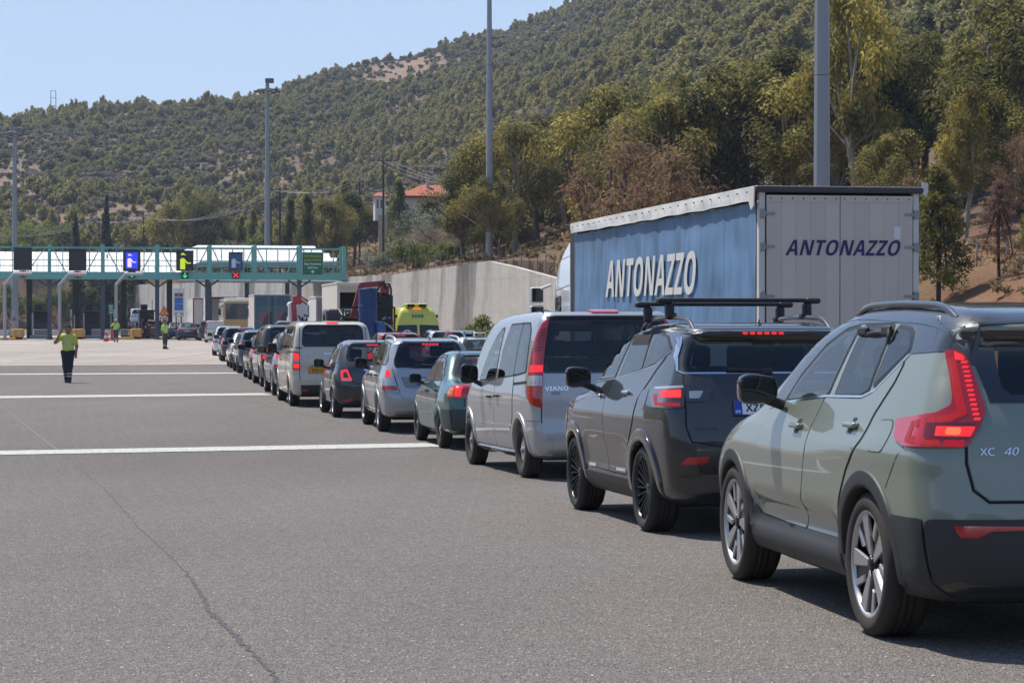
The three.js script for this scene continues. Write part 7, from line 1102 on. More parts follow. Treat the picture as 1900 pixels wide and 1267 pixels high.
{ // flatbed with drum, frames and folded crane
  const [t, H, fl, w] = lorry('flatbed lorry loaded with black drilling gear', 624, 736, 88, 600, 10, { side: [0.1, 0.1, 0.1], rear: [0.03, 0.03, 0.03], flat: true, L: 5, cab: 1.6, cabCol: [0.04, 0.04, 0.045] });
  const blk = mat([0.012, 0.012, 0.014], 0.5), g = [], r = rng(8); for (const x of [0.3, 1.0, 2.42]) g.push(bar([x, fl, -0.3], [x, fl + 1.35, -0.3], 0.07, 0.07)); g.push(bar([0.3, fl + 1.35, -0.3], [2.42, fl + 1.35, -0.3], 0.07, 0.07), bar([0.3, fl + 0.7, -0.3], [2.42, fl + 0.7, -0.3], 0.05, 0.05)); mesh('load_frame', g, blk, t);
  const gear = []; for (let i = 0; i < 46; i++) { const x = 0.35 + 2 * r(), y = fl + 0.15 + r() * (x > 1.6 ? 2 : 1.1); gear.push(rod([x, y, -0.5 - r()], [x + (r() - 0.5) * 0.6, y + (r() - 0.5) * 0.6, -0.4 - r()], 0.03 + 0.06 * r(), 0.03 + 0.05 * r(), 6)); } gear.push(rbox(0.9, 1.6, 0.9, 0.1, 1.95, fl + 1.1, -1), rbox(0.7, 0.9, 0.6, 0.1, 0.6, fl + 0.5, -1)); mesh('drilling_gear', gear, blk, t);
  mesh('fitting', [0, 1, 2, 3, 4, 5].map((i) => new THREE.SphereGeometry(0.05 + 0.02 * r(), 8, 6).translate(1.7 + 0.6 * r(), fl + 0.4 + r(), -0.35)), galv, t);
  mesh('hose', [tube([[1.9, fl + 2.1, -0.5], [2.15, fl + 2.35, -0.4], [2.3, fl + 2.0, -0.4], [2.1, fl + 1.5, -0.4]], 0.04, 16), tube([[1.7, fl + 2.0, -0.5], [1.95, fl + 2.4, -0.4], [2.1, fl + 2.1, -0.4]], 0.04, 16)], blk, t);
  const crane = mat([0.28, 0.03, 0.045], 0.45); mesh('crane_arm', [bar([0.7, fl + 0.9, -0.6], [1.05, fl + 2.25, -0.6], 0.2, 0.2), bar([1.0, fl + 2.25, -0.6], [2.05, fl + 2.35, -0.6], 0.26, 0.22), rbox(0.34, 0.34, 0.34, 0.05, 2.05, fl + 2.1, -0.6)], crane, t);
  const o = at(681, 620, 86), b = thing('barrel', 'tall blue barrel standing on the flatbed lorry', 'barrel', [o[0], fl, -86.4]), blue = mat([0.012, 0.045, 0.16], 0.45); mesh('drum', new THREE.CylinderGeometry(0.37, 0.37, 2.1, 24).translate(0, 1.05, 0), blue, b); for (const y of [0.03, 0.7, 1.4, 2.07]) mesh('hoop', new THREE.TorusGeometry(0.375, 0.018, 6, 28).rotateX(Math.PI / 2).translate(0, y, 0), blue, b);
  const o2 = at(705, 616, 86), c2 = thing('barrel', 'short light blue barrel beside the tall blue one', 'barrel', [o2[0], fl, -86.3]); mesh('drum', new THREE.CylinderGeometry(0.2, 0.2, 0.75, 18).translate(0, 0.37, 0), mat([0.03, 0.11, 0.3], 0.4), c2); mesh('rope', [tube([[-0.9, 0.35, 0.2], [-0.3, 0.75, 0.1], [0.2, 0.7, 0.1], [0.8, 0.1, 0.2]], 0.02, 14, 5)], mat([0.5, 0.46, 0.4], 0.9), c2);
}
{ // crane lorry: folded loader crane with silver booms
  const [t, H, fl] = lorry('lorry with a folded red loader crane', 543, 612, 116, 605, 9, { side: [0.1, 0.1, 0.1], rear: [0.05, 0.05, 0.05], flat: true, L: 5 }), red = mat([0.33, 0.025, 0.045], 0.4), sil = mat([0.5, 0.5, 0.5], 0.35, 0.6);
  mesh('crane_column', [bar([0.15, fl, -0.4], [0.05, fl + 1.75, -0.4], 0.28, 0.3), rbox(0.5, 0.45, 0.4, 0.08, 0.25, fl + 1.85, -0.4)], red, t); mesh('crane_boom', [bar([0.2, fl + 2.1, -0.4], [1.2, fl + 1.45, -0.4], 0.3, 0.26)], red, t);
  for (let i = 0; i < 4; i++) mesh('boom_section', bar([0.45 + i * 0.06, fl + 1.95 - i * 0.26, -0.2 + 0.02 * i], [1.45 + i * 0.05, fl + 1.2 - i * 0.24, -0.2 + 0.02 * i], 0.1, 0.07), sil, t);
  const gear = [], r = rng(6); for (let i = 0; i < 14; i++) gear.push(rod([0.3 + r(), fl + 0.2 + 0.7 * r(), -0.6], [0.3 + 1.2 * r(), fl + 0.2 + 0.9 * r(), -0.5], 0.04, 0.05, 6)); mesh('hydraulics', gear, under, t);
}
lorry('narrow white box lorry beside the red crane', 586, 660, 107, 551, 9.5, { side: [0.58, 0.57, 0.55], rear: [0.2, 0.2, 0.22], L: 4.5 });
{ // coach seen from behind, large glass
  const k = 158 / F, t = thing('coach', 'coach with a large glossy rear window and white roof cap', 'coach', [(414 - 950) * k, 0, -158], 9.5 * Math.PI / 180), H = EYE - (556 - HZ) * k, w = 2.5;
  mesh('body', rbox(w, H - 0.5, 11, 0.22, w / 2, (H + 0.5) / 2, -5.5), paint([0.36, 0.27, 0.13], { metalness: 0 }), t); mesh('roof_cap', rbox(w - 0.1, 0.22, 10.6, 0.1, w / 2, H + 0.02, -5.5), paint([0.65, 0.65, 0.66], { metalness: 0 }), t); mesh('rear_window', rbox(w - 0.3, 1.15, 0.06, 0.03, w / 2, H - 0.85, 0.01), mat([0.05, 0.07, 0.07], 0.03), t); for (const s of [0, 1]) for (let i = 0; i < 5; i++) mesh('side_window', rbox(0.03, 0.9, 1.7, 0.01, s ? w : 0, H - 0.85, -1.4 - i * 2), glassDark, t);  // yellowish colour of body and rear panel is a painted-in reflection
  mesh('mirror', [rbox(0.2, 0.5, 0.12, 0.05, -0.28, H - 0.9, -0.2), rod([0, H - 0.4, -0.2], [-0.28, H - 0.6, -0.2], 0.03)], glossBlack, t); mesh('rear_panel', rbox(w - 0.4, 0.5, 0.05, 0.02, w / 2, H - 1.75, 0.02), mat([0.42, 0.3, 0.12], 0.35), t); for (const x of [0.25, w - 0.25]) mesh('tail_light', rbox(0.22, 0.4, 0.05, 0.02, x, 1, 0.02), redLens, t); for (const z of [-2.5, -8.5]) for (const s of [0, 1]) { const q = sub('wheel', t, [s ? w - 0.2 : 0.2, 0.48, z]); if (s) q.rotation.y = Math.PI; mesh('tyre', lorryWheel.tyre, rubber, q); for (const [n, g, m] of lorryWheel.parts) mesh(n, g, m, q); }
}
{ // pick-up carried on a recovery flatbed behind the booths
  lorry('recovery flatbed under the white car beyond the booths', 236, 270, 236, 603, 8, { side: [0.3, 0.3, 0.3], rear: [0.2, 0.2, 0.2], flat: true, L: 6 });
  const c = another(WAGON, 'white car carried on the recovery flatbed beyond the booths', whiteP, { drop: bits, unlit: true }); c.position.set(at(254, 586, 237)[0], 1.14, -237.5); c.rotation.y = 8 * Math.PI / 180;
}
{ // ambulance
  const AMB = new Body({ side: [[0.78, 0.3], [0.82, 0.6], [0.8, 1.1], [0.72, 1.7], [0.5, 2.45], [0.2, 2.56], [-1.8, 2.56], [-2.6, 2.4], [-3.0, 2.0], [-3.5, 1.45], [-4.3, 1.2], [-4.5, 0.8], [-4.45, 0.35], [-4.0, 0.25], [0.3, 0.25]], half: [[0.2, 0.88], [0.4, 0.96], [1.0, 1.0], [1.35, 0.97], [1.9, 0.88], [2.4, 0.72], [2.6, 0.62]], plan: [[-4.6, 0.8], [-4, 0.95], [-3, 1], [0.4, 1], [0.85, 0.93]], k: () => 0.16, bow: () => 0.05, arches: [[0, 0.34, 0.4], [-3.5, 0.34, 0.4]] });
  const x = (770 - 950) * 95 / F, t = thing('ambulance', 'yellow ambulance van with blue star emblems on dark rear windows', 'ambulance', [x, 0, -95], 14 * Math.PI / 180), yel = paint([0.62, 0.6, 0.05], { metalness: 0 }); t.scale.set(1.06, 0.95, 1);
  mesh('body', AMB.mesh(0.06), yel, t); addWheels(t, 3.5, 1.9, 0.34, 0.22, 0.21, 'steel');
  for (const q of LR) { mesh('rear_window', q(AMB.patch(rnd([[-0.85, 1.72], [-0.05, 1.75], [-0.05, 1.12], [-0.9, 1.12]], 0.06), { view: 'B', off: 0.012, max: 0.15 })), glassDark, t); const e = mesh('emblem', q(onto(AMB, new THREE.CircleGeometry(0.2, 28), 'B', -0.48, 1.32, 0.022)), mat([0.68, 0.7, 0.72], 0.5), t); mesh('star', q(onto(AMB, join([0, 1, 2].map((i) => box(0.075, 0.27, 0.004).rotateZ(i * Math.PI / 3))), 'B', -0.48, 1.32, 0.026)), mat([0.02, 0.12, 0.42], 0.5), e); mesh('stripe', q(AMB.patch([[-3.2, 1.98], [0.3, 1.98], [0.35, 1.82], [-3.2, 1.82]], { off: 0.01, max: 0.2 })), mat([0.5, 0.09, 0.05], 0.5), t); mesh('side_window', q(AMB.patch(rnd([[-3.1, 1.3], [-2.75, 1.78], [-2.1, 1.78], [-2.1, 1.3]], 0.06), { off: 0.012, max: 0.15 })), glassMid, t); mesh('side_panel', q(AMB.patch(rnd([[-1.6, 1.75], [-0.4, 1.75], [-0.4, 1.15], [-1.6, 1.15]], 0.05), { off: 0.011, max: 0.2 })), paint([0.6, 0.5, 0.06], { metalness: 0 }), t); mesh('tail_light', q(AMB.patch(rnd([[-0.95, 1.0], [-0.82, 1.0], [-0.82, 0.75], [-0.96, 0.75]], 0.02), { view: 'B', off: 0.014 })), redLens, t); mesh('side_lamp', q(rbox(0.1, 0.16, 0.1, 0.02, -0.86, 2.14, 0.3)), blackTrim, t); }
  mesh('roof_housing', rbox(0.95, 0.2, 0.5, 0.08, 0, 2.63, 0.12), yel, t); for (const q of [-0.24, 0.24]) mesh('floodlight', rbox(0.3, 0.14, 0.06, 0.02, q, 2.63, 0.37), glassDark, t); mesh('beacon', rbox(0.36, 0.06, 0.06, 0.02, 0, 2.5, 0.46), lamp([1, 0.25, 0.05], 0.9), t);
  mesh('logo', onto(AMB, letters('EKAB', 0.15), 'B', 0, 2.15, 0.02), mat([0.02, 0.1, 0.2], 0.5), t); mesh('lettering', onto(AMB, letters('EKAB', 0.12), 'L', -1.2, 2.15, 0.012), mat([0.4, 0.4, 0.06], 0.5), t);
}
// ---------- toll plaza: gantry, canopies, booths, barriers, signs ----------
const teal = mat([0.14, 0.4, 0.36], 0.5), tealDark = mat([0.05, 0.085, 0.105], 0.55), slate = mat([0.07, 0.085, 0.115], 0.6), brownPost = mat([0.035, 0.03, 0.03], 0.6), screen = mat([0.012, 0.013, 0.017], 0.35), pipeM = mat([0.36, 0.38, 0.4], 0.45, 0.5), orange = mat([0.62, 0.25, 0.015], 0.5);
const GR = at(638, 586, 192), GA = Math.atan2(7, 33.1);      // right end of the gantry and its turn
const gx = (px) => { const t = (px - 950) / F; return (t * 192 - GR[0]) / (Math.cos(GA) - t * Math.sin(GA)) ; };      // along the gantry, 0 at its right end
const gd = (x) => 192 + x * Math.sin(GA), gy = (px, py) => EYE - (py - HZ) * gd(gx(px)) / F;
const onG = (name, label, cat, px, z = 0, group) => { const x = gx(px); return thing(name, label, cat, [GR[0] + x * Math.cos(GA) + z * Math.sin(GA), 0, -192 - x * Math.sin(GA) + z * Math.cos(GA)], GA, group); };
{
  const t = onG('gantry', 'long teal steel gantry with a railed walkway across all lanes', 'gantry', 638), X0 = gx(-60), yb = gy(400, 519), yt = gy(400, 506), yr = gy(400, 461);
  mesh('lower_beam', [box(-X0, yt - yb, 0.25, X0 / 2, (yt + yb) / 2, 0.9), box(-X0, yt - yb, 0.25, X0 / 2, (yt + yb) / 2, -0.9)], teal, t); mesh('deck', box(-X0, 0.06, 1.6, X0 / 2, yt - 0.1, 0), tealDark, t);
  for (const z of [0.9, -0.9]) { mesh('top_rail', bar([X0, yr, z], [0, yr, z], 0.11, 0.11), teal, t); for (const y of [0.55, 1.05]) mesh('hand_rail', rod([X0, yt + y, z * 0.92], [0, yt + y, z * 0.92], 0.022, 0.022, 6), teal, t); }
  const main = [-45, 91, 190, 291, 388, 471, 555, 636], all = [];
  main.forEach((px) => { for (const z of [0.9, -0.9]) mesh('post', box(0.3, yr - yb + 0.3, 0.2, gx(px), (yr + yb) / 2 + 0.1, z), teal, t); mesh('cross_tie', bar([gx(px), yr, -0.9], [gx(px), yr, 0.9], 0.1, 0.1), teal, t); });
  for (let i = 0; i + 1 < main.length; i++) { const a = gx(main[i]), b = gx(main[i + 1]), n = 3; for (let k = 1; k <= n; k++) mesh('upright', rod([lerp(a, b, k / (n + 1)), yt, 0.9], [lerp(a, b, k / (n + 1)), yr, 0.9], 0.05, 0.05, 6), teal, t); mesh('brace', rod([lerp(a, b, 0.06), yr - 0.1, 0.9], [lerp(a, b, 0.3), yt, 0.9], 0.055, 0.055, 6), teal, t); mesh('brace', rod([lerp(a, b, 0.94), yr - 0.1, 0.9], [lerp(a, b, 0.7), yt, 0.9], 0.055, 0.055, 6), teal, t); for (let k = 0; k <= 6; k++) mesh('baluster', rod([lerp(a, b, k / 6), yt, 0.83], [lerp(a, b, k / 6), yt + 1.05, 0.83], 0.018, 0.018, 5), teal, t); }
  for (const px of [91, 190, 291, 384, 555]) { mesh('leg', [box(0.36, yb, 0.36, gx(px), yb / 2, 0), box(0.6, 0.05, 0.6, gx(px), 0.03, 0)], slate, t); mesh('haunch', bar([gx(px) - 1.0, yb - 0.03, 0], [gx(px), yb - 0.7, 0], 0.16, 0.16), slate, t); mesh('haunch', bar([gx(px) + 1.0, yb - 0.03, 0], [gx(px), yb - 0.7, 0], 0.16, 0.16), slate, t); }
  mesh('camera', rbox(0.16, 0.4, 0.3, 0.06, gx(198), gy(198, 476), 0.9), mat([0.6, 0.6, 0.6], 0.4), t);
}
// pictogram of an attendant handing over a ticket, as flat shapes
const man = (() => { const s = new THREE.Shape(); [[-0.5, -1], [0.2, -1], [0.2, -0.35], [0.15, 0.1], [0.45, -0.22], [1.0, -0.2], [1.0, -0.06], [0.5, -0.02], [0.1, 0.5], [-0.2, 0.6], [-0.5, 0.4]].forEach((p, i) => i ? s.lineTo(...p) : s.moveTo(...p)); const h = new THREE.Shape(); h.absarc(-0.15, 0.92, 0.27, 0, 7); const cap = new THREE.Shape(); [[-0.42, 1.0], [-0.3, 1.26], [0, 1.28], [0.12, 1.1], [0.32, 1.08], [0.32, 1.0]].forEach((p, i) => i ? cap.lineTo(...p) : cap.moveTo(...p)); return (k, c) => new THREE.ExtrudeGeometry(c ? [s, h, cap] : [s, h], { depth: 0.01, bevelEnabled: false }).scale(k, k, 1); })();
function laneSign(label, px, pys, w, kind) {
  const t = onG('lane_sign', label, 'sign', px, 1.12, 'lane signs hung on the gantry'), y0 = gy(px, pys[1]), y1 = gy(px, pys[0]), h = y1 - y0, cy = (y0 + y1) / 2;
  mesh('housing', rbox(w, h, 0.3, 0.06, 0, cy, 0), screen, t); mesh('visor', box(w + 0.04, 0.05, 0.16, 0, y1, 0.2), blackTrim, t); mesh('maker_plate', box(0.16, 0.04, 0.01, w * 0.32, y0 + 0.14, 0.155), steelGrey, t);
  if (kind === 'led') { const f = mesh('display', box(w * 0.68, h * 0.74, 0.02, 0, cy, 0.155), lamp([0.02, 0.05, 0.95], 0.9), t); mesh('attendant_symbol', man(0.5, true).translate(-0.12, cy - 0.08, 0.17), lamp([0.95, 0.7, 0.9], 0.9), f); }
  if (kind === 'yellow') mesh('attendant_symbol', man(0.62, true).translate(-0.1, cy - 0.12, 0.16), lamp([0.6, 0.75, 0.04], 0.8), t);
  if (kind === 'blue') { const f = mesh('display', box(w * 0.84, h * 0.84, 0.02, 0, cy, 0.155), mat([0.01, 0.09, 0.26], 0.4), t); mesh('attendant_symbol', man(0.5).translate(-0.12, cy - 0.05, 0.17), mat([0.62, 0.66, 0.7], 0.5), f); }
}
laneSign('blank dark lane screen at the left end of the gantry', 42, [461, 502], 1.55); laneSign('blank dark lane screen, second from the left end of the gantry', 143, [463, 503], 1.5); laneSign('lit blue lane screen with a pink attendant symbol', 243, [464, 504], 1.5, 'led'); laneSign('dark lane screen with a yellow attendant symbol', 341, [466, 503], 1.5, 'yellow'); laneSign('blue lane sign with a pale attendant symbol', 435, [469, 502], 1.22, 'blue');
function signal(label, px, py, go) {
  const t = onG('lane_signal', label, 'signal', px, 1.18, 'lane signals under the screens'), y = gy(px, py); mesh('housing', rbox(0.62, 0.56, 0.2, 0.03, 0, y, 0), screen, t); const m = go ? lamp([0.02, 0.95, 0.35], 1) : lamp([1, 0.03, 0.06], 1);
  if (go) mesh('arrow', [box(0.07, 0.36, 0.02, 0, y + 0.03, 0.11), bar([-0.17, y - 0.02, 0.11], [0, y - 0.2, 0.11], 0.02, 0.07), bar([0.17, y - 0.02, 0.11], [0, y - 0.2, 0.11], 0.02, 0.07)], m, t); else mesh('cross', [bar([-0.22, y - 0.2, 0.11], [0.22, y + 0.2, 0.11], 0.02, 0.09), bar([-0.22, y + 0.2, 0.114], [0.22, y - 0.2, 0.114], 0.02, 0.09)], m, t);
}
signal('red cross signal under the left blank screen', 42, 508.5); signal('red cross signal under the second blank screen', 143, 509.5); signal('green arrow signal half hidden by the grey pipe under the blue screen', 243, 510, true); signal('green arrow signal under the yellow attendant screen', 341, 511, true); signal('red cross signal under the blue attendant sign', 435, 511);
{ // green direction sign
  const t = onG('direction_sign', 'green direction sign with Greek and Latin lettering at the gantry end', 'sign', 577, 1.15), y0 = gy(577, 511.5), y1 = gy(577, 468.5), w = 1.9, cy = (y0 + y1) / 2;
  mesh('board', rbox(w, y1 - y0, 0.08, 0.03, 0, cy, 0), mat([0.55, 0.6, 0.58], 0.5), t); mesh('face', rbox(w - 0.08, y1 - y0 - 0.08, 0.02, 0.008, 0, cy, 0.045), mat([0.006, 0.125, 0.07], 0.45), t);
  const tx = print(256, 272, (c, W, H) => { c.fillStyle = '#056a4e'; c.fillRect(0, 0, W, H); c.textAlign = 'center'; c.font = 'bold 34px sans-serif'; c.fillStyle = '#c9a21c'; c.fillText('Νέα Πέραμος', W / 2, 52); c.fillText('χωρίς διόδια', W / 2, 100); c.fillStyle = '#dfe8e2'; c.fillText('Nea Peramos', W / 2, 150); c.fillText('toll free', W / 2, 196); c.fillRect(W / 2 - 5, 212, 10, 30); c.beginPath(); c.moveTo(W / 2 - 24, 230); c.lineTo(W / 2, 254); c.lineTo(W / 2 + 24, 230); c.lineTo(W / 2 + 14, 224); c.lineTo(W / 2, 238); c.lineTo(W / 2 - 14, 224); c.fill(); });
  mesh('lettering', new THREE.PlaneGeometry(w - 0.12, y1 - y0 - 0.12).translate(0, cy, 0.058), new THREE.MeshPhysicalMaterial({ map: tx, roughness: 0.5 }), t);
}
// white roofs of the toll canopies: sloping sheets on teal trusses and dark columns
const roofWhite = mat([0.74, 0.72, 0.69], 0.55);
{
  const t = onG('toll_canopy', 'low white sheet roof of the toll canopy over the left booths', 'canopy', 345, -8), s = 200 / F, Y = (py) => EYE - (py - HZ) * s, L = gx(345) - gx(-90), n = 34, shR = new THREE.BoxGeometry(L / n - 0.03, 0.06, 9.2);
  const tilt = Math.atan2(Y(467) - Y(506), 8.6); for (let i = 0; i < n; i++) { const m = mesh('roof_sheet', shR, roofWhite, t); m.position.set(-L + L * (i + 0.5) / n, (Y(467) + Y(506)) / 2, -4.3); m.rotation.x = tilt; }
  mesh('fascia', box(L, 0.35, 0.12, -L / 2, Y(506) - 0.2, 0.2), tealDark, t); mesh('soffit', box(L, 0.08, 9, -L / 2, Y(509), -4.6), brownPost, t);
  for (const px of [55, 147, 240, 330]) mesh('column', [box(0.5, Y(509), 0.5, gx(px) - gx(345) - 0.2, Y(509) / 2, -3)], brownPost, t);
}
{
  const t = onG('toll_canopy', 'larger white gabled roof of the toll canopy behind the right half of the gantry', 'canopy', 640, -5), s = 198 / F, Y = (py) => EYE - (py - HZ) * s, L = -(gx(378) - gx(640)), y0 = Y(487), y1 = Y(455), n = 24, D = 9, len = Math.hypot(y1 - y0, D / 2), g = new THREE.BoxGeometry(L / n - 0.03, 0.06, len + 0.1);
  // hipped ends: sheets shortened towards the eaves
  for (let i = 0; i < n; i++) { const x = -L + L * (i + 0.5) / n, cut = clamp(Math.max((x + 1.6) / 1.6, 0)), k = 1 - 0.9 * cut; for (const f of [1, -1]) { const m = mesh('roof_sheet', g, roofWhite, t); m.scale.z = k; const h = lerp(y0, y1, k / 2); m.position.set(x, h, -D / 2 + f * (D / 2) * (1 - k / 2)); m.rotation.x = f * Math.atan2(y1 - y0, D / 2); } }
  const left = new THREE.BufferGeometry(); left.setAttribute('position', new THREE.Float32BufferAttribute([-L, y0, 0, -L, y1, -D / 2, -L - 1.7, Y(468), -2.2, -L, y0, 0, -L - 1.7, Y(468), -2.2, -L - 1.6, Y(500), 0.4], 3)); left.computeVertexNormals(); mesh('gable_sheet', left, mat([0.74, 0.72, 0.69], 0.55, 0, { side: THREE.DoubleSide }), t);
  mesh('fascia', box(L, 0.3, 0.14, -L / 2, y0 - 0.18, 0.1), mat([0.28, 0.36, 0.36], 0.6), t); for (const q of [y0 - 0.5, Y(508)]) mesh('truss_chord', bar([-L, q, 0], [0, q, 0], 0.14, 0.14), tealDark, t);
  for (let i = 0; i < 22; i++) mesh('truss_web', rod([-L + L * i / 22, i % 2 ? y0 - 0.5 : Y(508), 0], [-L + L * (i + 1) / 22, i % 2 ? Y(508) : y0 - 0.5, 0], 0.05, 0.05, 5), tealDark, t);
  mesh('soffit', box(L - 0.2, 0.06, D - 0.3, -L / 2, y0 - 0.3, -D / 2), brownPost, t); for (const px of [398, 470, 548, 632]) mesh('column', box(0.4, y0 - 0.3, 0.4, gx(px) - gx(640), (y0 - 0.3) / 2, -2), tealDark, t);
  mesh('water_pipe', rod([-L - 2, Y(523), 1.2], [0.4, Y(523.5), 1.2], 0.13, 0.13, 8), pipeM, t);
}
function booth(label, px, d, o = {}) {
  const k = d / F, t = thing('toll_booth', label, 'toll booth', [(px - 950) * k, 0, -d], GA), gl = mat([0.012, 0.016, 0.022], 0.06);
  mesh('island', rbox(2.0, 0.28, 9, 0.08, 0, 0.14, -2.5), mat([0.42, 0.4, 0.38], 0.9), t); mesh('cabin_base', box(1.25, 1.05, 2.2, 0, 0.8, -1), mat([0.03, 0.035, 0.05], 0.5), t); mesh('cabin_glass', rbox(1.22, 1.1, 2.1, 0.04, 0, 1.9, -1), gl, t); for (const x of [-0.6, 0.6]) mesh('corner_post', box(0.08, 1.15, 0.08, x, 1.9, 0.08), blackTrim, t); mesh('cabin_roof', rbox(1.5, 0.16, 2.6, 0.04, 0, 2.52, -1), mat([0.07, 0.075, 0.085], 0.5), t); mesh('cooler_box', rbox(0.62, 0.5, 0.7, 0.05, -0.25, 2.86, -0.8), blackTrim, t); mesh('side_panel', box(0.12, 2.0, 0.5, -0.76, 1.3, 0.1), mat([0.55, 0.53, 0.5], 0.6), t);
  if (o.blue) mesh('blue_skirt', box(0.6, 0.6, 0.05, 0.75, 0.5, 0.1), mat([0.03, 0.06, 0.14], 0.5), t); mesh('pole', rod([0.5, 2.6, -0.6], [0.5, 3.6, -0.6], 0.03, 0.03, 6), blackTrim, t);
}
booth('dark glass toll booth under the left blank screen', 75, 196); booth('dark glass toll booth under the second blank screen', 170, 197, { blue: true }); booth('dark toll booth behind the white carried car', 272, 200);
function guard(label, px, d, col = [0.62, 0.3, 0.02]) {      // crash cushion with steel rails behind it
  const k = d / F, t = thing('crash_cushion', label, 'crash cushion', [(px - 950) * k, 0, -d], GA + 0.06, 'crash cushions at the ends of the booth islands');
  mesh('nose', rbox(0.95, 0.72, 0.8, 0.1, 0, 0.55, 0), mat(col, 0.5), t); mesh('nose_panel', rbox(0.4, 0.4, 0.03, 0.012, 0.05, 0.55, 0.41), mat([0.55, 0.38, 0.2], 0.5), t); mesh('foot', box(0.7, 0.2, 0.7, 0, 0.1, 0), blackTrim, t); mesh('hazard_lip', rbox(0.5, 0.1, 0.5, 0.04, 0.1, 0.25, 0.5), orange, t);
  for (const x of [-0.5, 0.5]) for (const y of [0.38, 0.58, 0.78]) mesh('rail', rbox(0.09, 0.13, 7.5, 0.03, x, y, -4.1), galv, t); for (let i = 0; i < 5; i++) mesh('post', box(0.9, 0.7, 0.08, 0, 0.4, -1.2 - i * 1.5), galvDark, t); mesh('kerb', rbox(1.7, 0.16, 0.9, 0.05, -1.1, 0.1, 0.3), mat([0.6, 0.36, 0.05], 0.7), t);
  for (const y of [0.4, 0.6, 0.8]) mesh('rail', rbox(3.2, 0.12, 0.08, 0.03, -2.2, y, -1.2), galv, t);
}
guard('yellow crash cushion nearest the left edge', 33, 187); guard('yellow crash cushion beside the walking worker', 145, 189); guard('yellow crash cushion in front of the dark red crossover', 252, 190);
function portal(label, x0, d, top = 508) {
  const k = d / F, t = thing('height_portal', label, 'height portal', [(x0 - 950) * k, 0, -d], GA, 'bent grey height gauges before the booths'), Y = (y) => EYE - (y - HZ) * k, P = [[0, 0, 0], [0, Y(528), 0], [17 * k, Y(top), 0], [49 * k, Y(top), 0]];
  for (let i = 0; i < 3; i++) mesh('pipe', rod(P[i], P[i + 1], 0.14, 0.14, 8), pipeM, t); mesh('foot', box(0.5, 0.08, 0.5, 0, 0.04, 0), galvDark, t); mesh('elbow', [new THREE.SphereGeometry(0.142, 10, 8).translate(...P[1]), new THREE.SphereGeometry(0.142, 10, 8).translate(...P[2])], pipeM, t);
}
portal('bent grey height gauge at the left edge', 8, 182); portal('bent grey height gauge left of the walking worker', 110, 183, 509); portal('bent grey height gauge under the blue screen', 215, 184, 509);
for (const [px, d, l] of [[25, 188, 'pair of thin grey posts beside the left booth'], [131, 190, 'pair of thin grey posts before the second booth'], [213, 191, 'thick grey post under the blue screen']]) { const k = d / F, t = thing('detector_post', l, 'post', [(px - 950) * k, 0, -d], GA); mesh('post', rbox(px === 213 ? 0.3 : 0.16, 2.6, 0.16, 0.02, 0, 1.3, 0), pipeM, t); if (px !== 213) mesh('post', rbox(0.1, 2.1, 0.1, 0.02, 0.28, 1.05, 0), pipeM, t); mesh('sensor', rbox(0.22, 0.3, 0.22, 0.03, 0, 1.8, 0.12), galvDark, t); }
// information board, warning triangle and speed limit
{
  const d = 186, k = d / F, t = thing('information_sign', 'tall white information board with blue and brown fields and two arrows', 'sign', [(331 - 950) * k, 0, -d], GA), Y = (y) => EYE - (y - HZ) * k, h = Y(535) - Y(587), cy = (Y(535) + Y(587)) / 2, w = 0.92;
  mesh('board', rbox(w, h, 0.07, 0.04, 0, cy, 0), mat([0.3, 0.3, 0.31], 0.5), t);
  const tx = print(144, 396, (c, W, H) => { c.fillStyle = '#d9d7d2'; c.fillRect(0, 0, W, H); c.fillStyle = '#7a7876'; c.fillRect(44, 22, 56, 8); c.fillStyle = '#6d5048'; c.fillRect(12, 62, W - 24, 56); c.fillStyle = '#b9b06a'; c.fillRect(58, 80, 24, 18); c.fillStyle = '#bfb1aa'; c.fillRect(20, 84, 30, 4); c.fillRect(92, 84, 30, 4); c.fillStyle = '#1b62ae'; c.fillRect(12, 128, W - 24, 184); c.strokeStyle = '#8fb3db'; c.lineWidth = 3; for (const y of [158, 178, 200, 236, 258, 278]) { c.beginPath(); c.moveTo(30, y); c.lineTo(W - 30, y); c.stroke(); } c.fillStyle = '#d9d7d2'; c.fillRect(12, 216, W - 24, 4); c.strokeStyle = '#1c1c1c'; c.lineWidth = 7; for (const s of [-1, 1]) { c.beginPath(); c.moveTo(W / 2 + s * 14, 336); c.lineTo(W / 2 + s * 48, 370); c.stroke(); c.beginPath(); c.moveTo(W / 2 + s * 26, 372); c.lineTo(W / 2 + s * 50, 372); c.lineTo(W / 2 + s * 50, 350); c.stroke(); } });
  mesh('print', new THREE.PlaneGeometry(w - 0.06, h - 0.06).translate(0, cy, 0.038), new THREE.MeshPhysicalMaterial({ map: tx, roughness: 0.5 }), t); for (const x of [-0.22, 0.22]) mesh('post', rod([x, 0, -0.06], [x, Y(540), -0.06], 0.06, 0.06, 8), galvDark, t);
}
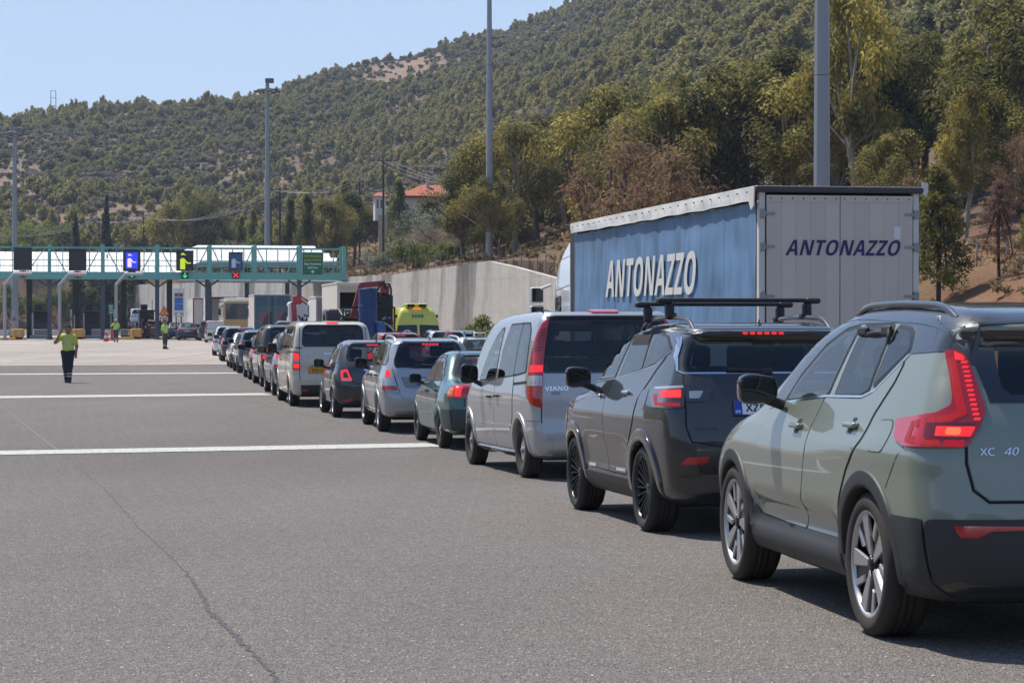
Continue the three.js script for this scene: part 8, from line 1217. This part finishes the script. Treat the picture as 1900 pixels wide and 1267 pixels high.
{
  const d = 181, k = d / F, t = thing('warning_sign', 'orange warning triangle over a round twenty speed limit sign', 'sign', [(304 - 950) * k, 0, -d], GA), Y = (y) => EYE - (y - HZ) * k, tri = (s) => { const h = new THREE.Shape([[-s, -s * 0.58], [s, -s * 0.58], [0, s * 1.15]].map((p) => new THREE.Vector2(...p))); return h; };
  mesh('triangle_border', new THREE.ExtrudeGeometry(tri(0.47), { depth: 0.03, bevelEnabled: false }).translate(0, Y(579), 0), mat([0.42, 0.03, 0.025], 0.5), t); mesh('triangle_face', new THREE.ExtrudeGeometry(tri(0.33), { depth: 0.005, bevelEnabled: false }).translate(0, Y(579), 0.031), mat([0.72, 0.27, 0.02], 0.5), t); mesh('exclamation', [box(0.05, 0.2, 0.004, 0, Y(579) + 0.06, 0.039), box(0.05, 0.05, 0.004, 0, Y(579) - 0.1, 0.039)], blackTrim, t);
  const disc = (r, z, m, n) => mesh(n, new THREE.CylinderGeometry(r, r, 0.02, 28).rotateX(Math.PI / 2).translate(0, Y(592), z), m, t); disc(0.37, 0.01, mat([0.42, 0.03, 0.03], 0.5), 'limit_border'); disc(0.29, 0.018, mat([0.62, 0.58, 0.56], 0.5), 'limit_face'); mesh('limit_figures', letters('20', 0.27, 0.006).translate(0, Y(592), 0.03), blackTrim, t); mesh('post', rod([0, 0, -0.04], [0, Y(575), -0.04], 0.04, 0.04, 8), galv, t);
}
{ const d = 226, k = d / F, t = thing('route_sign', 'small green sign on the cutting behind the booths', 'sign', [(205 - 950) * k, 0, -d], GA), Y = (y) => EYE - (y - HZ) * k; mesh('board', rbox(0.5, 1.1, 0.05, 0.02, 0, Y(574), 0), mat([0.02, 0.2, 0.13], 0.5), t); mesh('lines', [0.3, 0, -0.3].map((q) => box(0.3, 0.1, 0.01, 0, Y(574) + q, 0.03)), mat([0.5, 0.6, 0.55], 0.5), t); mesh('post', rod([0, 0, -0.05], [0, Y(570), -0.05], 0.05, 0.05, 6), galv, t); }
const coneMat = mat([0.52, 0.045, 0.035], 0.5), coneWhite = mat([0.6, 0.58, 0.56], 0.5);
function cone(label, px, py, h) { const q = onGround(px, py), t = thing('traffic_cone', label, 'traffic cone', q, 0, 'traffic cones by the standing worker'); mesh('base', rbox(0.42, 0.05, 0.42, 0.02, 0, 0.03, 0), coneMat, t); for (let i = 0; i < 4; i++) mesh(i % 2 ? 'white_band' : 'body', new THREE.CylinderGeometry(lerp(0.16, 0.03, (i + 1) / 4), lerp(0.16, 0.03, i / 4), h / 4, 18).translate(0, 0.05 + h * (i + 0.5) / 4, 0), i % 2 ? coneWhite : coneMat, t); }
cone('red and white traffic cone, left one by the far worker', 195, 634, 0.95); cone('red and white traffic cone right behind the left one', 198, 632, 0.75); const rc = onGround(206.5, 632); { const t = thing('traffic_cone', 'plain red traffic post right of the striped cones', 'traffic cone', rc); mesh('body', [new THREE.CylinderGeometry(0.08, 0.13, 1.0, 16).translate(0, 0.5, 0)], coneMat, t); mesh('base', rbox(0.4, 0.06, 0.4, 0.02, 0, 0.03, 0), coneMat, t); }
// ---------- people ----------
function isoMesh(f, lo, hi, cell) {
  const nx = Math.ceil((hi[0] - lo[0]) / cell), ny = Math.ceil((hi[1] - lo[1]) / cell), nz = Math.ceil((hi[2] - lo[2]) / cell), sy = nx + 1, sz = sy * (ny + 1), val = new Float32Array(sz * (nz + 1)), X = (i) => lo[0] + i * cell, Y = (j) => lo[1] + j * cell, Z = (k) => lo[2] + k * cell;
  for (let k = 0; k <= nz; k++) for (let j = 0; j <= ny; j++) for (let i = 0; i <= nx; i++) val[k * sz + j * sy + i] = f(X(i), Y(j), Z(k));
  const off = [0, 1, 1 + sy, sy, sz, 1 + sz, 1 + sy + sz, sy + sz], E = [[0, 1], [1, 2], [3, 2], [0, 3], [4, 5], [5, 6], [7, 6], [4, 7], [0, 4], [1, 5], [2, 6], [3, 7]], ids = new Map(), pos = [], nor = [], idx = [];
  const P = (m) => { const k = Math.floor(m / sz), r = m - k * sz, j = Math.floor(r / sy); return [X(r - j * sy), Y(j), Z(k)]; };
  const vert = (q, e) => { const a = q + off[E[e][0]], b = q + off[E[e][1]], key = a * 200000000 + b; let id = ids.get(key); if (id !== undefined) return id; const t = val[a] / (val[a] - val[b]), p = P(a), r = P(b), v = [0, 1, 2].map((i) => lerp(p[i], r[i], t)), h = cell * 0.3; id = pos.length / 3; pos.push(...v); const g = V(f(v[0] + h, v[1], v[2]) - f(v[0] - h, v[1], v[2]), f(v[0], v[1] + h, v[2]) - f(v[0], v[1] - h, v[2]), f(v[0], v[1], v[2] + h) - f(v[0], v[1], v[2] - h)).normalize(); nor.push(g.x, g.y, g.z); ids.set(key, id); return id; };
  for (let k = 0; k < nz; k++) for (let j = 0; j < ny; j++) for (let i = 0; i < nx; i++) { const q = k * sz + j * sy + i; let c = 0; for (let b = 0; b < 8; b++) if (val[q + off[b]] > 0) c |= 1 << b; if (!edgeTable[c]) continue; for (let t = c * 16; triTable[t] !== -1; t += 3) idx.push(vert(q, triTable[t]), vert(q, triTable[t + 1]), vert(q, triTable[t + 2])); }
  let s = 0; for (let i = 0; i < Math.min(idx.length, 3000); i += 3) { const [a, b, c] = [idx[i], idx[i + 1], idx[i + 2]].map((q) => V(pos[3 * q], pos[3 * q + 1], pos[3 * q + 2])), n = b.sub(a).cross(c.sub(a)); s += n.x * nor[3 * idx[i]] + n.y * nor[3 * idx[i] + 1] + n.z * nor[3 * idx[i] + 2]; }
  if (s < 0) for (let i = 0; i < idx.length; i += 3) [idx[i + 1], idx[i + 2]] = [idx[i + 2], idx[i + 1]];
  const g = new THREE.BufferGeometry(); g.setAttribute('position', new THREE.Float32BufferAttribute(pos, 3)); g.setAttribute('normal', new THREE.Float32BufferAttribute(nor, 3)); g.setIndex(idx); return g.toNonIndexed();
}
const smin = (a, b, k) => { const h = Math.max(k - Math.abs(a - b), 0) / k; return Math.min(a, b) - h * h * k * 0.25; };
const cap = (a, b, r0, r1, sx = 1) => (x, y, z) => { const dx = (b[0] - a[0]), dy = b[1] - a[1], dz = b[2] - a[2], px = x - a[0], py = y - a[1], pz = z - a[2], t = clamp((px * dx + py * dy + pz * dz) / (dx * dx + dy * dy + dz * dz)); const qx = px - dx * t, qy = py - dy * t, qz = (pz - dz * t) * sx; return Math.hypot(qx, qy, qz) - lerp(r0, r1, t); };
const field = (parts, k = 0.05, grow = 0) => (x, y, z) => { let d = 1e9; for (const p of parts) d = smin(d, p(x, y, z), k); return d - grow; };
const cut = (f, ...planes) => (x, y, z) => { let d = f(x, y, z); for (const p of planes) d = Math.max(d, p(x, y, z)); return d; };
const hiVis = mat([0.5, 0.58, 0.05], 0.8), hiGreen = mat([0.36, 0.68, 0.06], 0.8), bandM = mat([0.42, 0.43, 0.42], 0.5), navyCloth = mat([0.018, 0.021, 0.03], 0.9), skinM = mat([0.28, 0.15, 0.1], 0.6), hairM = mat([0.012, 0.01, 0.009], 0.9), bootM = mat([0.014, 0.013, 0.013], 0.7), eyeM = mat([0.02, 0.015, 0.012], 0.3);
// joints in metres, facing +z
function worker(label, J, pos, turn, vest, o = {}) {
  const t = thing('person', label, 'person', pos, turn), sh = 0.19;
  const head = [cap([0, 1.6, 0.0], [0, 1.68, -0.005], 0.088, 0.095, 0.92), cap([0, 1.545, 0.035], [0, 1.57, 0.045], 0.05, 0.06), cap([0, 1.6, 0.092], [0, 1.628, 0.086], 0.016, 0.01), cap([-0.03, 1.645, 0.078], [0.03, 1.645, 0.078], 0.02, 0.02), cap([-0.092, 1.6, -0.01], [-0.094, 1.63, -0.015], 0.015, 0.018), cap([0.092, 1.6, -0.01], [0.094, 1.63, -0.015], 0.015, 0.018)];
  const torso = [cap([0, 1.0, 0], [0, 1.22, 0.005], 0.155, 0.15, 1.25), cap([0, 1.2, 0], [0, 1.36, 0], 0.15, 0.165, 1.35), cap([-0.13, 1.4, 0], [0.13, 1.4, 0], 0.085, 0.085), cap([0, 1.4, 0], [0, 1.53, 0.005], 0.07, 0.056)];
  const arms = [[J.rs ?? [-sh, 1.4, 0], J.re, J.rh], [J.ls ?? [sh, 1.4, 0], J.le, J.lh]], legs = [[[-0.095, 0.95, 0], J.rk, J.ra], [[0.095, 0.95, 0], J.lk, J.la]], upper = arms.map(([a, b]) => cap(a, b, 0.062, 0.047)), fore = arms.map(([, b, c]) => cap(b, c, 0.046, 0.032));
  const thigh = legs.map(([a, b]) => cap(a, b, 0.1, 0.068)), shin = legs.map(([, b, c]) => cap(b, c, 0.066, 0.045)), hips = [cap([-0.07, 0.95, 0], [0.07, 0.95, 0], 0.125, 0.125, 1.15)];
  mesh('body', [isoMesh(field([...torso, ...upper, ...fore, ...hips, ...thigh, ...shin], 0.045), [-0.65, 0.05, -0.4], [0.65, 1.6, 0.45], 0.02), isoMesh(field(head, 0.03), [-0.13, 1.47, -0.13], [0.13, 1.8, 0.14], 0.009)], skinM, t);
  // hands: palm, four fingers and a thumb, slightly curled
  for (const [i, [, e, h]] of arms.entries()) { const d = V(...h).sub(V(...e)).normalize(), side = V(0, 0, 1).cross(d).normalize(), n = d.clone().cross(side), s = i ? 1 : -1, B = V(...h), q = (u, v, w) => { const p = B.clone().addScaledVector(d, u).addScaledVector(side, v).addScaledVector(n, w); return [p.x, p.y, p.z]; }, F5 = [cap(q(0, 0, 0), q(0.075, 0, 0), 0.03, 0.034)];
    for (const [k, L] of [[-0.027, 0.066], [-0.009, 0.076], [0.009, 0.072], [0.027, 0.056]]) F5.push(cap(q(0.085, k, 0), q(0.085 + L * 0.55, k * 1.1, 0.008), 0.0095, 0.0085), cap(q(0.085 + L * 0.55, k * 1.1, 0.008), q(0.085 + L, k * 1.1, 0.03), 0.0085, 0.007)); F5.push(cap(q(0.02, -0.03 * s, 0), q(0.06, -0.058 * s, 0.016), 0.012, 0.0095), cap(q(0.06, -0.058 * s, 0.016), q(0.085, -0.062 * s, 0.03), 0.0095, 0.008));
    const f = field(F5, 0.008), lo = [0, 1, 2].map((a) => h[a] - 0.18), hi = [0, 1, 2].map((a) => h[a] + 0.18); mesh('hand', isoMesh(f, lo, hi, 0.006), skinM, t); }
  const sleeve = arms.map(([a, b]) => { const m = lerp3(a, b, 0.82), d = V(...b).sub(V(...a)).normalize(); return (x, y, z) => (x - m[0]) * d.x + (y - m[1]) * d.y + (z - m[2]) * d.z; });
  const sh1 = upper.map((u, i) => cut(u, sleeve[i])), shirtF = cut(field([...torso, ...hips, ...sh1], 0.05, 0.016), (x, y) => 0.98 + 0.012 * Math.sin(x * 9) - y, (x, y, z) => Math.abs(x) < 0.12 ? y - 1.475 - 0.4 * Math.abs(x) : -1);
  mesh('shirt', isoMesh(shirtF, [-0.5, 0.9, -0.3], [0.5, 1.55, 0.35], 0.016), vest, t);
  const slab = (a, b) => (x, y) => Math.max(a - y, y - b); for (const [a, b] of [[1.07, 1.115], [1.19, 1.235]]) mesh('reflective_band', isoMesh(cut(field([...torso, ...hips], 0.05, 0.021), slab(a, b)), [-0.3, a - 0.03, -0.3], [0.3, b + 0.03, 0.3], 0.014), bandM, t); for (const s of [-1, 1]) mesh('reflective_band', isoMesh(cut(field([...torso, ...sh1], 0.05, 0.02), (x) => Math.abs(x - s * 0.11) - 0.024, slab(1.23, 1.5)), [-0.2, 1.2, -0.3], [0.2, 1.53, 0.3], 0.014), bandM, t);
  mesh('trousers', isoMesh(cut(field([...hips, ...thigh, ...shin], 0.05, 0.02), (x, y) => y - 1.0, (x, y) => 0.08 - y), [-0.4, 0.03, -0.4], [0.4, 1.05, 0.45], 0.018), o.trousers ?? navyCloth, t);
  for (const [i, [, k, a]] of legs.entries()) { for (const q of [0.3, 0.55]) { const p = lerp3(a, k, q * 0.8), r = lerp(0.045, 0.066, q * 0.8) + 0.026; mesh('reflective_band', new THREE.CylinderGeometry(r, r, 0.045, 18, 1, true).translate(...p), mat([0.42, 0.43, 0.42], 0.5, 0, { side: THREE.DoubleSide }), t); } mesh('boot', isoMesh(field([cap([a[0], 0.06, a[2] - 0.05], [a[0] * 1.1, 0.045, a[2] + 0.16], 0.052, 0.042), cap([a[0], 0.05, a[2] - 0.02], [a[0], 0.15, a[2]], 0.055, 0.055)], 0.04), [a[0] - 0.15, -0.02, a[2] - 0.2], [a[0] + 0.15, 0.25, a[2] + 0.3], 0.015), bootM, t); }
  mesh(o.cap ? 'cap' : 'hair', isoMesh(cut(field([head[0]], 0.03, 0.012), (x, y, z) => 1.665 - y + z * 0.45 - (z < 0 ? 0.06 : 0)), [-0.13, 1.5, -0.14], [0.13, 1.82, 0.14], 0.01), o.cap ?? hairM, t);
  for (const s of [-1, 1]) mesh('eye', new THREE.SphereGeometry(0.011, 8, 6).translate(s * 0.034, 1.628, 0.086), eyeM, t); mesh('mouth', rbox(0.045, 0.008, 0.01, 0.003, 0, 1.566, 0.1), mat([0.16, 0.06, 0.05], 0.6), t);
  return t;
}
const lerp3 = (a, b, t) => [0, 1, 2].map((i) => lerp(a[i], b[i], t));
worker('person in yellow hi-vis shirt and dark trousers walking, hand raised to the brow', { re: [-0.37, 1.24, 0.12], rh: [-0.21, 1.53, 0.17], le: [0.26, 1.13, -0.03], lh: [0.25, 0.89, 0.05], rk: [-0.075, 0.51, 0.06], ra: [-0.06, 0.11, -0.13], lk: [0.07, 0.52, 0.1], la: [0.05, 0.1, 0.1] }, onGround(125, 710), 0.12, hiVis);
worker('person in lime hi-vis vest and grey trousers standing with arms down on the concrete', { re: [-0.24, 1.13, -0.03], rh: [-0.25, 0.88, 0.06], le: [0.24, 1.13, -0.03], lh: [0.24, 0.88, 0.07], rk: [-0.085, 0.52, 0.02], ra: [-0.08, 0.1, 0], lk: [0.085, 0.52, 0.02], la: [0.08, 0.1, 0.02] }, onGround(305, 648), 1.0, hiGreen, { trousers: mat([0.05, 0.045, 0.042], 0.9) });
worker('person in lime hi-vis vest and white cap beside the traffic cones, hand at the face', { re: [-0.36, 1.2, 0.14], rh: [-0.12, 1.44, 0.22], le: [0.26, 1.15, 0.0], lh: [0.3, 0.94, 0.12], rk: [-0.1, 0.52, 0.02], ra: [-0.1, 0.1, 0], lk: [0.1, 0.52, 0.02], la: [0.11, 0.1, 0] }, onGround(214, 635), 0.1, hiGreen, { trousers: mat([0.05, 0.05, 0.055], 0.9), cap: mat([0.5, 0.48, 0.46], 0.8) });
{ // rider in black on a motorcycle beside the dark red crossover
  const q = onGround(264, 629), t = thing('motorcycle', 'dark motorcycle seen from behind beside the dark red crossover', 'motorcycle', q, 0.1); for (const z of [0, -1.4]) { const w = sub('wheel', t, [0, 0.31, z]); mesh('tyre', new THREE.TorusGeometry(0.25, 0.065, 10, 26).rotateY(Math.PI / 2), rubber, w); mesh('rim', new THREE.TorusGeometry(0.16, 0.02, 6, 20).rotateY(Math.PI / 2), steelGrey, w); }
  mesh('body', [rbox(0.26, 0.22, 0.9, 0.08, 0, 0.78, -0.4), rbox(0.3, 0.3, 0.45, 0.1, 0, 0.62, -0.75), rod([0, 0.85, -1.0], [0, 0.31, -1.4], 0.05)], glossBlack, t); mesh('handlebar', rod([-0.36, 1.02, -0.95], [0.36, 1.02, -0.95], 0.02), blackTrim, t); mesh('tail_light', rbox(0.14, 0.07, 0.05, 0.02, 0, 0.85, 0.08), redLens, t); mesh('plate', box(0.2, 0.16, 0.01, 0, 0.62, 0.12), mat([0.5, 0.5, 0.5], 0.5), t);
  const r = thing('person', 'person in black riding the motorcycle, with helmet and dark jacket', 'person', [q[0], 0, q[2]], 0.1), blk = mat([0.012, 0.012, 0.014], 0.8), P = [cap([0, 0.92, -0.25], [0, 1.35, -0.42], 0.15, 0.17, 1.2), cap([-0.2, 1.38, -0.42], [-0.36, 1.15, -0.6], 0.07, 0.055), cap([0.2, 1.38, -0.42], [0.36, 1.15, -0.6], 0.07, 0.055), cap([-0.36, 1.15, -0.6], [-0.34, 1.04, -0.92], 0.05, 0.04), cap([0.36, 1.15, -0.6], [0.34, 1.04, -0.92], 0.05, 0.04), cap([-0.1, 0.92, -0.25], [-0.24, 0.78, -0.7], 0.1, 0.075), cap([0.1, 0.92, -0.25], [0.24, 0.78, -0.7], 0.1, 0.075), cap([-0.24, 0.78, -0.7], [-0.24, 0.32, -0.5], 0.07, 0.05), cap([0.24, 0.78, -0.7], [0.24, 0.32, -0.5], 0.07, 0.05), cap([0, 1.4, -0.42], [0, 1.52, -0.44], 0.06, 0.06)];
  mesh('body', isoMesh(field(P, 0.05), [-0.55, 0.2, -1.1], [0.55, 1.6, 0.1], 0.025), blk, r); mesh('helmet', new THREE.SphereGeometry(0.14, 20, 14).scale(0.92, 1, 1.05).translate(0, 1.6, -0.46), glossBlack, r);
}
renderer.render(scene, camera);
